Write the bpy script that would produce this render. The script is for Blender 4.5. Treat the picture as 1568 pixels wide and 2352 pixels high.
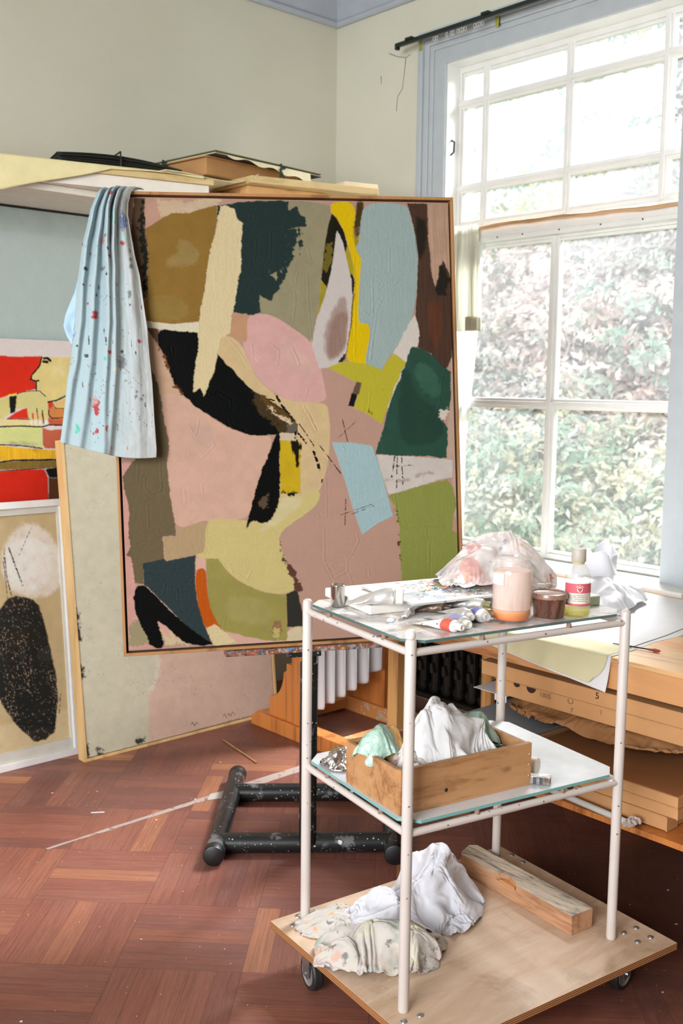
import bpy, bmesh, math, random
import numpy as np
from mathutils import Vector, Matrix

for o in list(bpy.data.objects):
    bpy.data.objects.remove(o, do_unlink=True)
SC = bpy.context.scene
COL = SC.collection
R = math.radians

# ------------------------------------------------------------------ camera
CAM_LOC = Vector((0.0, 0.0, 1.42))
YAW, PITCH, ROLL = R(42.09), R(7.01), R(-0.68)
fw = Vector((math.sin(YAW) * math.cos(PITCH), math.cos(YAW) * math.cos(PITCH), -math.sin(PITCH)))
rt = Vector((math.cos(YAW), -math.sin(YAW), 0.0))
dn = fw.cross(rt)
rt2 = rt * math.cos(ROLL) + dn * math.sin(ROLL)
dn2 = dn * math.cos(ROLL) - rt * math.sin(ROLL)
cam_data = bpy.data.cameras.new('camera')
cam = bpy.data.objects.new('camera', cam_data)
COL.objects.link(cam)
M = Matrix((rt2, -dn2, -fw)).transposed().to_4x4()
M.translation = CAM_LOC
cam.matrix_world = M
cam_data.sensor_fit = 'VERTICAL'
cam_data.sensor_height = 36.0
cam_data.lens = 2376.0 / 2352.0 * 36.0
cam_data.clip_start = 0.05
cam_data.clip_end = 100
cam_data.dof.use_dof = True
cam_data.dof.focus_distance = 2.7
cam_data.dof.aperture_fstop = 4.5
SC.camera = cam

# ------------------------------------------------------------------ sky, sun, exposure
world = bpy.data.worlds.new('sky')
SC.world = world
world.use_nodes = True
wn = world.node_tree.nodes
wn['Background'].inputs[0].default_value = (0.90, 0.96, 1.0, 1)
wn['Background'].inputs[1].default_value = 1.5
sun_d = bpy.data.lights.new('sun', 'SUN')
sun_d.energy = 2.9
sun_d.angle = R(4)
sun_d.color = (1.0, 0.95, 0.91)
sun = bpy.data.objects.new('sun', sun_d)
COL.objects.link(sun)
sun.rotation_euler = Vector((0.62, 0.18, -0.76)).to_track_quat('-Z', 'Y').to_euler()


def area(name, loc, direction, sx, sy, power, color):
    d = bpy.data.lights.new(name, 'AREA')
    d.shape = 'RECTANGLE'
    d.spread = R(110)
    d.size, d.size_y, d.energy, d.color = sx, sy, power, color
    o = bpy.data.objects.new(name, d)
    COL.objects.link(o)
    o.location = loc
    o.rotation_euler = Vector(direction).to_track_quat('-Z', 'Y').to_euler()
    return o


# skylight falling through the tall window beside the table, and an added, unseen fill lamp
# at the left of the camera, where no window is built
area('window_skylight', (5.3, 2.55, 4.0), (-0.92, -0.22, -0.80), 1.7, 1.4, 640, (0.95, 0.98, 1.0))
area('side_fill_light', (-2.6, 0.2, 2.0), (0.90, 0.42, -0.20), 2.4, 2.0, 150, (0.97, 0.98, 1.0))

SC.view_settings.view_transform = 'Standard'
SC.view_settings.look = 'None'
SC.view_settings.gamma = 1.0
SC.view_settings.use_curve_mapping = False
SC.view_settings.exposure = -0.36
cy = SC.cycles
cy.max_bounces = 7
cy.diffuse_bounces = 4
cy.glossy_bounces = 3
cy.transmission_bounces = 5
cy.transparent_max_bounces = 14
cy.caustics_reflective = False
cy.caustics_refractive = False
cy.sample_clamp_indirect = 6.0


# ------------------------------------------------------------------ materials
def lin(c):
    c = np.asarray(c, float) / 255.0
    return np.where(c <= 0.04045, c / 12.92, ((c + 0.055) / 1.055) ** 2.4)


def rgba(c, k=1.0):
    l = lin(c) * k
    return (float(l[0]), float(l[1]), float(l[2]), 1.0)


class NT:
    """small wrapper to write node materials compactly"""

    def __init__(self, name):
        self.m = bpy.data.materials.new(name)
        self.m.use_nodes = True
        self.t = self.m.node_tree
        self.t.nodes.clear()
        self.out = self.t.nodes.new('ShaderNodeOutputMaterial')

    def n(self, typ, ins=None, **props):
        nd = self.t.nodes.new(typ)
        for k, v in props.items():
            setattr(nd, k, v)
        for k, v in (ins or {}).items():
            self.put(nd.inputs[k], v)
        return nd

    def put(self, sock, v):
        if hasattr(v, 'bl_idname') and not hasattr(v, 'is_output'):
            v = v.outputs[0]
        if hasattr(v, 'is_output'):
            self.t.links.new(v, sock)
        else:
            sock.default_value = v

    def math(self, op, a, b=0.0, c=0.0):
        nd = self.n('ShaderNodeMath', {0: a, 1: b, 2: c}, operation=op)
        return nd.outputs[0]

    def mix(self, f, a, b):
        nd = self.n('ShaderNodeMix', {0: f, 6: a, 7: b}, data_type='RGBA')
        return nd.outputs[2]

    def ramp(self, f, stops):
        nd = self.n('ShaderNodeValToRGB', {0: f})
        e = nd.color_ramp.elements
        while len(e) < len(stops):
            e.new(0.5)
        for el, (p, c) in zip(e, stops):
            el.position = p
            el.color = c if len(c) == 4 else (*c, 1)
        return nd.outputs[0]

    def coord(self, scale=(1, 1, 1), kind='Object', rot=(0, 0, 0)):
        tc = self.n('ShaderNodeTexCoord')
        mp = self.n('ShaderNodeMapping', {0: tc.outputs[kind]})
        mp.inputs['Scale'].default_value = scale
        mp.inputs['Rotation'].default_value = rot
        return mp.outputs[0]

    def noise(self, vec, scale, detail=4, rough=0.55, dist=0.0):
        nd = self.n('ShaderNodeTexNoise', {'Vector': vec, 'Scale': scale, 'Detail': detail, 'Roughness': rough, 'Distortion': dist})
        return nd.outputs[0]

    def bump(self, h, strength, dist=0.01):
        return self.n('ShaderNodeBump', {'Height': h, 'Strength': strength, 'Distance': dist}).outputs[0]

    def bsdf(self, color, rough=0.6, metal=0.0, normal=None, **ins):
        p = self.n('ShaderNodeBsdfPrincipled')
        self.put(p.inputs['Base Color'], color)
        self.put(p.inputs['Roughness'], rough)
        self.put(p.inputs['Metallic'], metal)
        if normal is not None:
            self.put(p.inputs['Normal'], normal)
        for k, v in ins.items():
            self.put(p.inputs[k.replace('_', ' ')], v)
        return p

    def done(self, shader):
        self.put(self.out.inputs[0], shader)
        return self.m


def plain(name, c, rough=0.6, metal=0.0, var=0.06, scale=14, bump=0.08, **kw):
    t = NT(name)
    v = t.coord()
    f = t.noise(v, scale, 5)
    lo = tuple(x * (1 - var) for x in rgba(c)[:3]) + (1,)
    hi = tuple(min(1, x * (1 + var)) for x in rgba(c)[:3]) + (1,)
    col = t.ramp(f, [(0.3, lo), (0.7, hi)])
    nrm = t.bump(t.noise(v, scale * 6, 4), bump, 0.004)
    return t.done(t.bsdf(col, rough, metal, nrm, **kw))


def speckled(name, c, specks, rough=0.45, metal=0.0, scale=60, amount=0.13, soft=0.05, base_var=0.06, wear=None):
    """painted surface with drips and specks of other colours"""
    t = NT(name)
    v = t.coord()
    col = t.ramp(t.noise(v, 7, 4), [(0.3, tuple(x * (1 - base_var) for x in rgba(c)[:3])), (0.7, tuple(min(1, x * (1 + base_var)) for x in rgba(c)[:3]))])
    for i, (sc_, s_col, am) in enumerate(specks):
        vv = t.n('ShaderNodeMapping', {0: v})
        vv.inputs['Location'].default_value = (3.1 * i + 0.7, 1.7 * i, 5.3 * i)
        vo = t.n('ShaderNodeTexVoronoi', {'Vector': vv.outputs[0], 'Scale': sc_, 'Randomness': 1.0})
        gate = t.math('GREATER_THAN', t.n('ShaderNodeSeparateColor', {0: vo.outputs[1]}).outputs[0], 1 - am)
        wob = t.math('MULTIPLY', t.noise(v, sc_ * 3.0, 3), 0.45)
        d = t.math('LESS_THAN', t.math('ADD', vo.outputs[0], wob), 0.42)
        col = t.mix(t.math('MULTIPLY', gate, d), col, rgba(s_col))
    if wear:
        f = t.ramp(t.noise(v, wear[0], 6, 0.7), [(wear[1], (0, 0, 0)), (wear[1] + soft, (1, 1, 1))])
        col = t.mix(f, col, rgba(wear[2]))
    nrm = t.bump(t.noise(v, 90, 3), 0.06, 0.003)
    return t.done(t.bsdf(col, rough, metal, nrm))


def wood(name, c1, c2, axis=0, scale=1.0, rough=0.5, knots=True, bump=0.08, stains=None):
    t = NT(name)
    s = [14.0, 14.0, 14.0]
    s[axis] = 0.9
    v = t.coord(tuple(x * scale for x in s))
    g = t.noise(v, 1.3, 5, 0.6, 0.6)
    fine = t.noise(v, 7.0, 4, 0.6)
    f = t.math('ADD', t.math('MULTIPLY', g, 0.75), t.math('MULTIPLY', fine, 0.25))
    col = t.ramp(f, [(0.38, rgba(c2)), (0.5, rgba(c1)), (0.64, tuple(min(1, x * 1.12) for x in rgba(c1)[:3]))])
    if knots:
        u = t.coord((3.0 * scale,) * 3)
        s2 = [1.0, 1.0, 1.0]
        s2[axis] = 0.45
        mp = t.n('ShaderNodeMapping', {0: u})
        mp.inputs['Scale'].default_value = s2
        vo = t.n('ShaderNodeTexVoronoi', {'Vector': mp.outputs[0], 'Scale': 2.2})
        k = t.ramp(vo.outputs[0], [(0.02, (1, 1, 1)), (0.075, (0, 0, 0))])
        col = t.mix(t.math('MULTIPLY', k, 0.75), col, tuple(x * 0.35 for x in rgba(c2)[:3]) + (1,))
    if stains:
        u = t.coord((1, 1, 1))
        k = t.ramp(t.noise(u, stains[0], 6, 0.65), [(stains[1], (0, 0, 0)), (stains[1] + 0.14, (1, 1, 1))])
        col = t.mix(t.math('MULTIPLY', k, stains[3]), col, rgba(stains[2]))
    return t.done(t.bsdf(col, rough, 0, t.bump(f, bump, 0.004)))


def cloth_mat(name, c, stains=(), weave=900, rough=0.9, transl=0.0, bump=0.25, blotch=0.0):
    t = NT(name)
    v = t.coord()
    col = t.ramp(t.noise(v, 9, 5), [(0.3, tuple(x * 0.95 for x in rgba(c)[:3])), (0.7, rgba(c))])
    for i, (sc_, thr, s_col, op) in enumerate(stains):
        vv = t.n('ShaderNodeMapping', {0: v})
        vv.inputs['Location'].default_value = (2.3 * i + 1.3, 4.1 * i, 1.9 * i)
        k = t.ramp(t.noise(vv.outputs[0], sc_, 5, 0.62), [(thr, (0, 0, 0)), (thr + 0.06, (1, 1, 1))])
        col = t.mix(t.math('MULTIPLY', k, op), col, rgba(s_col))
    n1 = t.noise(v, weave, 2)
    n2 = t.noise(v, 55, 4)
    h = t.math('ADD', t.math('MULTIPLY', n1, 0.2), t.math('MULTIPLY', n2, 0.8))
    p = t.bsdf(col, rough, 0, t.bump(h, bump, 0.004))
    if transl > 0:
        tr = t.n('ShaderNodeBsdfTranslucent', {0: col})
        ms = t.n('ShaderNodeMixShader', {0: transl, 1: p.outputs[0], 2: tr.outputs[0]})
        return t.done(ms.outputs[0])
    return t.done(p)


def attr_mat(name, rough=0.5, bump=0.1, spec=0.35, transl=0.0):
    """colours stored per vertex: the paint or the dye of the thing itself"""
    t = NT(name)
    a = t.n('ShaderNodeAttribute', attribute_name='Col')
    v = t.coord()
    nrm = t.bump(t.noise(v, 260, 4), bump, 0.002)
    p = t.bsdf(a.outputs[0], rough, 0, nrm)
    p.inputs['Specular IOR Level'].default_value = spec
    if transl:
        tr = t.n('ShaderNodeBsdfTranslucent', {0: a.outputs[0]})
        return t.done(t.n('ShaderNodeMixShader', {0: transl, 1: p.outputs[0], 2: tr.outputs[0]}).outputs[0])
    return t.done(p)


def thin_glass(name, tint=(1, 1, 1), refl=0.08, film=0.0, film_col=(1, 1, 1), film_scale=3.0, rough=0.02):
    """a pane or a thin wall of glass: clear, with its reflection and a pale film: residue, or glare painted in"""
    t = NT(name)
    tr = t.n('ShaderNodeBsdfTransparent', {0: (*tint, 1)})
    gl = t.n('ShaderNodeBsdfGlossy', {'Roughness': rough})
    fc = t.n('ShaderNodeLayerWeight', {0: 0.5}).outputs[1]
    f = t.math('ADD', t.math('MULTIPLY', t.math('POWER', fc, 4.0), 0.55), refl * 0.4)
    s = t.n('ShaderNodeMixShader', {0: f, 1: tr.outputs[0], 2: gl.outputs[0]}).outputs[0]
    if film > 0:
        di = t.n('ShaderNodeBsdfDiffuse', {0: (*film_col, 1)})
        tl = t.n('ShaderNodeBsdfTranslucent', {0: (*film_col, 1)})
        mx = t.n('ShaderNodeMixShader', {0: 0.6, 1: di.outputs[0], 2: tl.outputs[0]}).outputs[0]
        k = t.ramp(t.noise(t.coord(), film_scale, 6, 0.6), [(0.3, (film * 0.5,) * 3), (0.75, (min(1, film * 1.6),) * 3)])
        s = t.n('ShaderNodeMixShader', {0: k, 1: s, 2: mx}).outputs[0]
    return t.done(s)


def foil_mat(name, c=(205, 205, 205), rough=0.22):
    t = NT(name)
    v = t.coord()
    h = t.noise(v, 38, 3)
    return t.done(t.bsdf(rgba(c), rough, 1.0, t.bump(h, 0.35, 0.006)))


def parquet():
    t = NT('mahogany_parquet')
    tc = t.n('ShaderNodeTexCoord').outputs['Object']
    sp = t.n('ShaderNodeSeparateXYZ', {0: tc})
    dx = t.math('SUBTRACT', sp.outputs[0], 1.411)
    dy = t.math('SUBTRACT', sp.outputs[1], 2.789)
    k = 0.70711 / 0.3128
    a = t.math('MULTIPLY', t.math('SUBTRACT', dx, dy), k)
    b = t.math('MULTIPLY', t.math('ADD', dx, dy), -k)
    i, j = t.math('FLOOR', a), t.math('FLOOR', b)
    fa, fb = t.math('FRACT', a), t.math('FRACT', b)
    par = t.math('FLOORED_MODULO', t.math('ADD', i, j), 2.0)
    # along / across inside the block
    across = t.math('ADD', t.math('MULTIPLY', fb, t.math('SUBTRACT', 1.0, par)), t.math('MULTIPLY', fa, par))
    along = t.math('ADD', t.math('MULTIPLY', fa, t.math('SUBTRACT', 1.0, par)), t.math('MULTIPLY', fb, par))
    s5 = t.math('MULTIPLY', across, 5.0)
    st = t.math('FLOOR', s5)
    idv = t.n('ShaderNodeCombineXYZ', {0: i, 1: j, 2: st}).outputs[0]
    wn_ = t.n('ShaderNodeTexWhiteNoise', {0: idv}, noise_dimensions='3D')
    rnd = wn_.outputs[0]
    blk = t.n('ShaderNodeTexWhiteNoise', {0: t.n('ShaderNodeCombineXYZ', {0: i, 1: j, 2: 77.0}).outputs[0]}, noise_dimensions='3D').outputs[0]
    rid = t.math('MULTIPLY', rnd, 37.0)
    gv = t.n('ShaderNodeCombineXYZ', {0: t.math('ADD', t.math('MULTIPLY', along, 1.1), rid), 1: t.math('MULTIPLY', across, 34.0), 2: rid}).outputs[0]
    grain = t.noise(gv, 1.6, 6, 0.65, 0.5)
    col = t.ramp(t.math('ADD', t.math('MULTIPLY', rnd, 0.6), t.math('MULTIPLY', blk, 0.4)), [(0.0, rgba((104, 62, 52))), (0.22, rgba((121, 73, 64))), (0.42, rgba((135, 82, 66))), (0.6, rgba((130, 75, 62))), (0.82, rgba((148, 92, 70))), (0.94, rgba((198, 134, 84)))])
    col = t.mix(t.ramp(grain, [(0.36, (0.5, 0.5, 0.5)), (0.6, (0, 0, 0))]), col, rgba((82, 44, 38)))
    fg = t.noise(gv, 6.0, 5, 0.7)
    col = t.mix(t.ramp(fg, [(0.5, (0, 0, 0)), (0.75, (0.4, 0.4, 0.4))]), col, rgba((176, 118, 94)))
    big = t.ramp(t.noise(tc, 1.1, 4, 0.6), [(0.42, (0.30, 0.30, 0.30)), (0.58, (0, 0, 0))])
    col = t.mix(big, col, rgba((90, 58, 50)))
    # joints
    fs = t.math('FRACT', s5)
    e1 = t.math('LESS_THAN', t.math('MINIMUM', fs, t.math('SUBTRACT', 1.0, fs)), 0.012)
    e2 = t.math('LESS_THAN', t.math('MINIMUM', along, t.math('SUBTRACT', 1.0, along)), 0.003)
    col = t.mix(t.math('MULTIPLY', t.math('MAXIMUM', e1, e2), 0.55), col, rgba((48, 26, 22)))
    # worn dust and dropped specks of paint
    dust = t.ramp(t.noise(tc, 2.3, 6, 0.7), [(0.5, (0, 0, 0)), (0.8, (0.16, 0.16, 0.16))])
    col = t.mix(dust, col, rgba((150, 128, 118)))
    # dark floor stain by the table, also painting in the shade there
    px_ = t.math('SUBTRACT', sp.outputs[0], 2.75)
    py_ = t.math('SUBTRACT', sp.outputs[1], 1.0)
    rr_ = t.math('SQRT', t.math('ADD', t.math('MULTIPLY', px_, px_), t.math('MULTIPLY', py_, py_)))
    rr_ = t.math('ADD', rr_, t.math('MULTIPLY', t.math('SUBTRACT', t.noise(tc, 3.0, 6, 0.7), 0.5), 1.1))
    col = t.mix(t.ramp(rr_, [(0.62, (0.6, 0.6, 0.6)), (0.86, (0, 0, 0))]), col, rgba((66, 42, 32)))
    for q, (sc_, c, am) in enumerate(((26, (225, 215, 208), 0.07), (70, (220, 208, 200), 0.10), (18, (120, 165, 140), 0.006), (20, (214, 150, 60), 0.01))):
        mp = t.n('ShaderNodeMapping', {0: tc})
        mp.inputs['Location'].default_value = (3.7 * q, 1.9 * q, 0)
        vo = t.n('ShaderNodeTexVoronoi', {'Vector': mp.outputs[0], 'Scale': sc_})
        gate = t.math('GREATER_THAN', t.n('ShaderNodeSeparateColor', {0: vo.outputs[1]}).outputs[0], 1 - am)
        d = t.math('LESS_THAN', t.math('ADD', vo.outputs[0], t.math('MULTIPLY', t.noise(tc, sc_ * 4, 3), 0.3)), 0.24)
        col = t.mix(t.math('MULTIPLY', gate, d), col, rgba(c))
    sv = t.n('ShaderNodeMapping', {0: tc})
    sv.inputs['Rotation'].default_value = (0, 0, 0.5)
    sv.inputs['Scale'].default_value = (3, 60, 1)
    scr = t.ramp(t.noise(sv.outputs[0], 2.2, 5, 0.75), [(0.66, (0, 0, 0)), (0.72, (0.5, 0.5, 0.5))])
    col = t.mix(t.math('MULTIPLY', scr, t.ramp(t.noise(tc, 1.7, 4), [(0.5, (0, 0, 0)), (0.65, (1, 1, 1))])), col, rgba((206, 178, 164)))
    rough = t.ramp(t.noise(tc, 5, 5), [(0.3, (0.36,) * 3), (0.7, (0.55,) * 3)])
    return t.done(t.bsdf(col, rough, 0, t.bump(grain, 0.06, 0.003)))


def plaster():
    t = NT('aged_cream_wall_paint')
    v = t.coord()
    f = t.noise(v, 0.9, 5, 0.6)
    col = t.ramp(f, [(0.3, rgba((197, 195, 176))), (0.7, rgba((209, 207, 190)))])
    sp = t.n('ShaderNodeTexVoronoi', {'Vector': v, 'Scale': 4.5})
    gate = t.math('GREATER_THAN', t.n('ShaderNodeSeparateColor', {0: sp.outputs[1]}).outputs[0], 0.75)
    dot = t.math('LESS_THAN', sp.outputs[0], 0.02)
    col = t.mix(t.math('MULTIPLY', t.math('MULTIPLY', gate, dot), 0.7), col, rgba((120, 110, 90)))
    return t.done(t.bsdf(col, 0.85, 0, t.bump(t.noise(v, 22, 6, 0.65), 0.12, 0.01)))


# ------------------------------------------------------------------ geometry helpers
ORG = {}


def tag(o, label=None, cat=None, group=None, kind=None):
    if label:
        o['label'] = label
    if cat:
        o['category'] = cat
    if group:
        o['group'] = group
    if kind:
        o['kind'] = kind
    return o


def thing(name, loc, label, cat, group=None, kind=None):
    o = bpy.data.objects.new(name, None)
    COL.objects.link(o)
    o.empty_display_size = 0.1
    o.location = loc
    ORG[o.name] = Vector(loc)
    return tag(o, label, cat, group, kind)


def mesh_obj(name, verts, faces, mat, parent=None, smooth=False, loc=None, bevel=0.0, label=None, edges=()):
    """verts in world coordinates; a child keeps its thing's origin, a top-level mesh gets loc as its own"""
    me = bpy.data.meshes.new(name)
    base = ORG[parent.name] if parent is not None else Vector(loc if loc is not None else (0, 0, 0))
    va = np.asarray(verts, dtype=np.float64) - np.array(base)
    me.from_pydata(va.tolist() if len(va) < 3000 else va, [], faces)
    me.validate()
    me.update()
    o = bpy.data.objects.new(name, me)
    COL.objects.link(o)
    if parent is not None:
        o.parent = parent
    else:
        o.location = base
    ORG[o.name] = base
    for m in (mat if isinstance(mat, (list, tuple)) else [mat]):
        me.materials.append(m)
    if smooth:
        me.polygons.foreach_set('use_smooth', [True] * len(me.polygons))
        me.set_sharp_from_angle(angle=R(42))
    if bevel:
        b = o.modifiers.new('edges', 'BEVEL')
        b.width = bevel
        b.segments = 2
        b.limit_method = 'ANGLE'
        b.angle_limit = R(40)
    if label:
        o['label'] = label
    return o


class G:
    """collects shapes of one part"""

    def __init__(self):
        self.v, self.f = [], []

    def add(self, v, f):
        k = len(self.v)
        self.v += [tuple(p) for p in v]
        self.f += [tuple(i + k for i in q) for q in f]
        return self

    def box(self, x0, y0, z0, x1, y1, z1, M=None):
        v = [Vector(p) for p in ((x0, y0, z0), (x1, y0, z0), (x1, y1, z0), (x0, y1, z0), (x0, y0, z1), (x1, y0, z1), (x1, y1, z1), (x0, y1, z1))]
        if M is not None:
            v = [M @ p for p in v]
        return self.add(v, [(0, 3, 2, 1), (4, 5, 6, 7), (0, 1, 5, 4), (1, 2, 6, 5), (2, 3, 7, 6), (3, 0, 4, 7)])

    def prism(self, poly, z0, z1, M=None):
        """poly in xy, extruded from z0 to z1"""
        n = len(poly)
        v = [Vector((p[0], p[1], z0)) for p in poly] + [Vector((p[0], p[1], z1)) for p in poly]
        if M is not None:
            v = [M @ p for p in v]
        f = [tuple(range(n - 1, -1, -1)), tuple(range(n, 2 * n))]
        f += [(i, (i + 1) % n, n + (i + 1) % n, n + i) for i in range(n)]
        return self.add(v, f)

    def tube(self, pts, r, seg=16, cap=True, closed=False):
        P = [Vector(p) for p in pts]
        n = len(P)
        rr = r if isinstance(r, (list, tuple)) else [r] * n
        v, f = [], []
        up = None
        for i, p in enumerate(P):
            if closed:
                d = (P[(i + 1) % n] - P[i - 1]).normalized()
            else:
                d = (P[min(i + 1, n - 1)] - P[max(i - 1, 0)]).normalized()
            if up is None:
                up = Vector((0, 0, 1)) if abs(d.z) < 0.9 else Vector((1, 0, 0))
            x = d.cross(up).normalized()
            up = x.cross(d).normalized()
            for k in range(seg):
                a = 2 * math.pi * k / seg
                v.append(p + (x * math.cos(a) + up * math.sin(a)) * rr[i])
        m = n if closed else n - 1
        for i in range(m):
            for k in range(seg):
                i2 = (i + 1) % n
                f.append((i * seg + k, i * seg + (k + 1) % seg, i2 * seg + (k + 1) % seg, i2 * seg + k))
        if cap and not closed:
            f.append(tuple(range(seg - 1, -1, -1)))
            f.append(tuple(range((n - 1) * seg, n * seg)))
        return self.add(v, f)

    def lathe(self, prof, seg=40, M=None, close=False):
        """prof: (radius, z) list around the z axis"""
        v, f = [], []
        n = len(prof)
        for r_, z in prof:
            for k in range(seg):
                a = 2 * math.pi * k / seg
                v.append(Vector((r_ * math.cos(a), r_ * math.sin(a), z)))
        for i in range(n if close else n - 1):
            i2 = (i + 1) % n
            for k in range(seg):
                f.append((i * seg + k, i * seg + (k + 1) % seg, i2 * seg + (k + 1) % seg, i2 * seg + k))
        if not close:
            if prof[0][0] > 1e-6:
                f.append(tuple(range(seg - 1, -1, -1)))
            if prof[-1][0] > 1e-6:
                f.append(tuple(range((n - 1) * seg, n * seg)))
        if M is not None:
            v = [M @ p for p in v]
        return self.add(v, f)

    def obj(self, name, mat, parent=None, **kw):
        return mesh_obj(name, self.v, self.f, mat, parent, **kw)


def frame(origin, ex, ey, ez=None):
    ex = Vector(ex).normalized()
    ey = Vector(ey)
    ey = (ey - ex * ey.dot(ex)).normalized()
    ez = ex.cross(ey) if ez is None else Vector(ez)
    m = Matrix((ex, ey, ez)).transposed().to_4x4()
    m.translation = Vector(origin)
    return m


def grid_obj(name, P, mat, parent=None, col=None, smooth=True, thick=0.0, sub=0, wrap=False, loc=None, offset=0.0):
    """P: (rows, cols, 3) array of points; col: same grid of linear colours"""
    ny, nx = P.shape[:2]
    idx = np.arange(ny * nx).reshape(ny, nx)
    if wrap:
        idx = np.concatenate([idx, idx[:, :1]], 1)
    F = np.stack([idx[:-1, :-1], idx[:-1, 1:], idx[1:, 1:], idx[1:, :-1]], -1).reshape(-1, 4)
    o = mesh_obj(name, P.reshape(-1, 3), F.tolist() if len(F) < 3000 else F, mat, parent, smooth=False, loc=loc)
    me = o.data
    if smooth:
        me.polygons.foreach_set('use_smooth', np.ones(len(me.polygons), dtype=bool))
    if col is not None:
        ca = me.color_attributes.new('Col', 'FLOAT_COLOR', 'POINT')
        c4 = np.ones((ny * nx, 4), dtype=np.float32)
        c4[:, :3] = col.reshape(-1, 3)
        ca.data.foreach_set('color', c4.ravel())
    if thick:
        s = o.modifiers.new('thickness', 'SOLIDIFY')
        s.thickness = thick
        s.offset = offset
    if sub:
        s = o.modifiers.new('smooth', 'SUBSURF')
        s.levels = s.render_levels = sub
    return o


# value noise on arrays
_rng = np.random.default_rng(5)
_TAB = _rng.random((4, 256, 256))


def vn(x, y, k=0):
    T = _TAB[k % 4]
    x = x + 31.7 * k
    y = y + 17.3 * k
    xi, yi = np.floor(x).astype(int), np.floor(y).astype(int)
    fx, fy = x - xi, y - yi
    fx, fy = fx * fx * (3 - 2 * fx), fy * fy * (3 - 2 * fy)
    a, b = T[yi & 255, xi & 255], T[yi & 255, (xi + 1) & 255]
    c, d = T[(yi + 1) & 255, xi & 255], T[(yi + 1) & 255, (xi + 1) & 255]
    return (a + (b - a) * fx) * (1 - fy) + (c + (d - c) * fx) * fy - 0.5


def fbm(x, y, k=0, o=4):
    s, a = 0, 1.0
    for i in range(o):
        s = s + a * vn(x * 2 ** i, y * 2 ** i, k + i)
        a *= 0.5
    return s


def inside(P, x, y):
    r = np.zeros(x.shape, bool)
    n = len(P)
    for i in range(n):
        xi, yi = P[i]
        xj, yj = P[i - 1]
        if yi == yj:
            continue
        c = ((yi > y) != (yj > y)) & (x < (xj - xi) * (y - yi) / (yj - yi) + xi)
        r ^= c
    return r


def chaikin(P, n=2):
    for _ in range(n):
        Q = []
        for i in range(len(P)):
            a, b = P[i], P[(i + 1) % len(P)]
            Q += [(0.75 * a[0] + 0.25 * b[0], 0.75 * a[1] + 0.25 * b[1]), (0.25 * a[0] + 0.75 * b[0], 0.25 * a[1] + 0.75 * b[1])]
        P = Q
    return P


def blur(a, n=1):
    for _ in range(n):
        b = np.pad(a, 1, mode='edge')
        a = (b[:-2, 1:-1] + b[2:, 1:-1] + b[1:-1, :-2] + b[1:-1, 2:] + 2 * b[1:-1, 1:-1]) / 6
    return a


def pairs(fl):
    return [(fl[i], fl[i + 1]) for i in range(0, len(fl), 2)]


def seg_dist(pts, U, V):
    d = np.full(U.shape, 1e9)
    for (x0, y0), (x1, y1) in zip(pts[:-1], pts[1:]):
        dx, dy = x1 - x0, y1 - y0
        t = np.clip(((U - x0) * dx + (V - y0) * dy) / (dx * dx + dy * dy + 1e-9), 0, 1)
        d = np.minimum(d, np.hypot(U - x0 - t * dx, V - y0 - t * dy))
    return d


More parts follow.
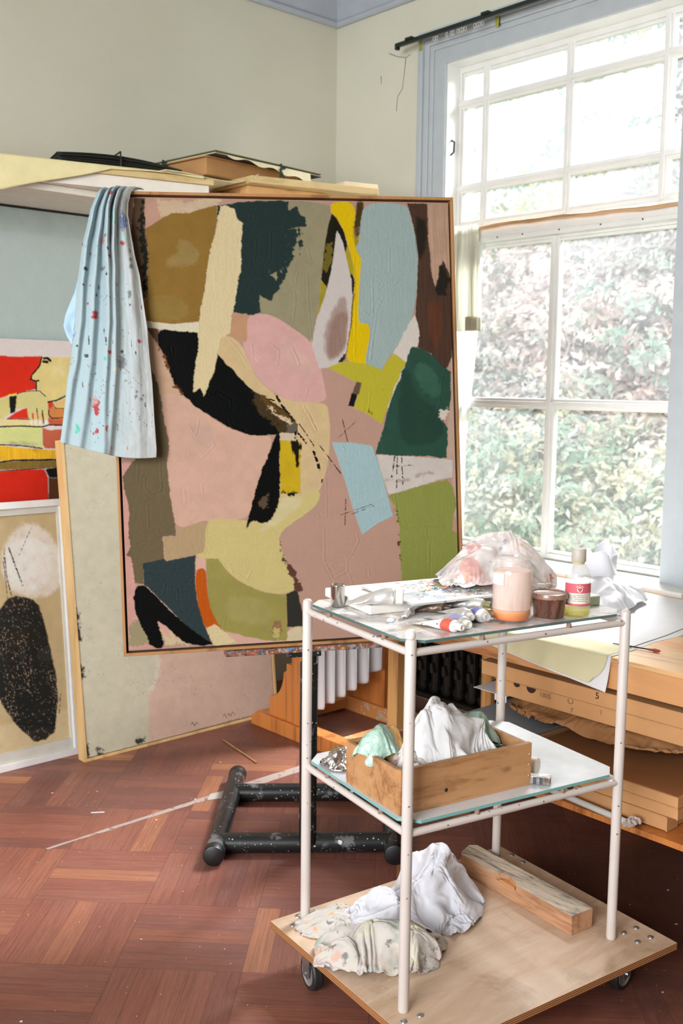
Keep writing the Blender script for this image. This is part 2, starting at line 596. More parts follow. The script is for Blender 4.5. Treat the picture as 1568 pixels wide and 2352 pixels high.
def paint(u0, u1, v0, v1, nx, ny, layers, strokes=(), ridges=(), relief=1.0, gain=1.0, weave=0.1, solid=False):
    """lay coats of paint one over the other: returns U, V (mm), colour (linear), height (mm)"""
    U, V = np.meshgrid(np.linspace(u0, u1, nx), np.linspace(v0, v1, ny))
    wx = 1.6 * fbm(U / 9, V / 9, 1, 3) + 1.2 * vn(U / 2.2, V / 2.2, 2)
    wy = 1.6 * fbm(U / 9, V / 9, 5, 3) + 1.2 * vn(U / 2.2, V / 2.2, 6)
    rx = 9 * fbm(U / 16, V / 16, 3, 4)
    ry = 9 * fbm(U / 16, V / 16, 7, 4)
    streak_h = fbm(U / 60, V / 4.5, 8, 3)
    streak_v = fbm(U / 3.0, V / 60, 9, 3)
    blot = fbm(U / 28, V / 28, 11, 5)
    fine = fbm(U / 5, V / 5, 13, 4)
    col = np.zeros((ny, nx, 3))
    hgt = np.zeros((ny, nx))
    for li, (c, op, fl) in enumerate(layers):
        P = pairs(fl)
        if 's' in op:
            P = chaikin(P, 2)
        xs, ys = [p[0] for p in P], [p[1] for p in P]
        i0 = max(0, int((min(xs) - 25 - u0) / (u1 - u0) * (nx - 1)))
        i1 = min(nx, int((max(xs) + 25 - u0) / (u1 - u0) * (nx - 1)) + 2)
        j0 = max(0, int((min(ys) - 25 - v0) / (v1 - v0) * (ny - 1)))
        j1 = min(ny, int((max(ys) + 25 - v0) / (v1 - v0) * (ny - 1)) + 2)
        if i1 <= i0 or j1 <= j0:
            continue
        S = (slice(j0, j1), slice(i0, i1))
        amp = 1.0
        ux, vx = U[S] + wx[S] * amp, V[S] + wy[S] * amp
        if 'r' in op:
            ux, vx = ux + rx[S] * 0.30 + 2.2 * fine[S], vx + ry[S] * 0.30 + 2.2 * blot[S]
        if 'd' in op:
            ux, vx = ux + rx[S] * 0.9, vx + ry[S] * 0.9
        m = inside(P, ux, vx).astype(float)
        if 'd' in op:
            soft = blur(m, 10)
            st = streak_v[S] if 'v' in op else (fine[S] + 0.6 * blot[S])
            if 'r' in op:
                m = np.clip(((soft - 0.45) * 1.5 + st * 1.6 + 0.12) * 5.0, 0, 1) * (soft > 0.05)
            else:
                big = blur(blur(m, 30), 10)
                m = np.clip((big - 0.30) * 1.6 + 0.55 * st * (big > 0.1), 0, 1)
            if 's' in op:
                m *= 0.7
        m = blur(m, 1)
        cl = lin(c) * gain
        var = 1 + (0.10 if 'm' in op else 0.03) * blot[S] + 0.04 * fine[S]
        if 'v' in op:
            var = var + 0.25 * streak_v[S]
        cc = np.clip(cl[None, None, :] * var[..., None], 0, 0.92)
        col[S] = col[S] * (1 - m[..., None]) + cc * m[..., None]
        th = 0.9 if 'R' in op else (0.15 if 'd' in op else 0.45)
        edge = np.clip(m - blur(m, 4), 0, 1)
        brush = streak_v[S] if ((li % 2) or 'v' in op) else streak_h[S]
        tex = th * (0.55 + 0.7 * edge * 2 + (0.30 if 'R' in op else 0.2) * brush + 0.35 * fine[S] * th)
        hgt[S] = hgt[S] * (1 - 0.6 * m) + tex * m * 1.4
    for fl, w, c in strokes:
        P = pairs(fl)
        d = seg_dist(P, U + wx * 0.8, V + wy * 0.8)
        k = np.clip((w * 0.5 - d) / 1.2 + 0.5, 0, 1) * (1.0 if solid else np.clip((fine + 0.22) * 6, 0, 1))
        col = col * (1 - k[..., None]) + (lin(c) * gain) * k[..., None]
    for i, fl in enumerate(ridges):
        P = pairs(fl)
        d = seg_dist(P, U + rx * 0.25, V + ry * 0.25)
        hgt += 1.0 * np.exp(-(d / 1.5) ** 2) * (0.75 + fine) - 0.35 * np.exp(-((d - 5) / 3.5) ** 2)
    hgt = hgt * relief + weave * fine
    return U, V, col, hgt


# heaps of loose cloth

def relax(P, L0, L1, steps=10, iters=6, g=0.5, floor=0.0, bend=0.5, shrink=1.0, rb=(0.0, 0.0, 0.0), rad=None):
    """let a folded sheet settle: its threads recover their length, so loose cloth buckles into creases"""
    dg = math.hypot(L0, L1)
    Q = P.copy()

    def con(A, B, rest, k):
        d = B - A
        l = np.sqrt((d * d).sum(-1, keepdims=True)) + 1e-9
        c = d * (0.5 * k * (l - rest) / l)
        A += c
        B -= c
    n, m = P.shape[1], P.shape[0]
    for s in range(steps):
        Q[..., 2] -= g * 0.001
        for it in range(iters):
            for o_ in (0, 1):
                k = (n - o_) // 2 * 2 + o_
                con(Q[:, o_:k:2], Q[:, o_ + 1:k:2], L0, 0.8)
                k = (m - o_) // 2 * 2 + o_
                con(Q[o_:k:2], Q[o_ + 1:k:2], L1, 0.8)
            con(Q[:-1, :-1], Q[1:, 1:], dg, 0.25)
            con(Q[1:, :-1], Q[:-1, 1:], dg, 0.25)
            con(Q[:, :-2], Q[:, 2:], 2 * L0, bend * 0.4)
            con(Q[:-2], Q[2:], 2 * L1, bend * 0.4)
            if rad is not None:       # stay near the heap
                ex, ey, hz = rad
                q = np.sqrt((Q[..., 0] / ex) ** 2 + (Q[..., 1] / ey) ** 2 + (np.maximum(Q[..., 2], 0) / hz) ** 2)[..., None]
                Q = np.where(q > 1, Q * (1 + (1 / np.maximum(q, 1e-6) - 1) * 0.6), Q)
            Q[..., 2] = np.maximum(Q[..., 2], floor + 0.0004)
    return Q


def heap(rx, ry, h, seed, n=90, m=80, slack=1.35, fold=0.03, freq=3.0, steps=10, power=2.6, peak=(0.0, 0.0), bend=0.5, g=0.4, corner=0.55, inner=0.72, warp=0.5, lump=0.0, wr=0.0016):
    """a loosely heaped square of cloth: rx, ry half sizes of the heap, h its height"""
    rng = np.random.default_rng(seed)
    a, b = np.meshgrid(np.linspace(-1, 1, n), np.linspace(-1, 1, m))
    # square to rounded outline
    rr = np.maximum(np.abs(a), np.abs(b)) + 1e-9
    th = np.arctan2(b, a)
    l2 = np.hypot(a, b)
    sc = rr / l2 * (1 - corner) + corner * 1.0
    x, y = a * sc, b * sc
    o1, o2 = rng.uniform(0, 60, 2)
    k = int(rng.integers(0, 3))
    edge = 1 + 0.22 * fbm(np.cos(th) * 1.6 + o1, np.sin(th) * 1.6 + o2, k, 3)
    x, y = x * edge, y * edge
    R_ = np.hypot(x - peak[0] * (1 - np.minimum(1, np.hypot(x, y))), y - peak[1] * (1 - np.minimum(1, np.hypot(x, y))))
    z = h * inner * np.clip(1 - np.clip(R_, 0, 1) ** power, 0, 1)
    z = z * (1 + lump * 2.0 * fbm(x * 1.7 + o2, y * 1.7 + o1, k + 1, 2))
    wx = warp * fbm(x * 1.1 + o1, y * 1.1 + o2, k + 1, 2)
    wy = warp * fbm(x * 1.1 + o2, y * 1.1 + o1, k + 2, 2)
    f1 = fbm(x * freq + wx * freq + o1, y * freq + wy * freq + o2, k, 3)
    rid = 1 - np.abs(f1) * 3.2
    z = z + fold * rid * (0.35 + 0.65 * np.clip(1.15 - R_, 0, 1))
    P = np.stack([x * rx + fold * 0.9 * fbm(x * freq + o2, y * freq + 7, k + 2, 2), y * ry + fold * 0.9 * fbm(x * freq + 9, y * freq + o1, k + 3, 2), np.maximum(z, 0.0)], -1)
    L0, L1 = 2 * rx / (n - 1) * slack, 2 * ry / (m - 1) * slack
    Q = relax(P, L0, L1, steps, 6, g, 0.0, bend, rad=(rx * 1.06, ry * 1.06, h * 1.05))
    # smaller wrinkles pressed along the surface
    N_ = np.cross(np.gradient(Q, axis=1), np.gradient(Q, axis=0))
    N_ /= np.linalg.norm(N_, axis=-1, keepdims=True) + 1e-9
    f2 = fbm(a * freq * 1.3 + 2.5 * wx + o2, b * freq * 1.3 + 2.5 * wy + o1, k + 1, 2)
    f3 = fbm(a * freq * 2.7 + 3.0 * wy + o1, b * freq * 2.7 + 3.0 * wx + o2, k + 2, 2)
    w_ = wr * min(rx, ry) / 0.09
    Q = Q + N_ * (w_ * (1.2 - 5.0 * np.abs(f2)) + 0.5 * w_ * (1.2 - 5.0 * np.abs(f3)))[..., None]
    Q[..., 2] = np.maximum(Q[..., 2], 0.0004)
    return Q


def rag(name, loc, rot, P, mat, label, cat, thick=0.0015, sub=1, group=None, col=None):
    c, s = math.cos(rot), math.sin(rot)
    Q = P.copy()
    Q[..., 0] = P[..., 0] * c - P[..., 1] * s
    Q[..., 1] = P[..., 0] * s + P[..., 1] * c
    Q = Q + np.array(loc)
    o = grid_obj(name, Q, mat, None, col=col, thick=thick, sub=sub, loc=loc)
    return tag(o, label, cat, group)

# ------------------------------------------------------------------ the room
XW, YW = 3.37, 3.80          # window wall and painting wall
m_wall = plaster()
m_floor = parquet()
m_blue = plain('pale_grey_blue_gloss_paint', (176, 183, 187), 0.45, var=0.04)
m_cove = plain('grey_blue_cove_paint', (168, 174, 182), 0.7, var=0.05)
m_white = plain('old_white_window_paint', (222, 222, 218), 0.42, var=0.04)
m_ceil = plain('ceiling_white', (214, 214, 210), 0.9)
m_pane = thin_glass('window_glass_with_glare_veil', (1, 1, 1), 0.05, film=0.040, film_col=(0.97, 0.97, 1.0), film_scale=1.6)  # white film paints in the washed-out glare of the window
m_dark = plain('black_iron', (24, 26, 25), 0.5, 0.3)


def struct(o, name=None):
    o['kind'] = 'structure'
    return o


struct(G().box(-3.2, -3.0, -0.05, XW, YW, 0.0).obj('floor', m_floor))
struct(G().box(-3.2, YW, 0.0, XW + 0.18, YW + 0.15, 3.3).obj('wall_left', m_wall))
struct(G().box(-3.2, -3.15, 0.0, XW + 0.18, -3.0, 3.3).obj('wall_back', m_wall))
WY0, WY1, WZ0, WZ1 = 1.985, 3.098, 0.712, 2.768
g = G()
g.box(XW, -3.0, 0.0, XW + 0.18, YW, WZ0)
g.box(XW, -3.0, WZ1, XW + 0.18, YW, 3.3)
g.box(XW, WY1, WZ0, XW + 0.18, YW, WZ1)
g.box(XW, -3.0, WZ0, XW + 0.18, WY0, WZ1)
wr = struct(g.obj('wall_right', m_wall))
struct(G().box(-3.2, -3.0, 3.27, XW + 0.18, YW + 0.15, 3.37).obj('ceiling', m_ceil))
m_crack = plain('hairline_crack', (96, 86, 66), 0.9)
for pts in ([(3.448, 2.885), (3.40, 2.862), (3.345, 2.845), (3.318, 2.853)], [(3.345, 2.845), (3.352, 2.79), (3.362, 2.72), (3.392, 2.69), (3.398, 2.63)], [(3.50, 2.80), (3.497, 2.775), (3.50, 2.765)]):
    G().tube([(XW - 0.0006, y, z) for y, z in pts], [0.0016] + [0.0012] * (len(pts) - 1), 5).obj('crack', m_crack, wr)
prof = [(0.0, 3.072), (0.012, 3.07), (0.020, 3.077), (0.024, 3.088), (0.018, 3.097), (0.012, 3.102), (0.016, 3.118), (0.03, 3.15), (0.06, 3.195), (0.105, 3.232), (0.16, 3.255), (0.23, 3.262), (0.23, 3.275), (0.0, 3.275)]
g = G()
g.prism([(d, z) for d, z in prof], 0, 6.5, Matrix(((0, 0, 1, -3.13), (-1, 0, 0, YW), (0, 1, 0, 0), (0, 0, 0, 1))))
struct(g.obj('trim_1', m_cove))
g = G()
g.prism([(d, z) for d, z in prof], 0, 6.7, Matrix(((-1, 0, 0, XW), (0, 0, -1, YW - 0.0), (0, 1, 0, 0), (0, 0, 0, 1))))
struct(g.obj('trim_2', m_cove))

# ---- the window
win = thing('window_1', (XW, 2.54, WZ0), 'tall white window with grey blue casing and small panes above two large lights', 'window', kind='structure')
g = G()
for s in (0, 1):       # left and right casing boards with stepped mouldings, then the head
    def yy(d):
        return WY1 + d if s == 0 else WY0 - d
    for d0, d1, th in ((0.0, 0.066, 0.010), (0.062, 0.084, 0.020), (0.084, 0.112, 0.026), (0.112, 0.130, 0.038), (0.130, 0.147, 0.03)):
        a, b = sorted((yy(d0), yy(d1)))
        g.box(XW - th, a, 0.62, XW + 0.002, b, WZ1 + d1)
for d0, d1, th in ((0.0, 0.0655, 0.0105), (0.062, 0.084, 0.0205), (0.084, 0.112, 0.0265), (0.112, 0.130, 0.0385), (0.130, 0.147, 0.0305)):
    g.box(XW - th, WY0 - d1, WZ1 + d0, XW + 0.002, WY1 + d1, WZ1 + d1)
g.obj('casing', m_blue, win, bevel=0.003)
SX = 3.447     # sash face
g = G()
g.box(XW, WY1 - 0.004, WZ0, 3.52, WY1 + 0.02, WZ1 + 0.02).box(XW, WY0 - 0.02, WZ0, 3.52, WY0 + 0.004, WZ1 + 0.02).box(XW, WY0 - 0.02, WZ1 - 0.004, 3.52, WY1 + 0.02, WZ1 + 0.02)
g.obj('jamb', m_white, win, bevel=0.002)


def bars(g, y0, y1, z0, z1, ys, zs, w=0.018):
    for y in ys:
        g.box(SX + 0.004, y - w, z0, SX + 0.035, y + w, z1)
        g.box(SX - 0.006, y - w * 0.45, z0, SX + 0.030, y + w * 0.45, z1)
    for z in zs:
        g.box(SX + 0.0045, y0, z - w, SX + 0.0345, y1, z + w)
        g.box(SX - 0.0055, y0, z - w * 0.45, SX + 0.0295, y1, z + w * 0.45)


def sash(g, y0, y1, z0, z1, fw_, fz=None):
    fz = fz or fw_
    g.box(SX, y0, z0, SX + 0.04, y0 + fw_, z1).box(SX, y1 - fw_, z0, SX + 0.04, y1, z1)
    g.box(SX + 0.0005, y0, z0, SX + 0.0395, y1, z0 + fz).box(SX + 0.0005, y0, z1 - fz, SX + 0.0395, y1, z1)
    b = 0.012
    a0, a1, c0, c1 = y0 + fw_, y1 - fw_, z0 + fz, z1 - fz
    g.box(SX + 0.008, a0, c0, SX + 0.03, a0 + b, c1).box(SX + 0.008, a1 - b, c0, SX + 0.03, a1, c1)
    g.box(SX + 0.0085, a0, c0, SX + 0.0295, a1, c0 + b).box(SX + 0.0085, a0, c1 - b, SX + 0.0295, a1, c1)


g = G()
sash(g, WY0, WY1, 2.088, WZ1, 0.014, 0.026)
bars(g, WY0, WY1, 2.10, WZ1 - 0.02, (2.950, 2.528, 2.104), (2.612, 2.262))
g.obj('upper_sash', m_white, win, bevel=0.002)
g = G()
sash(g, WY0, WY1, WZ0 + 0.01, 2.03, 0.030, 0.02)
bars(g, WY0, WY1, WZ0 + 0.02, 2.02, (2.570,), (1.352,), 0.021)
g.obj('lower_sash', m_white, win, bevel=0.002)
g = G()
g.box(3.415, WY0, 2.03, 3.49, WY1, 2.088).box(3.405, WY0, 2.022, 3.45, WY1, 2.04)
g.obj('transom_bar', m_white, win, bevel=0.004)
for y in (2.83, 2.70, 2.52, 2.33, 2.15):
    G().lathe([(0.0, 0.0), (0.0035, 0.0), (0.003, 0.0015), (0, 0.002)], 10, frame((3.405, y, 2.033), (0, 1, 0), (0, 0, 1), (-1, 0, 0))).obj('screw', m_dark, win)
G().box(SX + 0.020, WY0 + 0.015, 2.105, SX + 0.023, WY1 - 0.015, WZ1 - 0.015).obj('pane', m_pane, win)
G().box(SX + 0.0202, WY0 + 0.02, WZ0 + 0.02, SX + 0.0232, WY1 - 0.02, 2.025).obj('pane', m_pane, win)
g = G()
g.box(3.24, WY0 - 0.16, WZ0 - 0.035, 3.56, WY1 + 0.16, WZ0 + 0.004)
g.obj('sill', m_white, win, bevel=0.006)
g = G()
g.tube([(XW + 0.03, WY1 - 0.004, 2.40), (XW + 0.03, WY1 - 0.02, 2.41), (XW + 0.03, WY1 - 0.022, 2.45), (XW + 0.03, WY1 - 0.005, 2.46)], 0.004, 8)
g.obj('latch', m_dark, win)
# the far side of the window: a bright post of the next light, seen at the right border
g = G()
g.box(3.40, WY0 - 0.02, WZ0, 3.45, WY0 + 0.018, 2.03)
g.obj('stop_bead', m_white, win, bevel=0.003)

# ---- curtain rail above the window
m_rail = plain('black_green_rail_enamel', (26, 34, 28), 0.35)
m_hook = plain('brass_yellow_green_clip', (150, 150, 60), 0.4)
rail = thing('curtain_rail', (3.275, 2.4, 2.862), 'black metal curtain rail fixed above the tall window', 'curtain rail')
g = G()
g.box(3.268, 1.2, 2.858, 3.284, 3.305, 2.872)
g.box(3.272, 1.2, 2.872, 3.280, 3.305, 2.877)
g.obj('track', m_rail, rail, bevel=0.001)
G().box(3.266, 3.298, 2.848, 3.286, 3.312, 2.874).obj('end_stop', m_rail, rail, bevel=0.002)
for y in (3.2176, 2.799, 2.2):
    g = G()
    g.box(3.262, y - 0.008, 2.872, 3.290, y + 0.03, 2.882)
    g.tube([(3.28, y, 2.879), (3.33, y, 2.88), (3.345, y, 2.87), (3.345, y, 2.845)], 0.003, 8)
    g.obj('bracket', m_rail, rail)
    G().box(3.325, y - 0.008, 2.838, 3.3315, y + 0.008, 2.885).obj('clip', m_hook, rail, bevel=0.002)
m_glider = plain('clear_nylon', (190, 190, 182), 0.4)
for y in (3.09, 3.075, 3.02, 2.995, 2.985, 2.96, 2.945, 2.935, 2.92, 2.87, 2.855, 2.845, 2.83):
    G().tube([(3.276, y + 0.006 * math.cos(a), 2.846 + 0.009 * math.sin(a)) for a in [2 * math.pi * k / 10 for k in range(10)]], 0.0014, 6, closed=True).obj('glider', m_glider, rail)

# ---- bamboo rod and net curtain
m_bamboo = wood('bamboo', (186, 150, 112), (140, 104, 72), axis=1, knots=False)
g = G()
pts, rad = [], []
for k in range(45):
    y = 3.085 - 1.25 * k / 44
    nd = 1.18 if k % 6 == 3 else 1.0
    pts.append((3.396, y, 2.0755 + 0.006 * math.sin(k * 0.12) + 0.0015 * math.sin(k * 0.7)))
    rad.append(0.0075 * nd)
g.tube(pts, rad, 12)
o = g.obj('bamboo_curtain_rod', m_bamboo, smooth=True, loc=(3.396, 2.5, 2.0755))
tag(o, 'thin brown bamboo cane across the window as a net curtain rod', 'curtain rod')
m_net = cloth_mat('ivory_net', (250, 249, 240), weave=1400, transl=0.72, stains=((7, 0.66, (214, 206, 150), 0.35),))
m_sheer = NT('white_sheer')
_t = m_sheer.n('ShaderNodeBsdfTranslucent', {0: (0.95, 0.95, 0.95, 1)})
_d = m_sheer.n('ShaderNodeBsdfDiffuse', {0: (0.93, 0.93, 0.93, 1)})
_a = m_sheer.n('ShaderNodeMixShader', {0: 0.4, 1: _t.outputs[0], 2: _d.outputs[0]})
_x = m_sheer.n('ShaderNodeBsdfTransparent')
m_sheer = m_sheer.done(m_sheer.n('ShaderNodeMixShader', {0: 0.72, 1: _x.outputs[0], 2: _a.outputs[0]}).outputs[0])
ct = thing('net_curtain', (3.396, 2.97, 2.08), 'ivory net curtain gathered at the left end of the bamboo rod', 'curtain')
ny, nx = 60, 90
P = np.zeros((ny, nx, 3))
for j in range(ny):
    t = j / (ny - 1)
    sp = 0.060 + 0.012 * math.sin(min(1, t * 1.6) * 1.5)
    for i in range(nx):
        s = i / (nx - 1)
        y = 2.972 + (0.5 - s) * 2 * sp - 0.010 * t
        amp = 0.009 + 0.010 * min(1, t * 2)
        P[j, i] = (3.378 - amp * math.sin(s * 40 + 1.5 * math.sin(s * 9) + 0.8 * t) - 0.006 * math.sin(s * 17 + 2 * t) + 0.006 * t, y + 0.003 * math.sin(s * 40), 2.09 - 0.437 * t + 0.004 * math.sin(s * 30) * (1 - t))
grid_obj('drop', P, m_net, ct, thick=0.0008)
Hm = P[-9:].copy()
Hm[..., 0] -= 0.002
grid_obj('hem', Hm[:, 40:], cloth_mat('net_hem', (214, 206, 186), transl=0.35), ct, thick=0.0012)
ct2 = thing('sheer_curtain', (3.40, 3.03, 2.06), 'long white sheer curtain drawn to the window edge beside the canvas', 'curtain')
P = np.zeros((80, 70, 3))
for j in range(80):
    t = j / 79
    right = 2.915 + 0.105 * t ** 1.3
    for i in range(70):
        s = i / 69
        P[j, i] = (3.414 - 0.010 * math.sin(s * 26 + 3 * math.sin(s * 4)) + 0.004 * math.sin(7 * t + 5 * s), 3.088 + (right - 3.088) * s, 2.066 - 1.20 * t)
grid_obj('drop', P, m_sheer, ct2)

# ---- radiator under the window
m_rad = plain('dark_cast_iron', (40, 38, 34), 0.4, 0.5)
rd = thing('radiator', (3.27, 2.75, 0.0), 'dark ornate cast iron radiator under the window behind the table', 'radiator')
for k in range(15):
    y = 2.15 + k * 0.068
    g = G()
    for dx in (-0.05, 0.0, 0.05):
        g.tube([(3.22 + dx, y, 0.14), (3.22 + dx, y, 0.60)], 0.021, 12)
    g.tube([(3.155, y, 0.60), (3.285, y, 0.60)], 0.026, 12).tube([(3.155, y, 0.15), (3.285, y, 0.15)], 0.026, 12)
    for q in range(5):
        g.tube([(3.15, y, 0.22 + q * 0.08), (3.142, y, 0.26 + q * 0.08)], [0.017, 0.010], 8)
    g.obj('column', m_rad, rd)
G().box(3.10, 2.10, 0.115, 3.12, 3.12, 0.135).box(3.10, 2.12, 0.0, 3.12, 2.14, 0.12).box(3.10, 3.08, 0.0, 3.12, 3.10, 0.12).box(3.12, 2.12, 0.118, 3.2, 3.10, 0.124).obj('foot_rail', m_rad, rd)

# ------------------------------------------------------------------ the garden
m_grass = plain('lawn_green', (120, 150, 80), 0.9, var=0.3, scale=20)
struct(G().box(3.6, -14, -0.55, 30, 22, -0.5).obj('garden_ground', m_grass))


def leaf_mat(name, cols, transl=0.48):
    """leaf shader; the colour of every spray of leaves is stored with its leaves"""
    t = NT(name)
    a = t.n('ShaderNodeAttribute', attribute_name='Col')
    d = t.n('ShaderNodeBsdfDiffuse', {0: a.outputs[0]})
    tr = t.n('ShaderNodeBsdfTranslucent', {0: a.outputs[0]})
    m = t.done(t.n('ShaderNodeMixShader', {0: transl, 1: d.outputs[0], 2: tr.outputs[0]}).outputs[0])
    LEAFC[m.name] = [lin(c) for c in cols]
    return m


LEAFC = {}  # spray colours run pale to dark, painting in overexposure, haze and shading
m_pink = leaf_mat('overexposed_pink_leaves', [(206, 206, 206), (226, 214, 212), (242, 226, 222), (250, 238, 236), (246, 230, 226), (250, 244, 244), (240, 222, 220)])
m_green = leaf_mat('blue_green_leaves', [(104, 146, 124), (132, 170, 150), (166, 196, 178), (208, 224, 216), (240, 240, 240), (200, 220, 208)])
m_cream = leaf_mat('cream_blossom', [(240, 232, 214), (248, 240, 230), (230, 226, 196), (250, 244, 238)])
m_mist = leaf_mat('haze_paled_green_leaves', [(176, 200, 190), (200, 216, 208), (222, 226, 222), (238, 236, 234), (190, 206, 206)])
m_lime = leaf_mat('yellow_green_leaves', [(178, 188, 84), (206, 210, 120), (150, 168, 80), (222, 216, 140)])
m_bark = plain('brown_bark', (92, 76, 62), 0.9, var=0.2, bump=0.5)


def foliage(name, blobs, n, size, mat, parent, seed):
    """n separate folded leaves gathered in sprays over several rounded masses"""
    rng = np.random.default_rng(seed)
    per = 26
    K = max(8, n // per)
    vol = np.array([b[3] * b[4] * b[5] for b in blobs]) ** 0.7
    B = np.array(blobs)[rng.choice(len(blobs), K, p=vol / vol.sum())]
    d = rng.normal(size=(K, 3))
    d /= np.linalg.norm(d, axis=1, keepdims=True)
    r = 1.04 - 0.5 * rng.random(K)[:, None] ** 2
    cc = B[:, :3] + d * r * B[:, 3:6]
    cc += 0.20 * np.stack([fbm(cc[:, 1] * 2, cc[:, 2] * 2, k, 3) for k in range(3)], 1)
    out = d + np.array([0, 0, 0.5])
    out /= np.linalg.norm(out, axis=1, keepdims=True)
    pal = np.array(LEAFC[mat.name])
    patch = np.clip((fbm(cc[:, 1] * 1.3 + seed, cc[:, 2] * 1.3, seed % 5, 3) + 0.5) * len(pal) + rng.normal(scale=0.8, size=K), 0, len(pal) - 0.01).astype(int)
    kc = pal[patch]
    pick = np.repeat(np.arange(K), per)
    N = len(pick)
    rad = size * 2.6 * rng.uniform(0.5, 1.2, K)[pick][:, None]
    C = cc[pick] + rng.normal(size=(N, 3)) * rad * np.array([0.8, 1.0, 0.55]) + out[pick] * rad * 0.3
    nrm = out[pick] + rng.normal(scale=0.55, size=(N, 3))
    nrm /= np.linalg.norm(nrm, axis=1, keepdims=True)
    ax = np.cross(nrm, rng.normal(size=(N, 3)))
    ax /= np.linalg.norm(ax, axis=1, keepdims=True)
    bx = np.cross(nrm, ax)
    s = size * rng.uniform(0.6, 1.35, (N, 1))
    V = np.stack([C - ax * s, C - ax * s * 0.1 + bx * s * 0.45 + nrm * s * 0.12, C + ax * s - nrm * s * 0.15, C - ax * s * 0.1 - bx * s * 0.45 + nrm * s * 0.12], 1).reshape(-1, 3)
    idx = np.arange(N)[:, None] * 4
    F = np.concatenate([idx + np.array([[0, 1, 2]]), idx + np.array([[0, 2, 3]])], 0)
    o = mesh_obj(name, V, F.tolist(), mat, parent)
    ca = o.data.color_attributes.new('Col', 'FLOAT_COLOR', 'POINT')
    c4 = np.ones((N * 4, 4), dtype=np.float32)
    c4[:, :3] = np.repeat(np.clip(kc[pick] * rng.uniform(0.88, 1.08, (N, 1)), 0, 0.93), 4, axis=0)
    ca.data.foreach_set('color', c4.ravel())
    return o


def tree(name, x, y, blobs, n, size, mat, label, cat, seed, trunk_r=0.09, mat2=None, group=None):
    t = thing(name, (x, y, -0.5), label, cat, group)
    B = [(x + a, y + b, c, d, e, f) for a, b, c, d, e, f in blobs]
    foliage('foliage', B, n, size, mat, t, seed)
    if mat2:
        foliage('blossom', B, n // 2, size * 0.9, mat2, t, seed + 50)
    g = G()
    top = max(b[2] for b in B)
    g.tube([(x, y, -0.5), (x + 0.03, y - 0.02, 0.3), (x - 0.02, y + 0.04, 1.0), (x, y, top)], [trunk_r, trunk_r * 0.8, trunk_r * 0.65, trunk_r * 0.2], 10)
    for k, b in enumerate(B):
        g.tube([(x, y, min(0.3 + 0.2 * k, b[2])), ((x + b[0]) / 2, (y + b[1]) / 2, b[2] - 0.1), (b[0], b[1], b[2])], [trunk_r * 0.45, trunk_r * 0.3, 0.012], 7)
    g.obj('trunk', m_bark, t, smooth=True)
    return t


tree('shrub', 6.7, 5.0, [(0, 0, 0.5, 0.8, 0.9, 0.9), (0.1, 0.7, 0.3, 0.7, 0.7, 0.7), (-0.1, -0.5, 0.2, 0.6, 0.6, 0.7)], 10400, 0.037, m_green, 'blue green leafy shrub low behind the left window pane', 'shrub', 1, 0.05, m_cream)
tree('shrub', 6.8, 3.35, [(0, 0, 0.45, 0.7, 0.8, 0.8), (0.2, 0.7, 0.75, 0.6, 0.6, 0.6), (0, -0.7, 0.25, 0.7, 0.6, 0.7)], 10400, 0.040, m_cream, 'cream blossoming shrub low behind the right window pane', 'shrub', 2, 0.05, m_green)
tree('tree', 7.9, 4.2, [(0, 0, 2.0, 1.1, 1.2, 1.0), (-0.2, 1.1, 1.6, 0.9, 0.9, 0.9), (0.1, -1.0, 1.8, 1.0, 1.0, 1.0), (0, 0.2, 2.9, 0.9, 1.0, 0.6), (0, 0.1, 0.9, 1.0, 1.3, 0.8)], 30000, 0.046, m_pink, 'tree in overexposed pale pink filling the right window pane', 'tree', 3, 0.1, m_mist)
tree('tree', 8.2, 6.6, [(0, 0, 1.9, 1.1, 1.2, 1.1), (0, 1.0, 1.4, 0.9, 0.9, 0.9), (0.2, -0.9, 2.2, 1.0, 0.9, 1.0), (0, 0, 0.9, 1.0, 1.4, 0.8)], 28000, 0.046, m_pink, 'pale leaved tree behind the left window pane', 'tree', 4, 0.1, m_mist)
tree('hedge_tree', 9.6, 5.4, [(0, 0, 3.1, 1.0, 1.6, 0.55), (0.2, 1.7, 3.0, 1.0, 1.2, 0.55), (0, -1.6, 3.2, 1.0, 1.3, 0.6), (0.4, -3.0, 3.2, 1.0, 1.2, 0.6), (0, 3.0, 2.8, 0.9, 1.0, 0.6)], 16000, 0.046, m_lime, 'yellow green tree top just under the window transom', 'tree', 5, 0.11)
tree('tree', 12.5, 7.4, [(0, 0, 5.0, 1.6, 1.8, 1.3), (0, 2.0, 4.4, 1.5, 1.5, 1.3), (0.2, -1.9, 5.3, 1.5, 1.5, 1.4), (0, 0.2, 6.6, 1.4, 1.5, 1.0), (-0.2, -3.4, 4.2, 1.2, 1.3, 1.2)], 13000, 0.062, m_mist, 'tall hazy tree seen through the small upper panes', 'tree', 6, 0.16, m_cream)
tree('tree', 10.8, 2.6, [(0, 0, 1.9, 1.2, 1.3, 1.2), (0.1, 1.2, 2.3, 1.0, 1.0, 1.0), (0, -1.0, 2.2, 1.1, 1.1, 1.1), (0, 0.4, 0.6, 1.1, 1.5, 0.9)], 18000, 0.053, m_pink, 'overexposed pale pink tree far right beyond the blossoming shrub', 'tree', 7, 0.11, m_mist)

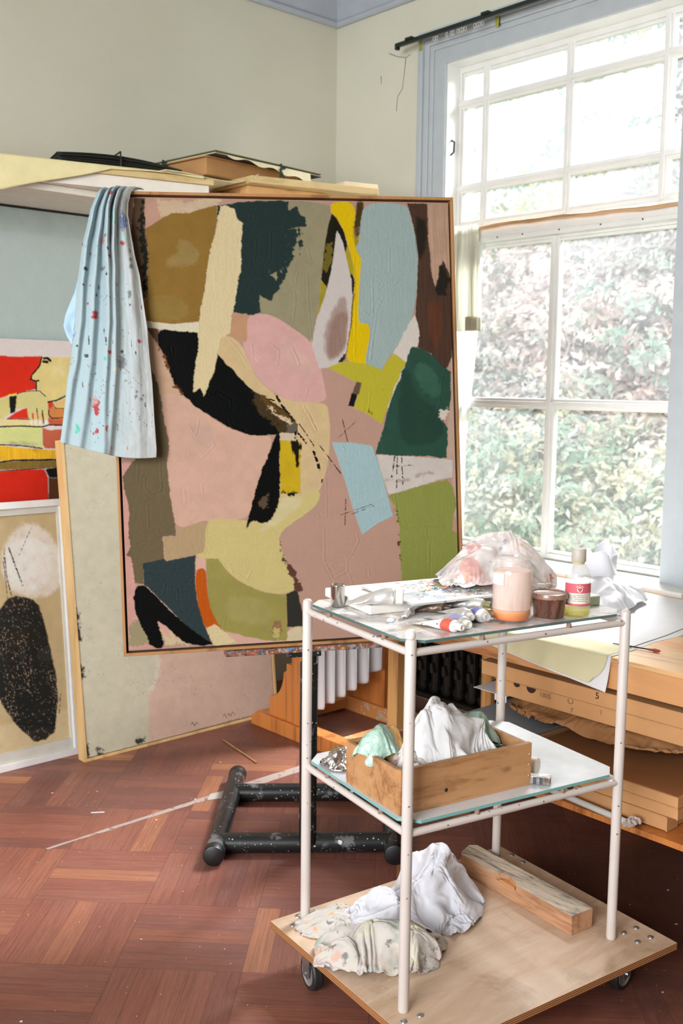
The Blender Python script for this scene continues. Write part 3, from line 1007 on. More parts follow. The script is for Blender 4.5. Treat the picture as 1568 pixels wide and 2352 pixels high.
# ------------------------------------------------------------------ outlines of the painted shapes, in millimetres on each picture
ABSTRACT = [
((188, 150, 132),'n',[-15,9,535,-1,1012,-4,996,1406,-2,1311]),
((196, 168, 148),'r',[985,217,1006,217,996,948,975,947,978,823,961,768,967,681,980,593]),
((193, 152, 132),'mr',[9,15,322,15,309,41,227,61,181,61,134,90,87,118,36,279,-9,279]),
((203, 178, 145),'mdr',[148,22,216,20,215,55,190,60,144,71]),
((203, 180, 150),'mdr',[219,30,285,16,319,20,306,36,265,44,227,57]),
((152, 144, 114),'ms',[313,16,637,16,634,61,619,118,608,182,600,242,591,309,583,354,567,426,537,405,492,376,448,341,404,344,334,344]),
((214, 168, 160),'sm',[381,343,436,338,472,354,507,376,554,411,568,429,584,474,594,507,601,551,607,599,500,594,457,567,410,534,393,493,379,468,366,424,379,406]),
((211, 176, 160),'mds',[472,407,549,462,577,521,510,506,457,425]),
((211, 184, 138),'sm',[308,393,362,420,379,468,393,497,410,534,453,567,500,593,605,596,610,629,613,670,610,729,600,788,583,839,559,879,536,912,460,953,405,936,455,865,464,703,450,681,432,644,362,533,299,460,285,434]),
((213, 192, 128),'mds',[556,598,606,599,608,633,581,628]),
((203, 168, 138),'sm',[88,379,102,387,132,437,164,527,185,563,244,614,179,638,126,619,107,537,92,458]),
((212, 172, 150),'sm',[121,565,185,565,244,614,322,669,394,689,446,686,429,750,414,779,399,843,373,931,244,925,159,950,151,887,143,834,142,731,141,760,148,695,133,612]),
((200, 165, 150),'mds',[196,639,271,658,284,720,230,723,206,675]),
((210, 158, 145),'mr',[10,756,43,757,27,947,42,1100,43,1176,80,1282,9,1284]),
((112, 98, 72),'rR',[42,757,82,709,106,490,125,538,136,627,139,645,148,695,146,731,141,760,141,786,148,869,160,967,120,965,123,1034,65,1042,64,1099,38,1097,37,1058,31,1020,20,1016,29,989,27,947,30,872,19,830,17,796]),
((183, 156, 117),'R',[159,950,194,940,229,928,245,927,246,998,236,1017,126,1037,122,969,159,969]),
((207, 190, 126),'sR',[245,925,298,923,368,932,396,936,435,936,451,870,536,862,583,849,568,895,524,925,444,974,470,1050,502,1135,457,1152,397,1138,328,1103,294,1067,274,1036,225,1035,209,1023,236,1017,239,1001]),
((214, 200, 160),'mds',[458,870,533,863,503,910,438,950,395,976,392,952,435,929]),
((158, 148, 80),'m',[238,1037,274,1036,294,1067,328,1103,397,1139,457,1152,469,1149,466,1286,396,1280,340,1264,288,1251,255,1214,243,1152,241,1082]),
((166, 156, 96),'mds',[309,1138,414,1161,430,1233,324,1226,273,1188]),
((216, 172, 154),'m',[210,1029,240,1036,240,1066,209,1066]),
((192, 88, 18),'sR',[209,1069,225,1061,240,1068,240,1134,252,1194,283,1249,261,1235,233,1237,217,1196,209,1132]),
((49, 62, 64),'R',[62,1041,123,1030,128,1037,211,1024,207,1080,210,1150,227,1221,247,1273,239,1279,185,1232,119,1159,76,1110,64,1102,64,1059]),
((216, 172, 154),'r',[264,1258,288,1248,340,1263,396,1278,464,1286,524,1274,524,1295,463,1297,259,1289]),
((218, 200, 152),'rR',[235,1235,258,1225,278,1241,298,1260,322,1281,259,1288,247,1273]),
((150, 110, 80),'rd',[426,1229,448,1223,452,1248,446,1283,425,1268]),
((190, 180, 110),'rd',[429,1243,447,1241,446,1280,429,1268]),
((160, 148, 112),'rd',[19,1209,53,1200,78,1268,16,1274]),
((208, 190, 150),'rd',[100,1203,143,1244,183,1281,121,1279]),
((214, 165, 150),'rd',[100,1200,127,1222,133,1250,109,1231]),
((6, 7, 6),'sr',[35,1120,49,1102,69,1104,95,1133,135,1181,185,1229,232,1267,259,1285,185,1284,143,1246,95,1197,103,1231,116,1286,80,1283,66,1250,43,1196,34,1158]),
((50, 49, 42),'n',[469,1149,500,1136,510,1187,521,1245,468,1246]),
((215, 198, 160),'rR',[468,1260,490,1245,511,1249,514,1286,465,1286]),
((95, 60, 50),'rd',[454,993,471,1043,484,1067,501,1098,516,1141,502,1135,484,1088,467,1054]),
((7, 10, 8),'sr',[128,382,187,387,251,391,292,452,299,460,362,529,391,559,434,585,499,630,514,656,511,684,464,682,453,687,394,688,358,681,315,662,269,630,237,611,202,578,178,553,164,527,155,487,139,444,125,421]),
((110, 62, 28),'rd',[132,437,145,458,158,501,153,491,138,455]),
((110, 62, 28),'rd',[166,530,192,567,184,566,171,545]),
((70, 55, 32),'rd',[391,558,434,586,503,634,514,656,510,683,461,679,425,636,397,599]),
((95, 70, 30),'rd',[405,566,434,589,488,626,495,645,466,626,419,596]),
((214, 188, 150),'rd',[423,601,462,626,510,655,506,660,455,631]),
((100, 90, 78),'rd',[491,656,512,655,515,679,487,678]),
((219, 209, 182),'rR',[95,358,162,365,177,368,249,361,245,391,208,389,134,383,97,376]),
((143, 110, 50),'m',[104,103,134,84,159,69,181,58,227,57,265,44,307,34,305,84,297,122,280,178,264,269,249,360,177,368,140,365,95,358,95,312,107,217,109,155]),
((158, 134, 84),'mds',[188,117,253,147,254,200,161,216,155,192,193,173]),
((150, 124, 66),'mds',[98,294,189,278,234,341,156,362,96,356]),
((92, 72, 54),'mr',[79,15,107,16,102,93,109,142,103,247,92,314,87,278,73,174,65,100,72,57]),
((30, 31, 22),'rd',[95,16,107,16,102,93,110,173,103,272,93,312,93,272,94,186,86,103,98,56]),
((95, 75, 55),'n',[99,378,131,383,127,426]),
((38, 54, 52),'rR',[307,36,369,23,490,17,512,21,512,45,534,30,547,60,559,63,562,90,536,93,507,98,498,129,508,157,492,183,483,214,452,227,471,246,478,268,460,287,454,305,418,290,421,338,382,343,344,335,363,234,370,83,353,43,311,75,305,84]),
((38, 54, 52),'rd',[504,97,533,97,521,170,493,243,473,265,471,214]),
((38, 54, 52),'rd',[538,91,559,85,548,95,545,173,537,138]),
((205, 180, 145),'d',[446,211,454,224,444,227]),
((205, 180, 145),'d',[415,228,418,234,410,249,407,246]),
((219, 201, 156),'rR',[318,35,331,34,356,43,363,71,378,81,371,171,370,221,361,234,355,278,345,328,337,344,333,394,304,410,293,460,291,467,283,503,268,532,252,575,242,549,220,562,230,488,240,434,242,387,248,351,250,325,265,269,280,178,301,100,311,59]),
((192, 148, 112),'m',[340,341,382,340,380,410,375,421,330,402,335,380]),
((224, 190, 14),'sR',[638,16,711,17,701,101,704,143,713,168,721,181,716,239,712,277,708,370,724,359,743,377,728,485,721,488,663,481,677,396,696,293,699,213,687,156,669,95,650,63,634,48]),
((74, 58, 24),'md',[711,17,733,18,714,143,702,143,700,98]),
((74, 58, 24),'m',[714,18,733,18,723,85,702,95]),
((168, 145, 40),'rd',[701,123,716,110,714,143,702,143]),
((30, 30, 18),'n',[638,51,653,67,672,105,682,149,674,164,665,130,651,102,641,162,630,220,616,268,600,244,616,128,630,73]),
((110, 98, 36),'rd',[615,150,635,137,636,182,623,220,605,214]),
((160, 148, 42),'m',[600,242,617,264,597,322,586,344]),
((172, 155, 38),'m',[681,143,697,197,698,232,685,220,674,164]),
((34, 32, 18),'s',[685,216,698,236,698,264,691,293,688,277]),
((120, 95, 30),'m',[690,293,698,277,686,374,665,470,659,480,666,451]),
((206, 197, 189),'n',[652,100,668,133,678,188,690,245,691,293,682,374,667,451,652,483,622,494,586,498,566,427,584,351,610,290,630,220,642,156,648,111]),
((150, 118, 104),'dsv',[654,277,683,309,670,438,633,470,594,453,609,373]),
((146, 112, 98),'dsv',[630,341,682,325,670,438,632,482,600,469]),
((50, 40, 28),'sr',[666,451,663,472,639,487,652,467]),
((161, 179, 175),'sR',[733,18,863,18,874,57,886,115,893,173,885,277,874,335,858,374,829,423,802,458,777,495,770,508,721,490,729,451,743,387,734,367,708,370,707,338,713,239,723,181,704,146,714,143,722,78]),
((80, 58, 46),'mv',[863,18,924,18,927,140,932,225,941,262,967,179,988,231,990,375,988,467,970,502,946,502,923,459,883,440,887,391,878,345,885,277,893,173,886,115,874,57]),
((42, 37, 29),'dmv',[886,47,921,69,925,121,913,166,892,193,887,121]),
((96, 58, 42),'dmv',[913,309,964,293,958,407,933,456,921,407]),
((190, 156, 132),'mrv',[924,18,990,19,989,218,967,182,943,264,932,225,925,121]),
((42, 38, 32),'rdv',[938,270,952,238,965,192,986,244,978,290,951,287]),
((217, 207, 196),'rR',[878,344,890,391,884,437,863,440,845,483,831,486,812,467,809,454,836,410,861,365]),
((189, 179, 54),'R',[610,495,663,477,727,487,774,504,788,477,811,457,847,484,836,512,816,550,798,583,767,662,723,632,685,615,708,546,662,522]),
((217, 207, 196),'r',[838,497,843,499,827,530,788,617,784,616,807,560]),
((46, 80, 66),'mrR',[863,438,896,444,930,465,957,495,981,512,980,593,973,627,947,640,967,681,962,769,913,762,826,757,745,750,769,683,796,590,828,527,851,467]),
((38, 62, 52),'mds',[832,501,863,504,872,578,951,626,959,721,827,734,811,650,824,567]),
((64, 104, 84),'mds',[875,468,947,512,948,593,893,578,867,518]),
((217, 204, 190),'rd',[947,633,968,623,971,650,950,653]),
((209, 199, 190),'m',[748,752,826,758,962,771,979,775,978,826,939,831,858,853,782,871,763,816]),
((178, 165, 156),'rd',[863,813,922,808,918,816,866,819]),
((178, 165, 156),'rd',[766,825,852,827,852,834,766,831]),
((143, 149, 74),'rR',[778,874,863,852,962,831,977,854,988,907,977,941,972,983,987,995,991,1075,987,1251,811,1241,812,1052,810,969,796,900]),
((95, 60, 48),'rd',[800,916,807,921,812,1014,814,1090,808,1037,810,976,805,942]),
((164, 191, 194),'R',[617,712,677,715,736,726,753,776,793,934,745,955,698,986,673,907,653,829]),
((208, 190, 160),'r',[464,681,513,683,518,707,462,704]),
((202, 170, 32),'m',[462,702,524,708,519,857,461,858]),
((25, 22, 14),'rdv',[503,706,524,708,521,775,508,778,502,748]),
((25, 22, 14),'rd',[461,853,520,853,520,857,461,860]),
((8, 10, 8),'sr',[453,684,465,681,462,754,459,857,458,870,442,915,420,939,403,940,378,928,362,949,355,958,370,909,388,850,411,777,429,750]),
((92, 74, 56),'rd',[403,861,426,854,422,893,404,896]),
((105, 82, 64),'m',[695,538,710,541,701,575,680,575]),
((20, 22, 18),'m',[680,571,696,575,686,610,668,608]),
((40, 36, 20),'rd',[727,612,734,612,740,636,736,635]),
]
ABSTRACT_STROKES = [
([804,756,792,819],4,(24, 22, 20)),
([811,757,806,852],3,(24, 22, 20)),
([824,757,825,852],3,(24, 22, 20)),
([803,788,858,786],2.5,(24, 22, 20)),
([650,647,663,710],2.5,(24, 22, 20)),
([636,700,699,645],1.2,(24, 22, 20)),
([455,567,474,604,506,645],7,(24, 22, 20)),
([434,583,452,589],4,(24, 22, 20)),
([515,679,542,714],6,(24, 22, 20)),
([523,657,542,687,564,724],3,(24, 22, 20)),
([562,739,572,769,577,791],8,(24, 22, 20)),
([579,719,599,747,615,770,640,804],3,(24, 22, 20)),
([586,817,583,828],4,(24, 22, 20)),
([511,682,509,697],6,(24, 22, 20)),
([652,880,648,955],3,(80, 62, 55)),
([635,925,735,896],2,(80, 62, 55)),
([667,924,736,902],2,(80, 62, 55)),
]
ABSTRACT_RIDGES = [
[416,133,408,196,421,205,440,204,453,183,457,110],
[455,106,507,96],
[371,72,399,69,400,58],
[394,467,393,429],
[397,461,416,482,464,484,470,446,440,420],
[315,394,359,451,380,489],
[563,150,570,188,581,198],
[531,220,525,255,505,265],
[539,211,562,211,559,303,564,373,567,421],
[521,278,524,297,514,360],
[806,148,803,222],
[752,239,751,351,715,329],
[764,226,798,222],
[764,232,784,255,777,264],
[834,238,817,258,804,258],
[783,293,762,326,750,406,741,471],
[700,175,698,309,692,470],
[510,437,528,490],
[267,568,289,561,324,583,327,605],
[167,430,169,448],
[236,632,224,686,207,657],
[201,733,236,750,277,713,270,698],
[537,609,562,657,573,676],
[319,641,329,663,358,671],
[509,436,529,484],
[519,576,546,576,550,558],
[535,602,542,615,573,678],
[547,619,570,675],
[605,755,610,792,627,789],
[735,566,730,609,723,632],
[701,549,742,559,796,563],
[957,519,944,606,918,663],
[825,644,870,648],
[860,621,905,642,919,632],
[799,878,804,941],
[646,723,652,736],
[746,417,737,483],
[77,801,75,829,91,845,119,840,124,820],
[40,975,53,990,68,989],
[82,874,83,936],
[105,944,118,965],
[121,1093,122,1114,114,1134],
[67,1066,104,1072,121,1093,157,1119,158,1151],
[164,1125,202,1122],
[105,1054,176,1058],
[189,1100,203,1094],
[305,1050,314,1075,356,1101,367,1077],
[238,1005,250,1026],
[415,1125,433,1130,465,1128],
[187,836,187,877],
[236,820,238,848],
[290,1207,282,1235,309,1243],
[55,811,60,763],
[122,747,122,834],
[586,960,582,1056,607,1110],
[584,1053,616,1062,646,1059,650,1045],
[683,982,686,1001,670,1038,650,1060,649,1090,667,1132],
[649,1090,611,1110],
[596,819,593,930],
[801,878,805,920,814,969,888,968,950,971],
[891,976,896,1018,896,1124],
[903,976,898,1094],
[556,903,574,930],
[714,1081,716,1108],
[593,1079,614,1125],
]
FIGURE = [
((214, 204, 200),'n',[-20,-20,1300,-20,1300,900,-20,900]),
((208, 48, 30),'m',[-20,44,723,62,777,65,882,60,887,68,875,97,844,131,838,147,860,157,859,183,823,189,787,202,748,207,719,217,-20,190]),
((214, 196, 130),'m',[884,62,990,62,1091,57,1149,237,969,217,906,231,895,210,873,189,859,183,862,157,840,147,846,129,875,97]),
((222, 206, 150),'mds',[915,91,987,76,986,143,928,130]),
((206, 196, 130),'m',[-20,190,719,217,748,210,759,217,757,272,716,299,-20,260]),
((206, 196, 132),'s',[778,205,809,192,842,189,873,190,898,210,909,236,904,313,892,313,881,296,875,314,867,312,859,296,853,309,845,306,836,309,828,296,822,251,807,251,774,261]),
((232, 214, 60),'n',[748,205,781,198,782,205,751,210]),
((26, 28, 24),'n',[754,210,784,206,780,228,775,267,756,274]),
((212, 52, 34),'n',[813,253,822,254,828,293,743,292,771,272]),
((212, 52, 34),'n',[841,270,848,275,848,299,842,291]),
((212, 52, 34),'n',[860,270,866,275,867,299,860,291]),
((212, 52, 34),'n',[879,270,886,275,886,299,880,291]),
((222, 206, 150),'n',[-20,262,743,292,831,296,887,315,881,322,716,319,716,302,-20,278]),
((230, 222, 224),'n',[834,298,843,299,840,314,833,313]),
((230, 222, 224),'n',[850,299,860,299,857,315,850,313]),
((230, 222, 224),'n',[867,299,877,299,874,315,867,313]),
((230, 222, 224),'n',[893,299,903,299,899,315,892,314]),
((206, 210, 138),'m',[-20,285,715,323,797,320,881,324,880,368,882,402,795,389,714,382,-20,335]),
((150, 146, 125),'md',[714,374,795,376,879,392,879,402,795,392,714,384]),
((186, 100, 66),'m',[906,233,929,231,927,316,907,315]),
((200, 128, 70),'m',[908,262,925,249,969,252,1088,253,1086,318,907,315]),
((190, 90, 60),'m',[907,292,927,297,1087,296,1086,321,907,315]),
((212, 52, 34),'n',[906,233,923,231,925,244,911,254]),
((214, 180, 110),'m',[929,233,981,217,1088,209,1088,253,940,257]),
((186, 96, 70),'m',[881,326,909,337,955,335,1086,335,1084,412,890,405,881,389]),
((226, 176, 44),'mv',[-20,343,713,389,795,400,907,411,1084,420,1084,453,906,446,794,442,712,446,-20,395]),
((140, 105, 45),'md',[767,396,850,405,907,411,850,415]),
((128, 104, 50),'mv',[-20,398,712,451,793,447,906,451,1084,458,1083,483,877,480,711,480,-20,428]),
((208, 46, 30),'m',[-20,430,711,483,793,481,885,483,899,515,900,580,898,664,706,649,-20,800]),
((30, 26, 22),'m',[888,483,1083,469,1082,525,904,518]),
((90, 56, 34),'m',[902,518,1082,525,1079,705,897,691]),
]
FIGURE_STROKES = [
([886,63,875,97,844,131,839,146,857,153,871,151],6,(26, 28, 24)),
([861,155,860,186],5,(26, 28, 24)),
([787,199,809,193,842,189,873,189,898,210],3,(26, 28, 24)),
([906,231,940,225,981,207,1089,187],6,(26, 28, 24)),
([908,262,907,278,921,292,968,291,1087,291],4,(26, 28, 24)),
([715,320,797,319,881,324,907,317,1086,322],5,(26, 28, 24)),
([714,386,795,392,879,405],4,(26, 28, 24)),
([712,450,766,445,906,449,1084,456],6,(26, 28, 24)),
([928,241,937,255,1087,257],3,(26, 28, 24)),
([743,292,831,295],3,(26, 28, 24)),
([882,262,887,312],4,(26, 28, 24)),
([861,254,861,270],4,(26, 28, 24)),
([894,68,907,66,920,76],9,(26, 28, 24)),
([892,80,907,81],10,(26, 28, 24)),
([711,483,885,480],3,(26, 28, 24)),
]
OVAL = [
((184, 160, 122),'m',[-20,-20,900,-20,900,1100,-20,1100]),
((196, 174, 138),'md',[425,813,726,804,716,949,417,927]),
((222, 212, 208),'mds',[489,157,536,101,602,73,679,122,715,197,717,318,678,366,602,370,529,342,484,295,478,220]),
((226, 218, 216),'mds',[498,162,559,126,617,140,676,170,678,289,618,344,530,328,491,268]),
((28, 28, 26),'r',[529,347,592,369,615,395,635,474,649,563,667,671,666,768,645,884,605,904,565,905,496,828,453,749,420,673,409,556,434,468,453,401,494,356]),
]
OVAL_STROKES = [
([495,203,496,268,510,344],4,(70, 66, 60)),
([496,166,489,221,495,351],3,(70, 66, 60)),
([605,102,549,200],3,(70, 66, 60)),
([512,168,556,312],6,(70, 66, 60)),
([678,746,668,816],5,(70, 66, 60)),
]
PALE = [
((202, 196, 172),'m',[-20,-20,1000,-20,1000,1300,-20,1300]),
((210, 180, 162),'mr',[479,227,408,533,358,861,333,950,293,997,287,1135,282,1211,1226,1246,1309,278]),
((214, 206, 190),'rd',[289,996,328,950,357,869,341,960,302,1006]),
((58, 60, 58),'rd',[3,634,22,637,21,754,2,751]),
((58, 60, 58),'rd',[7,840,26,843,29,903,10,899]),
((58, 60, 58),'rd',[-2,1140,20,1145,22,1212,-1,1206]),
((58, 60, 58),'rd',[58,1168,83,1174,82,1188,56,1182]),
((58, 60, 58),'rd',[59,1185,79,1190,78,1200,59,1196]),
((58, 60, 58),'rd',[219,1167,260,1176,259,1198,217,1189]),
((58, 60, 58),'rd',[247,1171,267,1175,266,1186,246,1182]),
((58, 60, 58),'rd',[163,1188,176,1191,175,1198,162,1195]),
((58, 60, 58),'rd',[2,267,12,268,11,273,2,273]),
((58, 60, 58),'rd',[-2,427,6,428,5,432,-2,432]),
]
PALE_STROKES = [
([10,1213,281,1203,799,1194],3,(70, 66, 60)),
([6,89,3,270,5,488,7,708,9,928,6,1208],2.5,(120, 118, 105)),
([479,1172,490,1161,498,1180,508,1166,521,1179],3,(90, 80, 72)),
([639,1169,649,1160,656,1177,669,1163,678,1177,689,1159,701,1174],3,(90, 80, 72)),
]
CLOTH_L = [(-4, -12), (-15, 9), (-26, 27), (-41, 63), (-52, 109), (-65, 155), (-74, 212), (-83, 262), (-88, 312), (-93, 366), (-101, 419), (-107, 473), (-118, 526), (-127, 591), (-139, 669), (-144, 696)]
CLOTH_R = [(106, -20), (97, -9), (81, 0), (68, 16), (61, 40), (59, 72), (65, 125), (73, 183), (85, 240), (92, 312), (100, 385), (103, 464), (108, 537), (110, 639), (113, 723), (111, 744)]
CLOTH_FOLD = [(-65, 148), (-73, 188), (-82, 241), (-94, 284), (-109, 316), (-122, 348), (-127, 373), (-121, 398), (-112, 416), (-106, 430)]
CLOTH_SPOTS = [(12,5,3.6,1.0,'r'),(16,26,4.2,1.4,'r'),(40,156,5.1,1.1,'r'),(6,196,2.7,1.3,'r'),(-38,350,6.0,1.5,'r'),(-42,359,4.8,0.8,'r'),(76,424,3.9,1.0,'r'),(85,421,2.7,1.0,'r'),(-3,456,3.9,1.2,'r'),(-44,603,7.9,2.2,'r'),(-47,585,6.0,1.6,'p'),(-46,668,4.8,1.2,'r'),(-19,663,3.6,1.5,'r'),(-55,675,2.4,1.2,'r'),(-94,527,3.0,0.8,'p'),(86,327,1.5,3.0,'r'),(12,55,2.4,1.0,'p'),(-57,321,2.7,0.8,'r'),(-9,151,4.2,2.0,'p'),(-48,273,1.8,1.0,'r'),(30,131,1.5,1.0,'r'),(-61,542,1.8,1.6,'p'),(-9,716,2.1,2.0,'p'),(34,717,1.8,3.0,'p'),(-59,228,3.6,1.2,'k'),(-12,226,4.2,1.1,'y'),(-3,246,2.4,1.6,'k'),(-66,271,2.1,1.3,'k'),(-27,277,1.8,2.5,'k'),(-2,139,3.3,1.3,'y'),(2,176,2.1,1.8,'k'),(30,451,3.9,1.0,'k'),(-65,463,5.1,0.8,'k'),(66,455,1.5,3.0,'k'),(64,562,3.9,0.9,'y'),(62,574,3.3,1.0,'y'),(75,582,3.6,0.8,'y'),(81,572,3.0,0.8,'y'),(55,324,2.4,1.2,'k'),(63,219,4.2,1.2,'y'),(55,296,4.8,1.8,'y'),(61,201,3.0,1.6,'y'),(22,271,2.1,1.3,'y'),(7,430,1.2,4.0,'k'),(-11,424,1.8,5.0,'k'),(-15,395,1.2,6.0,'k'),(-57,423,1.2,9.0,'k'),(-88,436,2.1,2.0,'k'),(-45,184,2.4,1.4,'y'),(-44,511,1.5,1.4,'k'),(-78,541,1.5,5.0,'k'),(61,176,3.0,1.8,'y'),(9,657,0.9,9.0,'k'),(56,431,0.9,9.0,'k'),(36,532,4.8,0.3,'y'),(86,598,1.2,5.0,'k'),(-33,300,1.8,2.0,'k'),(-65,154,1.5,5.0,'k'),(46,97,7.9,2.2,'b'),(-96,656,5.1,1.5,'g'),(-15,474,3.6,1.0,'g'),(-10,499,2.4,1.2,'g'),(14,105,4.8,1.6,'f'),(34,237,7.9,0.4,'f'),(31,167,10.3,0.5,'f'),(44,140,12.1,0.6,'f'),(18,87,7.3,2.0,'f'),(14,503,8.5,0.5,'o'),(50,68,3.0,1.6,'o'),(48,402,1.5,1.0,'r'),(94,615,1.2,1.0,'o'),(-108,378,12.1,2.2,'b'),(-97,670,4.2,1.0,'g'),(28,482,9.1,2.0,'y'),]
BOLTS_L = [(1.506, 1.825), (1.5, 1.78), (1.543, 1.851), (1.536, 1.786)]
BOLTS_R = [(2.085, 1.278), (2.128, 1.272), (2.075, 1.234), (2.116, 1.225)]
BOLTS_N = [(1.436, 1.38), (1.477, 1.372)]
BOLTS_B = [(2.209, 1.718), (2.198, 1.671)]

# ------------------------------------------------------------------ wall shelf and what lies on it
m_ply = wood('pale_plywood', (206, 182, 132), (176, 146, 96), axis=0, knots=False, scale=0.7)
m_pine = wood('pine', (206, 160, 106), (164, 112, 66), axis=0)
m_shelfw = plain('white_shelf_board', (226, 220, 208), 0.6)
m_kraft = plain('brown_cardboard', (182, 136, 86), 0.85, var=0.07, bump=0.15)
m_masking = plain('cream_masking_paper', (222, 210, 160), 0.75, var=0.06, bump=0.2)
m_black = plain('black_portfolio_board', (30, 30, 24), 0.6, var=0.2)
m_green_tape = cloth_mat('dark_green_ribbon', (36, 62, 48))
m_tracing = plain('yellowed_tracing_paper', (214, 204, 164), 0.6, var=0.08)
m_greyboard = plain('grey_board', (150, 150, 144), 0.8)

sh = thing('wall_shelf', (1.6, 3.55, 2.057), 'long white board shelf high on the wall above the stacked paintings', 'shelf')
G().box(-0.6, 3.35, 2.060, 2.75, YW - 0.002, 2.082).obj('board', m_shelfw, sh, bevel=0.002)
for x in (-0.3, 2.42):
    G().box(x - 0.012, 3.42, 2.030, x + 0.012, YW - 0.002, 2.058).box(x - 0.012, YW - 0.03, 1.84, x + 0.012, YW - 0.002, 2.032).obj('bracket', m_shelfw, sh, bevel=0.002)

o = G().prism([(-0.3, 3.72), (2.30, 3.78), (2.225, 3.170), (1.50, 3.342), (-0.3, 3.62)], 2.128, 2.150).obj('plywood_sheet', m_ply, loc=(1.2, 3.5, 2.128), bevel=0.001)
tag(o, 'pale plywood sheet lying along the high shelf, its edge over the blue canvas', 'board')
o = G().prism([(-0.3, 3.74), (2.28, 3.76), (2.215, 3.186), (1.50, 3.356), (-0.3, 3.64)], 2.0830, 2.1275).obj('white_board', m_shelfw, loc=(1.2, 3.5, 2.083), bevel=0.002)
tag(o, 'thick white board between the high shelf and the plywood sheet', 'board')
# cream paper taped along its edge and drooping
ny, nx = 18, 70
P = np.zeros((ny, nx, 3))
for i in range(nx):
    s = i / (nx - 1)
    x = 1.20 + 0.98 * s
    y = 3.415 - 0.2387 * (x - 1.20)
    drop = max(0.010, 0.118 * (0.70 - s) / 0.39 if s > 0.3 else 0.118 + 0.02 * (0.3 - s))
    for j in range(ny):
        t = j / (ny - 1)
        P[j, i] = (x, y - 0.004 - 0.010 * math.sin(t * 2.2) - 0.003 * math.sin(9 * s), 2.156 - drop * t - 0.004 * math.sin(s * 13) * t)
top = P[:1].repeat(6, 0).copy()
for k in range(6):
    top[k, :, 1] = P[0, :, 1] + 0.10 * (1 - k / 6)
    top[k, :, 2] = 2.1525
o = grid_obj('masking_paper', np.concatenate([top, P]), m_masking, thick=0.0008, loc=(1.7, 3.3, 2.15))
tag(o, 'cream masking paper drooping from the plywood edge on the shelf', 'paper')

# black portfolios tied with string
pf = thing('tied_portfolio', (1.93, 3.42, 2.160), 'black warped portfolio tied with string, flat on the plywood', 'portfolio')
Mx = frame((1.70, 3.335, 2.164), (0.42, -0.115, 0), (0.115, 0.42, 0))
L = 0.435
for k in range(5):
    P = np.zeros((8, 24, 3))
    for j in range(8):
        for i in range(24):
            s, t = i / 23, j / 7
            bow = 0.016 * math.sin(math.pi * s) * (k / 4) - 0.004 * s * k
            p = Mx @ Vector((s * L + 0.004 * (k % 2), t * 0.30 + 0.005 * ((k * 7) % 3), 0.0065 * k + bow))
            P[j, i] = p
    grid_obj('cover' if k == 4 else 'sheet', P, m_black, pf, thick=0.0035)
g = G()
pts = [Mx @ Vector((0.215, y, z)) for y, z in ((-0.004, -0.004), (-0.008, 0.02), (-0.004, 0.048), (0.15, 0.050), (0.31, 0.044), (0.31, -0.003))]
g.tube(pts, 0.003, 6)
g.obj('string', m_dark, pf)
o = G().prism([(1.78, 3.345), (2.215, 3.205), (2.34, 3.52), (1.9, 3.62)], 2.1515, 2.1600).obj('grey_board', m_greyboard, loc=(2.0, 3.4, 2.1515), bevel=0.001)
tag(o, 'grey card sheet under the black tied portfolio', 'board')
# white sheets with a curled corner
P = np.zeros((20, 40, 3))
for j in range(20):
    for i in range(40):
        s, t = i / 39, j / 19
        curl = max(0.0, s - 0.72) / 0.28
        P[j, i] = (2.02 + 0.42 * s - 0.02 * t, 3.165 + 0.02 * s + 0.22 * t, 2.1535 + 0.045 * curl ** 2 * (1 - 0.5 * t) + 0.002 * math.sin(9 * s))
o = grid_obj('drawing_paper', P, m_tracing, thick=0.002, loc=(2.2, 3.25, 2.153))
tag(o, 'off white paper sheets with one curled corner on the shelf', 'paper')

# drawing board and long board at the right end
o = G().prism([(2.380, 3.150), (2.890, 3.004), (2.97, 3.31), (2.384, 3.455)], 2.157, 2.183).obj('drawing_board', m_ply, loc=(2.6, 3.3, 2.157), bevel=0.002)
tag(o, 'pale wooden drawing board whose corner points out above the large canvas', 'board')
o = G().prism([(2.40, 3.20), (2.72, 3.12), (2.78, 3.50), (2.42, 3.58)], 2.0835, 2.1565).obj('flat_crate', m_pine, loc=(2.5, 3.4, 2.0835), bevel=0.002)
tag(o, 'flat pine box under the drawing board on the shelf', 'box')
o = G().prism([(2.775, 3.075), (2.915, 3.035), (2.965, 3.26), (2.815, 3.30)], 2.1835, 2.205).obj('primed_board', plain('primed_panel', (224, 206, 176), 0.7), loc=(2.85, 3.2, 2.1835), bevel=0.002)
tag(o, 'small cream primed board lying on the right end of the drawing board', 'board')
# supports under the right-hand stack
bx = thing('cardboard_box', (2.45, 3.45, 2.197), 'open brown cardboard box under the tied green folder', 'box')
Mb = frame((2.258, 3.262, 2.1835), (0.99, 0.098, 0), (-0.098, 0.99, 0))
g = G()
w_, d_, h_ = 0.48, 0.40, 0.0615
for a in ((0, 0, 0, w_, 0.004, h_), (0, d_ - 0.004, 0, w_, d_, h_), (0, 0.004, 0, 0.004, d_ - 0.004, h_), (w_ - 0.004, 0.004, 0, w_, d_ - 0.004, h_), (0, 0, -0.001, w_, d_, 0.003)):
    g.box(*a, M=Mb)
g.obj('body', m_kraft, bx)
G().box(-0.012, -0.016, h_, w_ * 0.98, 0.008, h_ + 0.003, M=Mb).box(-0.014, -0.004, h_ + 0.0005, 0.010, d_, h_ + 0.0035, M=Mb).obj('flap', m_kraft, bx)
fd = thing('folder', (2.5, 3.4, 2.2495), 'large dark green folder tied with ribbon on the cardboard box', 'folder')
Mf = frame((2.262, 3.212, 2.2500), (0.544, 0.054, 0.0), (-0.054, 0.49, 0.0))
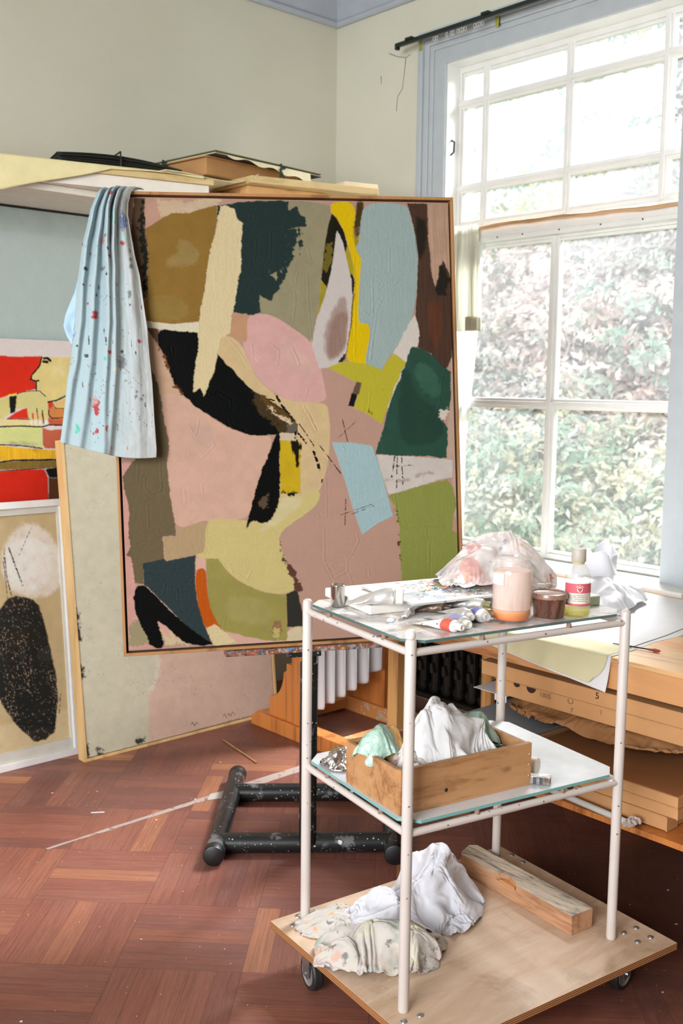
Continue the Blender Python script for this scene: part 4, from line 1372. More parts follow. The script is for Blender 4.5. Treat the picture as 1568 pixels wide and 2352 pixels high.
G().box(0, 0, 0.0, 0.56, 0.48, 0.004, M=Mf).obj('cover', m_black, fd, bevel=0.001)
G().box(0.008, 0.010, 0.0042, 0.55, 0.47, 0.010, M=Mf).obj('drawing_stack', m_tracing, fd)
G().box(0, 0, 0.0102, 0.56, 0.48, 0.0145, M=Mf).obj('cover', plain('dark_olive_card', (92, 86, 56), 0.7), fd, bevel=0.001)
for (a, b) in ((0.0, 0.30), (0.33, 0.0)):
    g = G()
    if b == 0:
        P3 = [(a, -0.003, 0.016), (a, -0.006, 0.006), (a - 0.01, -0.010, -0.010), (a + 0.004, -0.014, -0.035), (a + 0.022, -0.012, -0.070)]
        P4 = [(a, -0.005, 0.006), (a + 0.012, -0.012, 0.000), (a - 0.014, -0.016, -0.006), (a - 0.012, -0.012, -0.040)]
    else:
        P3 = [(-0.003, b, 0.016), (-0.007, b, 0.004), (-0.012, b - 0.01, -0.012), (-0.010, b - 0.02, -0.032)]
        P4 = [(-0.005, b, 0.008), (-0.014, b - 0.02, 0.006), (-0.015, b - 0.03, -0.008), (-0.006, b, 0.002)]
    g.tube([Mf @ Vector(p) for p in P3], 0.0045, 6).tube([Mf @ Vector(p) for p in P4], 0.004, 6)
    g.obj('ribbon', m_green_tape, fd)
P = np.zeros((12, 40, 3))
for j in range(12):
    for i in range(40):
        s, t = i / 39, j / 11
        P[j, i] = Mf @ Vector((0.05 + 0.44 * s, -0.006 + 0.20 * (1 - t) * 0 - 0.006 * t, 0.004 - (0.006 + 0.034 * s ** 1.5 + 0.006 * math.sin(s * 21)) * t))
o = grid_obj('tissue', P, m_tracing, fd, thick=0.0006)

# ------------------------------------------------------------------ paintings along the wall
m_paint = attr_mat('oil_paint', 0.55, 0.12, 0.05)
m_matt = attr_mat('matt_paint_on_paper', 0.8, 0.1, 0.2)
m_maple = wood('pale_maple_frame', (216, 180, 126), (190, 148, 96), axis=2, knots=False, rough=0.45, scale=0.6)
m_wframe = plain('white_lacquer_frame', (228, 226, 224), 0.35)
m_canvas_edge = plain('raw_canvas', (206, 198, 178), 0.9)

# pale blue canvas
bc = thing('blue_canvas', (1.5, 3.72, 0.45), 'large plain grey blue canvas hanging behind the figure painting', 'painting')
U, V, C, Hh = paint(0, 1560, 0, 1600, 200, 120, [((176, 190, 186), 'n', [-20, -20, 1700, -20, 1700, 1700, -20, 1700]), ((168, 182, 176), 'mr', [-20, 0, 1700, 0, 1700, 84, -20, 84]), ((214, 206, 176), 'd', [655, 245, 672, 242, 675, 262, 664, 275])],
                    strokes=[([-20, 82, 1700, 84], 3.0, (150, 156, 130))], relief=0.4)
P = np.stack([0.70 + U / 1000, 3.715 - Hh / 1000, 2.052 - V / 1000], -1)
grid_obj('painted_face', P, m_paint, bc, col=C)
G().box(0.70, 3.716, 0.452, 2.26, 3.745, 2.052).obj('stretcher', m_canvas_edge, bc)
G().box(0.70, 3.708, 2.0525, 2.26, 3.745, 2.0585).obj('top_batten', m_dark, bc)

# figure painting on white ground
fp = thing('figure_painting', (1.4, 3.66, 0.40), 'red and yellow painting of a profile head resting on a hand', 'painting')
U, V, C, Hh = paint(-250, 1180, 0, 1170, 640, 520, [(c, op, f) for c, op, f in FIGURE], FIGURE_STROKES, relief=0.6, solid=True)
P = np.stack([0.9 + U / 1000, 3.66 - Hh / 1000, 1.573 - V / 1000], -1)
grid_obj('painted_face', P, m_paint, fp, col=C)
G().box(0.65, 3.662, 0.403, 2.08, 3.69, 1.573).obj('stretcher', m_canvas_edge, fp)

# framed drawing behind glass
fdw = thing('framed_drawing', (1.45, 3.52, 0.0), 'white framed drawing of a black oval under glass on the floor', 'framed drawing')
b0, b1 = Vector((0, 3.512, 0.0)), Vector((0, 3.600, 0.98))
ev = (b1 - b0).normalized()
Mo = frame((1.1, 3.512, 0.0), (1, 0, 0), ev)           # x right, y up the picture, z towards the room
Wd, Hd = 0.74, 0.984
g = G()
for a in ((0, 0, -0.03, Wd, 0.026, 0.0), (0, Hd - 0.026, -0.03, Wd, Hd, 0.0), (0, 0.026, -0.03, 0.026, Hd - 0.026, 0.0), (Wd - 0.026, 0.026, -0.03, Wd, Hd - 0.026, 0.0)):
    g.box(*a, M=Mo)
g.obj('frame', m_wframe, fdw, bevel=0.002)
g = G()
for a in ((0.026, 0.026, -0.026, Wd - 0.026, 0.066, -0.012), (0.026, Hd - 0.05, -0.026, Wd - 0.026, Hd - 0.026, -0.012), (0.026, 0.066, -0.026, 0.034, Hd - 0.05, -0.012), (Wd - 0.034, 0.066, -0.026, Wd - 0.026, Hd - 0.05, -0.012)):
    g.box(*a, M=Mo)
g.obj('mount', plain('white_mount', (216, 210, 202), 0.8), fdw)
U, V, C, Hh = paint(26, 714, 26, 958, 260, 350, [(c, op, f) for c, op, f in OVAL], OVAL_STROKES, relief=0.2, gain=1.25)
dk = (C.mean(-1) < 0.03).astype(float)
sp_ = dk * np.clip((fbm(U / 4.0, V / 6.0, 5, 3) + 0.25 * fbm(U / 70, V / 90, 2, 2) - 0.34) * 9, 0, 1)
C = C * (1 - 0.7 * sp_[..., None]) + 0.7 * sp_[..., None] * lin((176, 150, 130))
P = np.zeros(U.shape + (3,))
base_, ux_, uy_, uz_ = np.array(Mo.translation), np.array((1, 0, 0)), np.array(ev), np.array(Mo.col[2][:3])
P = base_ + U[..., None] / 1000 * ux_ + (Hd - V[..., None] / 1000) * uy_ + (-0.022 + Hh[..., None] / 1000) * uz_
grid_obj('drawing', P, m_matt, fdw, col=C)
m_picglass = thin_glass('picture_glass', (0.99, 1, 0.99), 0.04)
G().box(0.027, 0.027, -0.0085, Wd - 0.027, Hd - 0.027, -0.0065, M=Mo).obj('glass', m_picglass, fdw)

# leaning pale canvas
pc = thing('leaning_canvas', (2.25, 3.43, 0.0), 'pale green and pink canvas in maple frame leaning by the wooden easel', 'painting')
b0, b1 = Vector((0, 3.412, 0.0)), Vector((0, 3.5495, 1.202))
ev = (b1 - b0).normalized()
Mo = frame((1.800, 3.412, 0.0005), (1, 0, 0), ev)
Wd, Hd = 0.925, 1.212
g = G()
for a in ((0, 0, -0.05, Wd, 0.011, 0.0), (0, Hd - 0.011, -0.05, Wd, Hd, 0.0), (0, 0.011, -0.05, 0.011, Hd - 0.011, 0.0), (Wd - 0.011, 0.011, -0.05, Wd, Hd - 0.011, 0.0)):
    g.box(*a, M=Mo)
g.obj('frame', m_maple, pc, bevel=0.001)
U, V, C, Hh = paint(14, 911, 14, 1198, 330, 430, [(c, op, f) for c, op, f in PALE], PALE_STROKES, relief=0.4, gain=0.90)
k = ((fbm(U / 4, V / 4, 3, 3) > 0.50) & (fbm(U / 60, V / 60, 6, 2) + np.exp(-(U - 14) / 30) * 0.5 > 0.2)).astype(float)
C = C * (1 - 0.7 * blur(k, 1)[..., None]) + 0.7 * blur(k, 1)[..., None] * lin((70, 78, 74))
base_, ux_, uy_, uz_ = np.array(Mo.translation), np.array((1, 0, 0)), np.array(ev), np.array(Mo.col[2][:3])
P = base_ + U[..., None] / 1000 * ux_ + (Hd - V[..., None] / 1000) * uy_ + (-0.006 + Hh[..., None] / 1000) * uz_
grid_obj('painted_face', P, m_paint, pc, col=C)
G().box(0.0125, 0.0125, -0.045, Wd - 0.0125, Hd - 0.0125, -0.0085, M=Mo).obj('stretcher', plain('shadow_gap_black', (36, 32, 28), 0.8), pc)

# ------------------------------------------------------------------ black steel easel
m_steel = speckled('black_enamel_splashed', (24, 26, 26), [(130, (190, 192, 190), 0.16), (70, (170, 176, 172), 0.08), (24, (206, 210, 208), 0.06), (34, (150, 178, 170), 0.02)], rough=0.34, base_var=0.2, wear=(11, 0.57, (96, 98, 98)))
m_cap = plain('black_rubber', (14, 14, 15), 0.45)
ea = thing('easel', (1.95, 2.45, 0.0), 'black steel tube easel with floor frame holding the big abstract painting', 'easel')
d1 = Vector((0.454, 0.492, 0)).normalized()
A0, A1 = Vector((1.681, 2.409, 0.031)), Vector((2.125, 2.890, 0.031))
B0 = Vector((2.095, 2.065, 0.031))
B1 = B0 + (A1 - A0)
for p, q in ((A0, A1), (B0, B1)):
    s = G().tube([p, q], 0.030, 32).obj('side_tube', m_steel, ea, smooth=True)
    for r_, sgn in ((p, -1), (q, 1)):
        e = (q - p).normalized() * sgn
        mm = frame(r_ - e * 0.030, e.orthogonal(), e.cross(e.orthogonal()), e)
        G().lathe([(0.0309, 0.0), (0.0318, 0.004), (0.0318, 0.028), (0.030, 0.034), (0.026, 0.036), (0.0, 0.0365)], 28, mm).obj('end_cap', m_cap, s, smooth=True)
cF0, cF1 = A0.lerp(A1, 0.135), B0.lerp(B1, 0.135)
cB0, cB1 = A0.lerp(A1, 0.735), B0.lerp(B1, 0.735)
G().tube([cF0, cF1], 0.030, 32).obj('cross_tube', m_steel, ea, smooth=True)
G().tube([cB0, cB1], 0.030, 32).obj('cross_tube', m_steel, ea, smooth=True)
PO = cF0.lerp(cF1, 0.50)
PO = Vector((1.941, 2.285, 0.0))
G().tube([(PO.x, PO.y, 0.04), (PO.x, PO.y, 0.60)], 0.0265, 28).obj('post', m_steel, ea, smooth=True)

# the large abstract painting: local axes u (right), v (down), w (towards the room)
TL = Vector((1.488, 2.640, 1.947))
eu = Vector((0.85499, -0.51798, 0.02616)).normalized()
evd = Vector((-0.03062, -0.09141, -0.99534))
evd = (evd - eu * evd.dot(eu)).normalized()
ew = evd.cross(eu).normalized()
if ew.y > 0:
    ew = -ew
PW, PH = 1.002, 1.301


def pp(u, v, w=0.0):
    """millimetres on the painting to world"""
    return TL + eu * (u / 1000) + evd * (v / 1000) + ew * (w / 1000)


Mp = Matrix((eu, evd, ew)).transposed().to_4x4()
Mp.translation = TL
um = (PO - TL).dot(eu)
head = pp(um * 1000, 1210, -64)
top = pp(um * 1000, 60, -64)
G().tube([(PO.x, PO.y, 0.55), (PO.x, PO.y, 0.62), head, top], 0.0225, 20).obj('mast', m_steel, ea)
m_ledge = cloth_mat('ledge_crusted_with_paint', (118, 66, 48), stains=((46, 0.50, (44, 48, 54), 0.9), (60, 0.54, (150, 150, 140), 0.9), (52, 0.57, (78, 116, 160), 0.9), (58, 0.56, (168, 74, 44), 0.9), (64, 0.58, (190, 170, 90), 0.9), (70, 0.58, (90, 130, 130), 0.9)), rough=0.6)
G().box(0.284, PH + 0.001, -0.040, 0.765, PH + 0.016, 0.022, M=Mp).obj('ledge', m_ledge, ea, bevel=0.002)
G().box(um - 0.05, PH + 0.004, -0.075, um + 0.05, PH + 0.040, -0.035, M=Mp).obj('ledge_clamp', m_steel, ea, bevel=0.003)
G().box(um - 0.035, 0.05, -0.075, um + 0.035, 0.11, -0.037, M=Mp).obj('top_clamp', m_steel, ea, bevel=0.003)

ap = thing('abstract_painting', tuple(pp(PW * 500, PH * 1000, -15)), 'large abstract painting with a black crescent, pink, yellow and blue shapes on the black easel', 'painting')
m_tray = wood('golden_tray_frame', (160, 116, 72), (126, 88, 52), axis=2, knots=False, rough=0.35, scale=0.6)
g = G()
for a in ((0, 0, -0.034, PW, 0.0085, 0.0), (0, PH - 0.0085, -0.034, PW, PH, 0.0), (0, 0.0085, -0.034, 0.0085, PH - 0.0085, 0.0), (PW - 0.0085, 0.0085, -0.034, PW, PH - 0.0085, 0.0)):
    g.box(*a, M=Mp)
g.obj('frame', m_tray, ap, bevel=0.0012)
G().box(0.0086, 0.0086, -0.034, PW - 0.0086, PH - 0.0086, -0.026, M=Mp).obj('backing_board', plain('shadow_gap_brown', (48, 26, 18), 0.6), ap)  # backing coloured dark to paint the shadow gap around the canvas
U, V, C, Hh = paint(14.5, 988, 14.5, 1286.5, 620, 810, ABSTRACT, ABSTRACT_STROKES, ABSTRACT_RIDGES, relief=1.0, gain=0.64)
P = np.array(TL) + U[..., None] / 1000 * np.array(eu) + V[..., None] / 1000 * np.array(evd) + ((-6.5 + Hh) / 1000)[..., None] * np.array(ew)
grid_obj('canvas', P, m_paint, ap, col=C)
G().box(0.0147, 0.0147, -0.026, PW - 0.0147, PH - 0.0147, -0.0076, M=Mp).obj('stretcher', m_canvas_edge, ap)

# ------------------------------------------------------------------ stained cloth over its corner
LB = CLOTH_L
RB = CLOTH_R
NY, NX = 230, 150
vs = np.linspace(0, 1, NY)
lv, lu = np.array([p[1] for p in LB], float), np.array([p[0] for p in LB], float)
rv, ru = np.array([p[1] for p in RB], float), np.array([p[0] for p in RB], float)
S_, T_ = np.meshgrid(np.linspace(0, 1, NX), vs)
vl = lv[0] + (lv[-1] - lv[0]) * T_
vr = rv[0] + (rv[-1] - rv[0]) * T_
ul = np.interp(vl, lv, lu)
ur = np.interp(vr, rv, ru)
sag = 26 * np.sin(np.pi * S_) * T_ ** 8 * (0.4 + S_)
Uc = ul + (ur - ul) * S_
Vc = vl + (vr - vl) * S_ + sag * 0.6
for (sA, sB, wd, h) in ((0.16, 0.05, 0.055, 20), (0.36, 0.20, 0.05, 22), (0.53, 0.42, 0.045, 34), (0.66, 0.50, 0.035, 30), (0.86, 0.78, 0.10, 14)):
    pass
W_ = 26 + 10 * np.sin(np.pi * S_) + 26 * T_ * (1 - 0.4 * S_)
for (sA, sB, wd, h) in ((0.14, 0.04, 0.05, 32), (0.36, 0.20, 0.055, 34), (0.52, 0.43, 0.05, 46), (0.68, 0.50, 0.04, 40), (0.88, 0.80, 0.09, 18)):
    c_ = sA + (sB - sA) * T_ ** 0.8 + 0.01 * np.sin(T_ * 9 + sA * 20)
    x_ = (S_ - c_) / wd
    fade = np.clip(1.15 - 0.75 * T_, 0.15, 1)
    W_ = W_ + h * fade * np.exp(-np.where(x_ < 0, x_ * x_ * 0.35, x_ * x_ * 1.6))
W_ = W_ + 5 * fbm(S_ * 5, T_ * 16, 2, 4) + 3.0 * np.clip(1 - T_ * 0.6, 0, 1) * fbm(S_ * 22, T_ * 6, 4, 3)
k_ = np.clip(1 - T_ / 0.055, 0, 1)
W_ = W_ * (1 - k_) + (-10 - 45 * k_) * k_
Vc = Vc - 10 * np.sin(np.pi * np.clip(T_ / 0.055, 0, 1)) * (T_ < 0.055)
W_ = W_ + 6 * k_ * np.sin(S_ * 16)
base = lin((168, 188, 193))[None, None] * (1 - np.clip((S_ - 0.42) * 2.2 + 0.3 * fbm(S_ * 4, T_ * 9, 7, 3), 0, 1))[..., None] + lin((188, 193, 192))[None, None] * np.clip((S_ - 0.42) * 2.2 + 0.3 * fbm(S_ * 4, T_ * 9, 7, 3), 0, 1)[..., None]
pal = {'r': (168, 40, 34), 'k': (44, 48, 54), 'y': (120, 122, 124), 'b': (112, 130, 176), 'g': (84, 186, 156), 'f': (158, 208, 196), 'o': (214, 206, 160), 'p': (196, 130, 124)}
wob = 0.75 * fbm(Uc / 5, Vc / 5, 9, 3)
for (su, sv, sr, ss, sc) in CLOTH_SPOTS:
    sr = sr * 1.45
    d_ = np.hypot((Uc - su), (Vc - sv) / ss) / sr
    kk = np.clip((0.95 + wob - d_) * 3.0, 0, 1) * (0.55 if sc in 'fo' else 0.9)
    base = base * (1 - kk[..., None]) + lin(pal[sc]) * kk[..., None]
sm = (fbm(Uc / 2.4, Vc / 2.4, 12, 2) > 0.50) & (fbm(Uc / 45, Vc / 45, 3, 2) > 0.05)
base = np.where(sm[..., None], lin((70, 74, 80)), base)
P = np.array(TL) + Uc[..., None] / 1000 * np.array(eu) + Vc[..., None] / 1000 * np.array(evd) + W_[..., None] / 1000 * np.array(ew)
m_smock = attr_mat('stained_pale_blue_cotton', 0.9, 0.35, 0.1, 0.12)
cl = thing('paint_cloth', tuple(pp(60, 0, 20)), 'pale blue paint stained cloth hung over the corner of the abstract painting', 'cloth')
grid_obj('drape', P, m_smock, cl, col=base, thick=0.002)
# a fold bulging out at the left behind the main drape
n1, n2 = 40, 26
P = np.zeros((n1, n2, 3))
Cb = np.zeros((n1, n2, 3))
for j in range(n1):
    t = j / (n1 - 1)
    v_ = CLOTH_FOLD[0][1] + (CLOTH_FOLD[-1][1] - CLOTH_FOLD[0][1]) * t
    u0_ = float(np.interp(v_, [p[1] for p in CLOTH_FOLD], [p[0] for p in CLOTH_FOLD]))
    u1_ = float(np.interp(v_, lv, lu)) + 30
    for i in range(n2):
        s = i / (n2 - 1)
        dk = math.exp(-((t - 0.80) / 0.12) ** 2 - ((s - 0.35) / 0.25) ** 2)
        P[j, i] = pp(u0_ + (u1_ - u0_) * s, v_ + 6 * math.sin(s * 3), 6 + 16 * math.sin(math.pi * min(1, s * 1.2)) - 20 * dk + 2 * math.sin(t * 40 + 4 * s))
        Cb[j, i] = lin((176, 204, 222)) * (1 - 0.0 * dk)
grid_obj('side_fold', P, m_smock, cl, col=Cb, thick=0.002)

# ------------------------------------------------------------------ wooden easel base by the wall
m_orange = wood('orange_varnished_beech', (190, 118, 58), (146, 84, 38), axis=2, rough=0.4, knots=False)
m_worn = speckled('worn_beech_with_paint', (192, 128, 72), [(70, (206, 200, 190), 0.12), (40, (170, 168, 160), 0.08)], rough=0.55, wear=(14, 0.56, (178, 164, 148)))
we = thing('studio_easel', (2.8, 3.1, 0.0), 'orange varnished wooden easel base with curved brackets behind the steel easel', 'easel')
for x in (2.585, 3.02):
    ft = G()
    ft.prism([(2.70, 0.0), (3.375, 0.0), (3.375, 0.035), (3.345, 0.062), (2.74, 0.062), (2.70, 0.035)], x - 0.035, x + 0.035, Matrix(((0, 0, 1, 0), (1, 0, 0, 0), (0, 1, 0, 0), (0, 0, 0, 1))))
    ft.obj('foot', m_worn if x > 2.8 else m_orange, we, bevel=0.004)
    G().box(x - 0.022, 3.035, 0.062, x + 0.022, 3.125, 0.98).obj('upright', m_orange, we, bevel=0.003)
    br = [(3.125, 0.062), (3.275, 0.062), (3.275, 0.135)]
    for q in range(9):
        a = math.pi * 0.5 * q / 8
        br.append((3.268 - 0.085 * math.sin(a), 0.145 + 0.115 * (1 - math.cos(a))))
    br += [(3.165, 0.27), (3.165, 0.30), (3.125, 0.30)]
    G().prism(br, x - 0.016, x + 0.016, Matrix(((0, 0, 1, 0), (1, 0, 0, 0), (0, 1, 0, 0), (0, 0, 0, 1)))).obj('bracket', m_orange, we, bevel=0.002)
G().box(2.620, 3.25, 0.012, 2.985, 3.29, 0.055).obj('stretcher', m_worn, we, bevel=0.003)
G().box(2.620, 2.84, 0.012, 2.985, 2.885, 0.055).obj('stretcher', m_worn, we, bevel=0.003)
G().box(2.607, 3.05, 0.50, 2.998, 3.09, 0.56).obj('crossbar', m_orange, we, bevel=0.003)
G().box(2.607, 3.05, 0.90, 2.998, 3.09, 0.96).obj('crossbar', m_orange, we, bevel=0.003)
# white cloth hung over its bar
P = np.zeros((40, 80, 3))
for j in range(40):
    t = j / 39
    for i in range(80):
        s = i / 79
        x = 2.625 + 0.345 * s
        bot = 0.13 + 0.09 * s + 0.10 * max(0, s - 0.72) ** 1.0
        z = 0.585 + (bot - 0.585) * t
        P[j, i] = (x, 3.036 - 0.004 - (0.006 + 0.02 * t) * (0.6 + math.sin(s * 34 + 2 * math.sin(3 * s))) + 0.02 * t, z)
top = np.stack([P[0] + np.array((0, 0.075 * (1 - k / 5), 0.0 - 0.020 * (1 - k / 5) ** 2 + 0.001 * k)) for k in range(5)])
m_sheet = cloth_mat('white_cotton_sheet', (226, 226, 228), transl=0.15)
o = grid_obj('white_cloth', np.concatenate([top, P]), m_sheet, thick=0.0012, loc=(2.8, 3.04, 0.585))
tag(o, 'white cotton cloth hanging in folds over the wooden easel bar', 'cloth')
# ------------------------------------------------------------------ work table by the window
m_beam = wood('knotty_pine_beam', (206, 150, 98), (150, 92, 50), axis=1, scale=0.8)
m_top = wood('paint_stained_table_top', (222, 178, 124), (190, 138, 84), axis=1, scale=0.8, knots=False, stains=(6, 0.50, (226, 140, 70), 0.55))
m_leg = wood('pine_leg', (208, 156, 96), (168, 114, 62), axis=2)
m_paper = plain('white_lining_paper', (218, 216, 218), 0.8, var=0.02)
m_yellowed = plain('yellowed_kraft_backed_paper', (206, 198, 160), 0.8, var=0.05)
tb = thing('work_table', (2.85, 1.5, 0.0), 'long pine work table beside the window, its bare top stained orange', 'table')
G().box(2.365, 0.2, 0.686, 3.235, 2.66, 0.700).obj('table_top', m_top, tb, bevel=0.002)
G().box(2.368, 0.22, 0.612, 2.404, 2.64, 0.686).obj('apron', m_beam, tb, bevel=0.002)
G().box(3.18, 0.22, 0.612, 3.215, 2.64, 0.686).obj('apron', m_beam, tb, bevel=0.002)
for x, y in ((2.43, 0.28), (2.622, 2.588), (3.15, 0.28), (3.15, 2.588)):
    G().box(x - 0.025, y - 0.025, 0.0, x + 0.025, y + 0.025, 0.686).obj('leg', m_leg, tb, bevel=0.003)


def sheet_xy(name, poly, z, mat, label, cat, lift=0.0015, th=0.0008, seed=1):
    """a large sheet of paper lying flat"""
    xs = [p[0] for p in poly]
    ys = [p[1] for p in poly]
    o = G().prism(poly, z, z + th).obj(name, mat, loc=(sum(xs) / len(xs), sum(ys) / len(ys), z))
    return tag(o, label, cat)


edge = [(2.372, 1.535)]
for k in range(1, 16):
    x = 2.372 + 0.84 * k / 15
    edge.append((x, 1.538 + 0.008 * math.sin(k * 1.9) + 0.004 * math.sin(k * 4.3)))
sheet_xy('table_paper', edge + [(3.212, 2.55), (2.372, 2.55)], 0.7002, m_paper, 'white paper covering the table under the bottle and the crumpled bag', 'paper')
m_line = plain('torn_edge_pencil', (120, 124, 118), 0.8)
sheet_xy('torn_paper_strip', [(2.44, 1.545), (2.55, 1.552), (2.70, 1.560), (2.83, 1.575), (2.83, 1.578), (2.70, 1.563), (2.55, 1.555), (2.44, 1.547)], 0.7016, m_line, 'thin dark torn strip along the paper edge on the table', 'paper')
sheet_xy('table_paper', [(2.62, 0.75), (3.21, 0.70), (3.20, 1.515), (2.80, 1.525)], 0.7002, m_paper, 'white paper on the table nearest the camera, right of the brush', 'paper')
# paper hanging over the front edge
for kk, (yA, zA, dx, seed, mt) in enumerate(((1.538, 0.616, 0.0, 1, m_yellowed), (1.528, 0.607, 0.004, 2, m_paper))):
    nx, ny = 60, 26
    P = np.zeros((ny, nx, 3))
    for i in range(nx):
        s = i / (nx - 1)
        y = 2.10 + (yA - 2.10) * s
        low = 0.676 + (zA - 0.676) * s
        for j in range(ny):
            t = j / (ny - 1)
            rc = 0.10 * max(0, (s - 0.86) / 0.14) ** 2.2 * t ** 2 if kk == 0 else 0.0
            P[j, i] = (2.3605 + dx * 0.7 - 0.010 * t - 0.012 * s * t * t + 0.002 * math.sin(8 * s), y + rc * 0.35, 0.7022 - 0.0006 * kk + (low - 0.7022) * t + 0.02 * max(0, (s - 0.9) / 0.1) ** 2 * t ** 3 * (kk == 0))
    tp = np.stack([P[0] + np.array((0.12 * (1 - k / 4), 0, 0.0)) for k in range(4)])
    o = grid_obj('hanging_paper', np.concatenate([tp, P]), mt, thick=0.0008, loc=(2.37, 1.8, 0.70))
    tag(o, ('yellowed paper sheet hanging over the table front' if kk == 0 else 'white paper sheet showing under the yellowed hanging sheet'), 'paper')
# brush
br = thing('paint_brush', (2.497, 1.51, 0.704), 'thin dark brush with red bristles on the bare table edge', 'brush')
p0, p1 = Vector((2.482, 1.60, 0.7055)), Vector((2.501, 1.498, 0.7055))
G().tube([p0, p0.lerp(p1, 0.5), p1], [0.0012, 0.0022, 0.002], 8).obj('handle', m_dark, br)
e = (p1 - p0).normalized()
G().tube([p1 - e * 0.002, p1 + e * 0.012], [0.0028, 0.0034], 10).obj('ferrule', plain('dull_tin', (110, 104, 100), 0.4, 0.8), br)
G().tube([p1 + e * 0.011, p1 + e * 0.018, p1 + e * 0.028, p1 + e * 0.033], [0.004, 0.0052, 0.004, 0.0012], 10).obj('bristles', plain('red_paint_bristles', (160, 60, 40), 0.6), br)

# crumpled white bag on the table
m_bagw = cloth_mat('white_poly_bag', (236, 236, 240), rough=0.45, weave=60, bump=0.1, transl=0.25)
P = heap(0.185, 0.140, 0.100, 21, 100, 90, slack=1.08, fold=0.050, freq=1.8, bend=0.8, warp=1.3, lump=0.5)
rag('plastic_bag', (2.92, 1.935, 0.7025), 0.3, P, m_bagw, 'crumpled white plastic bag on the table behind the bottle', 'bag')
P = np.zeros((26, 44, 3))
for j in range(26):
    for i in range(44):
        a = 2 * math.pi * i / 43
        t = j / 25
        rr = 0.085 * (1 - 0.28 * t) + 0.012 * math.sin(3 * a + 2 * t) * (0.4 + t)
        P[j, i] = (2.965 + rr * math.cos(a) * 1.1, 1.985 + rr * math.sin(a), 0.74 + 0.125 * t + 0.022 * t * math.sin(2 * a + 1) + 0.012 * t * math.sin(5 * a))
o = grid_obj('paper_bag', P, m_bagw, thick=0.0012, loc=(2.965, 1.985, 0.74))
tag(o, 'open white bag standing up out of the crumpled white bag', 'bag')

# ------------------------------------------------------------------ flat boxes stored under the table
lw = thing('low_shelf', (2.8, 1.3, 0.0), 'low wooden shelf under the table carrying the flat boxes', 'shelf')
G().box(2.262, 0.30, 0.286, 3.14, 2.05, 0.302).obj('board', m_orange, lw, bevel=0.001)
for x, y in ((2.95, 0.4), (2.95, 1.80), (3.10, 0.4), (3.10, 1.80)):
    G().box(x - 0.03, y - 0.03, 0.0, x + 0.03, y + 0.03, 0.286).obj('leg', m_orange, lw)
m_box = plain('tan_cardboard', (198, 148, 98), 0.8, var=0.05, bump=0.1)
m_lid = plain('brown_cardboard_lid', (150, 100, 62), 0.55, var=0.10, scale=5)
m_hole = plain('dark_gap', (52, 34, 22), 0.9)
m_pencil = plain('pencil_mark', (140, 106, 76), 0.8)
m_ink = plain('black_marker', (30, 28, 26), 0.6)


def flat_box(x0, y0, z0, x1, y1, z1, label, lid=m_box, flap=True, group=None):
    t = thing('flat_box', ((x0 + x1) / 2, (y0 + y1) / 2, z0), label, 'box', group)
    G().box(x0, y0, z0, x1, y1, z1 - 0.003).obj('body', m_box, t, bevel=0.0015)
    G().box(x0 - 0.002, y0 - 0.001, z1 - 0.003, x1, y1 + 0.001, z1).obj('lid', lid, t, bevel=0.001)
    if flap:
        G().box(x0 - 0.003, y0 - 0.004, z0, x0 + 0.05, y0 - 0.001, z1 - 0.002).obj('flap', m_box, t)
    return t


def finger_hole(t, x, y, z, r):
    g = G()
    g.prism([(y + r * math.cos(a), z + r * math.sin(a)) for a in [math.pi * k / 14 - (math.pi if True else 0) for k in range(15)]], x - 0.0035, x + 0.001, Matrix(((0, 0, 1, 0), (1, 0, 0, 0), (0, 1, 0, 0), (0, 0, 0, 1))))
    g.obj('finger_hole', m_hole, t)


def text_part(s, size, origin, ex, ey, mat, parent, name='marking', depth=0.0004):
    cu = bpy.data.curves.new('tmp_text', 'FONT')
    cu.body = s
    cu.size = size
    cu.extrude = depth
    cu.align_x = 'CENTER'
    to = bpy.data.objects.new('tmp_text', cu)
    COL.objects.link(to)
    dg = bpy.context.evaluated_depsgraph_get()
    me = to.evaluated_get(dg).to_mesh()
    Mx_ = frame(origin, ex, ey)
    vs_ = [Mx_ @ v.co for v in me.vertices]
    fs_ = [tuple(p.vertices) for p in me.polygons]
    to.evaluated_get(dg).to_mesh_clear()
    bpy.data.objects.remove(to, do_unlink=True)
    bpy.data.curves.remove(cu)
    return mesh_obj(name, vs_, fs_, mat, parent)


FX, FZ = (0, -1, 0), (0, 0, 1)       # writing on faces that look towards the camera side of the table
b5 = flat_box(2.398, 0.55, 0.545, 3.05, 2.005, 0.588, 'tan flat cardboard box marked 5, topmost under the table')
text_part('5', 0.026, (2.3975, 1.588, 0.564), FX, FZ, m_ink, b5, depth=0.0006)
b0 = flat_box(2.400, 0.50, 0.498, 3.05, 1.95, 0.5445, 'tan flat box pencilled with a circled zero, under the box marked 5')
text_part('O', 0.026, (2.3995, 1.677, 0.527), FX, FZ, m_pencil, b0, depth=0.0006)
text_part('1805', 0.021, (2.3995, 1.765, 0.524), FX, FZ, m_pencil, b0, depth=0.0006)
text_part('7', 0.020, (2.3995, 1.672, 0.503), FX, FZ, m_pencil, b0, depth=0.0006)
text_part('1', 0.020, (2.3995, 1.575, 0.521), FX, FZ, m_pencil, b0, depth=0.0006)
finger_hole(b0, 2.400, 1.815, 0.5435, 0.016)
finger_hole(b0, 2.400, 1.868, 0.5440, 0.011)
e_ = thing('brown_envelope', (2.7, 1.6, 0.455), 'crumpled brown paper packet squeezed between the flat boxes', 'packet')
m_brownp = plain('brown_wrapping_paper', (168, 120, 76), 0.6, var=0.08, bump=0.3, scale=8)
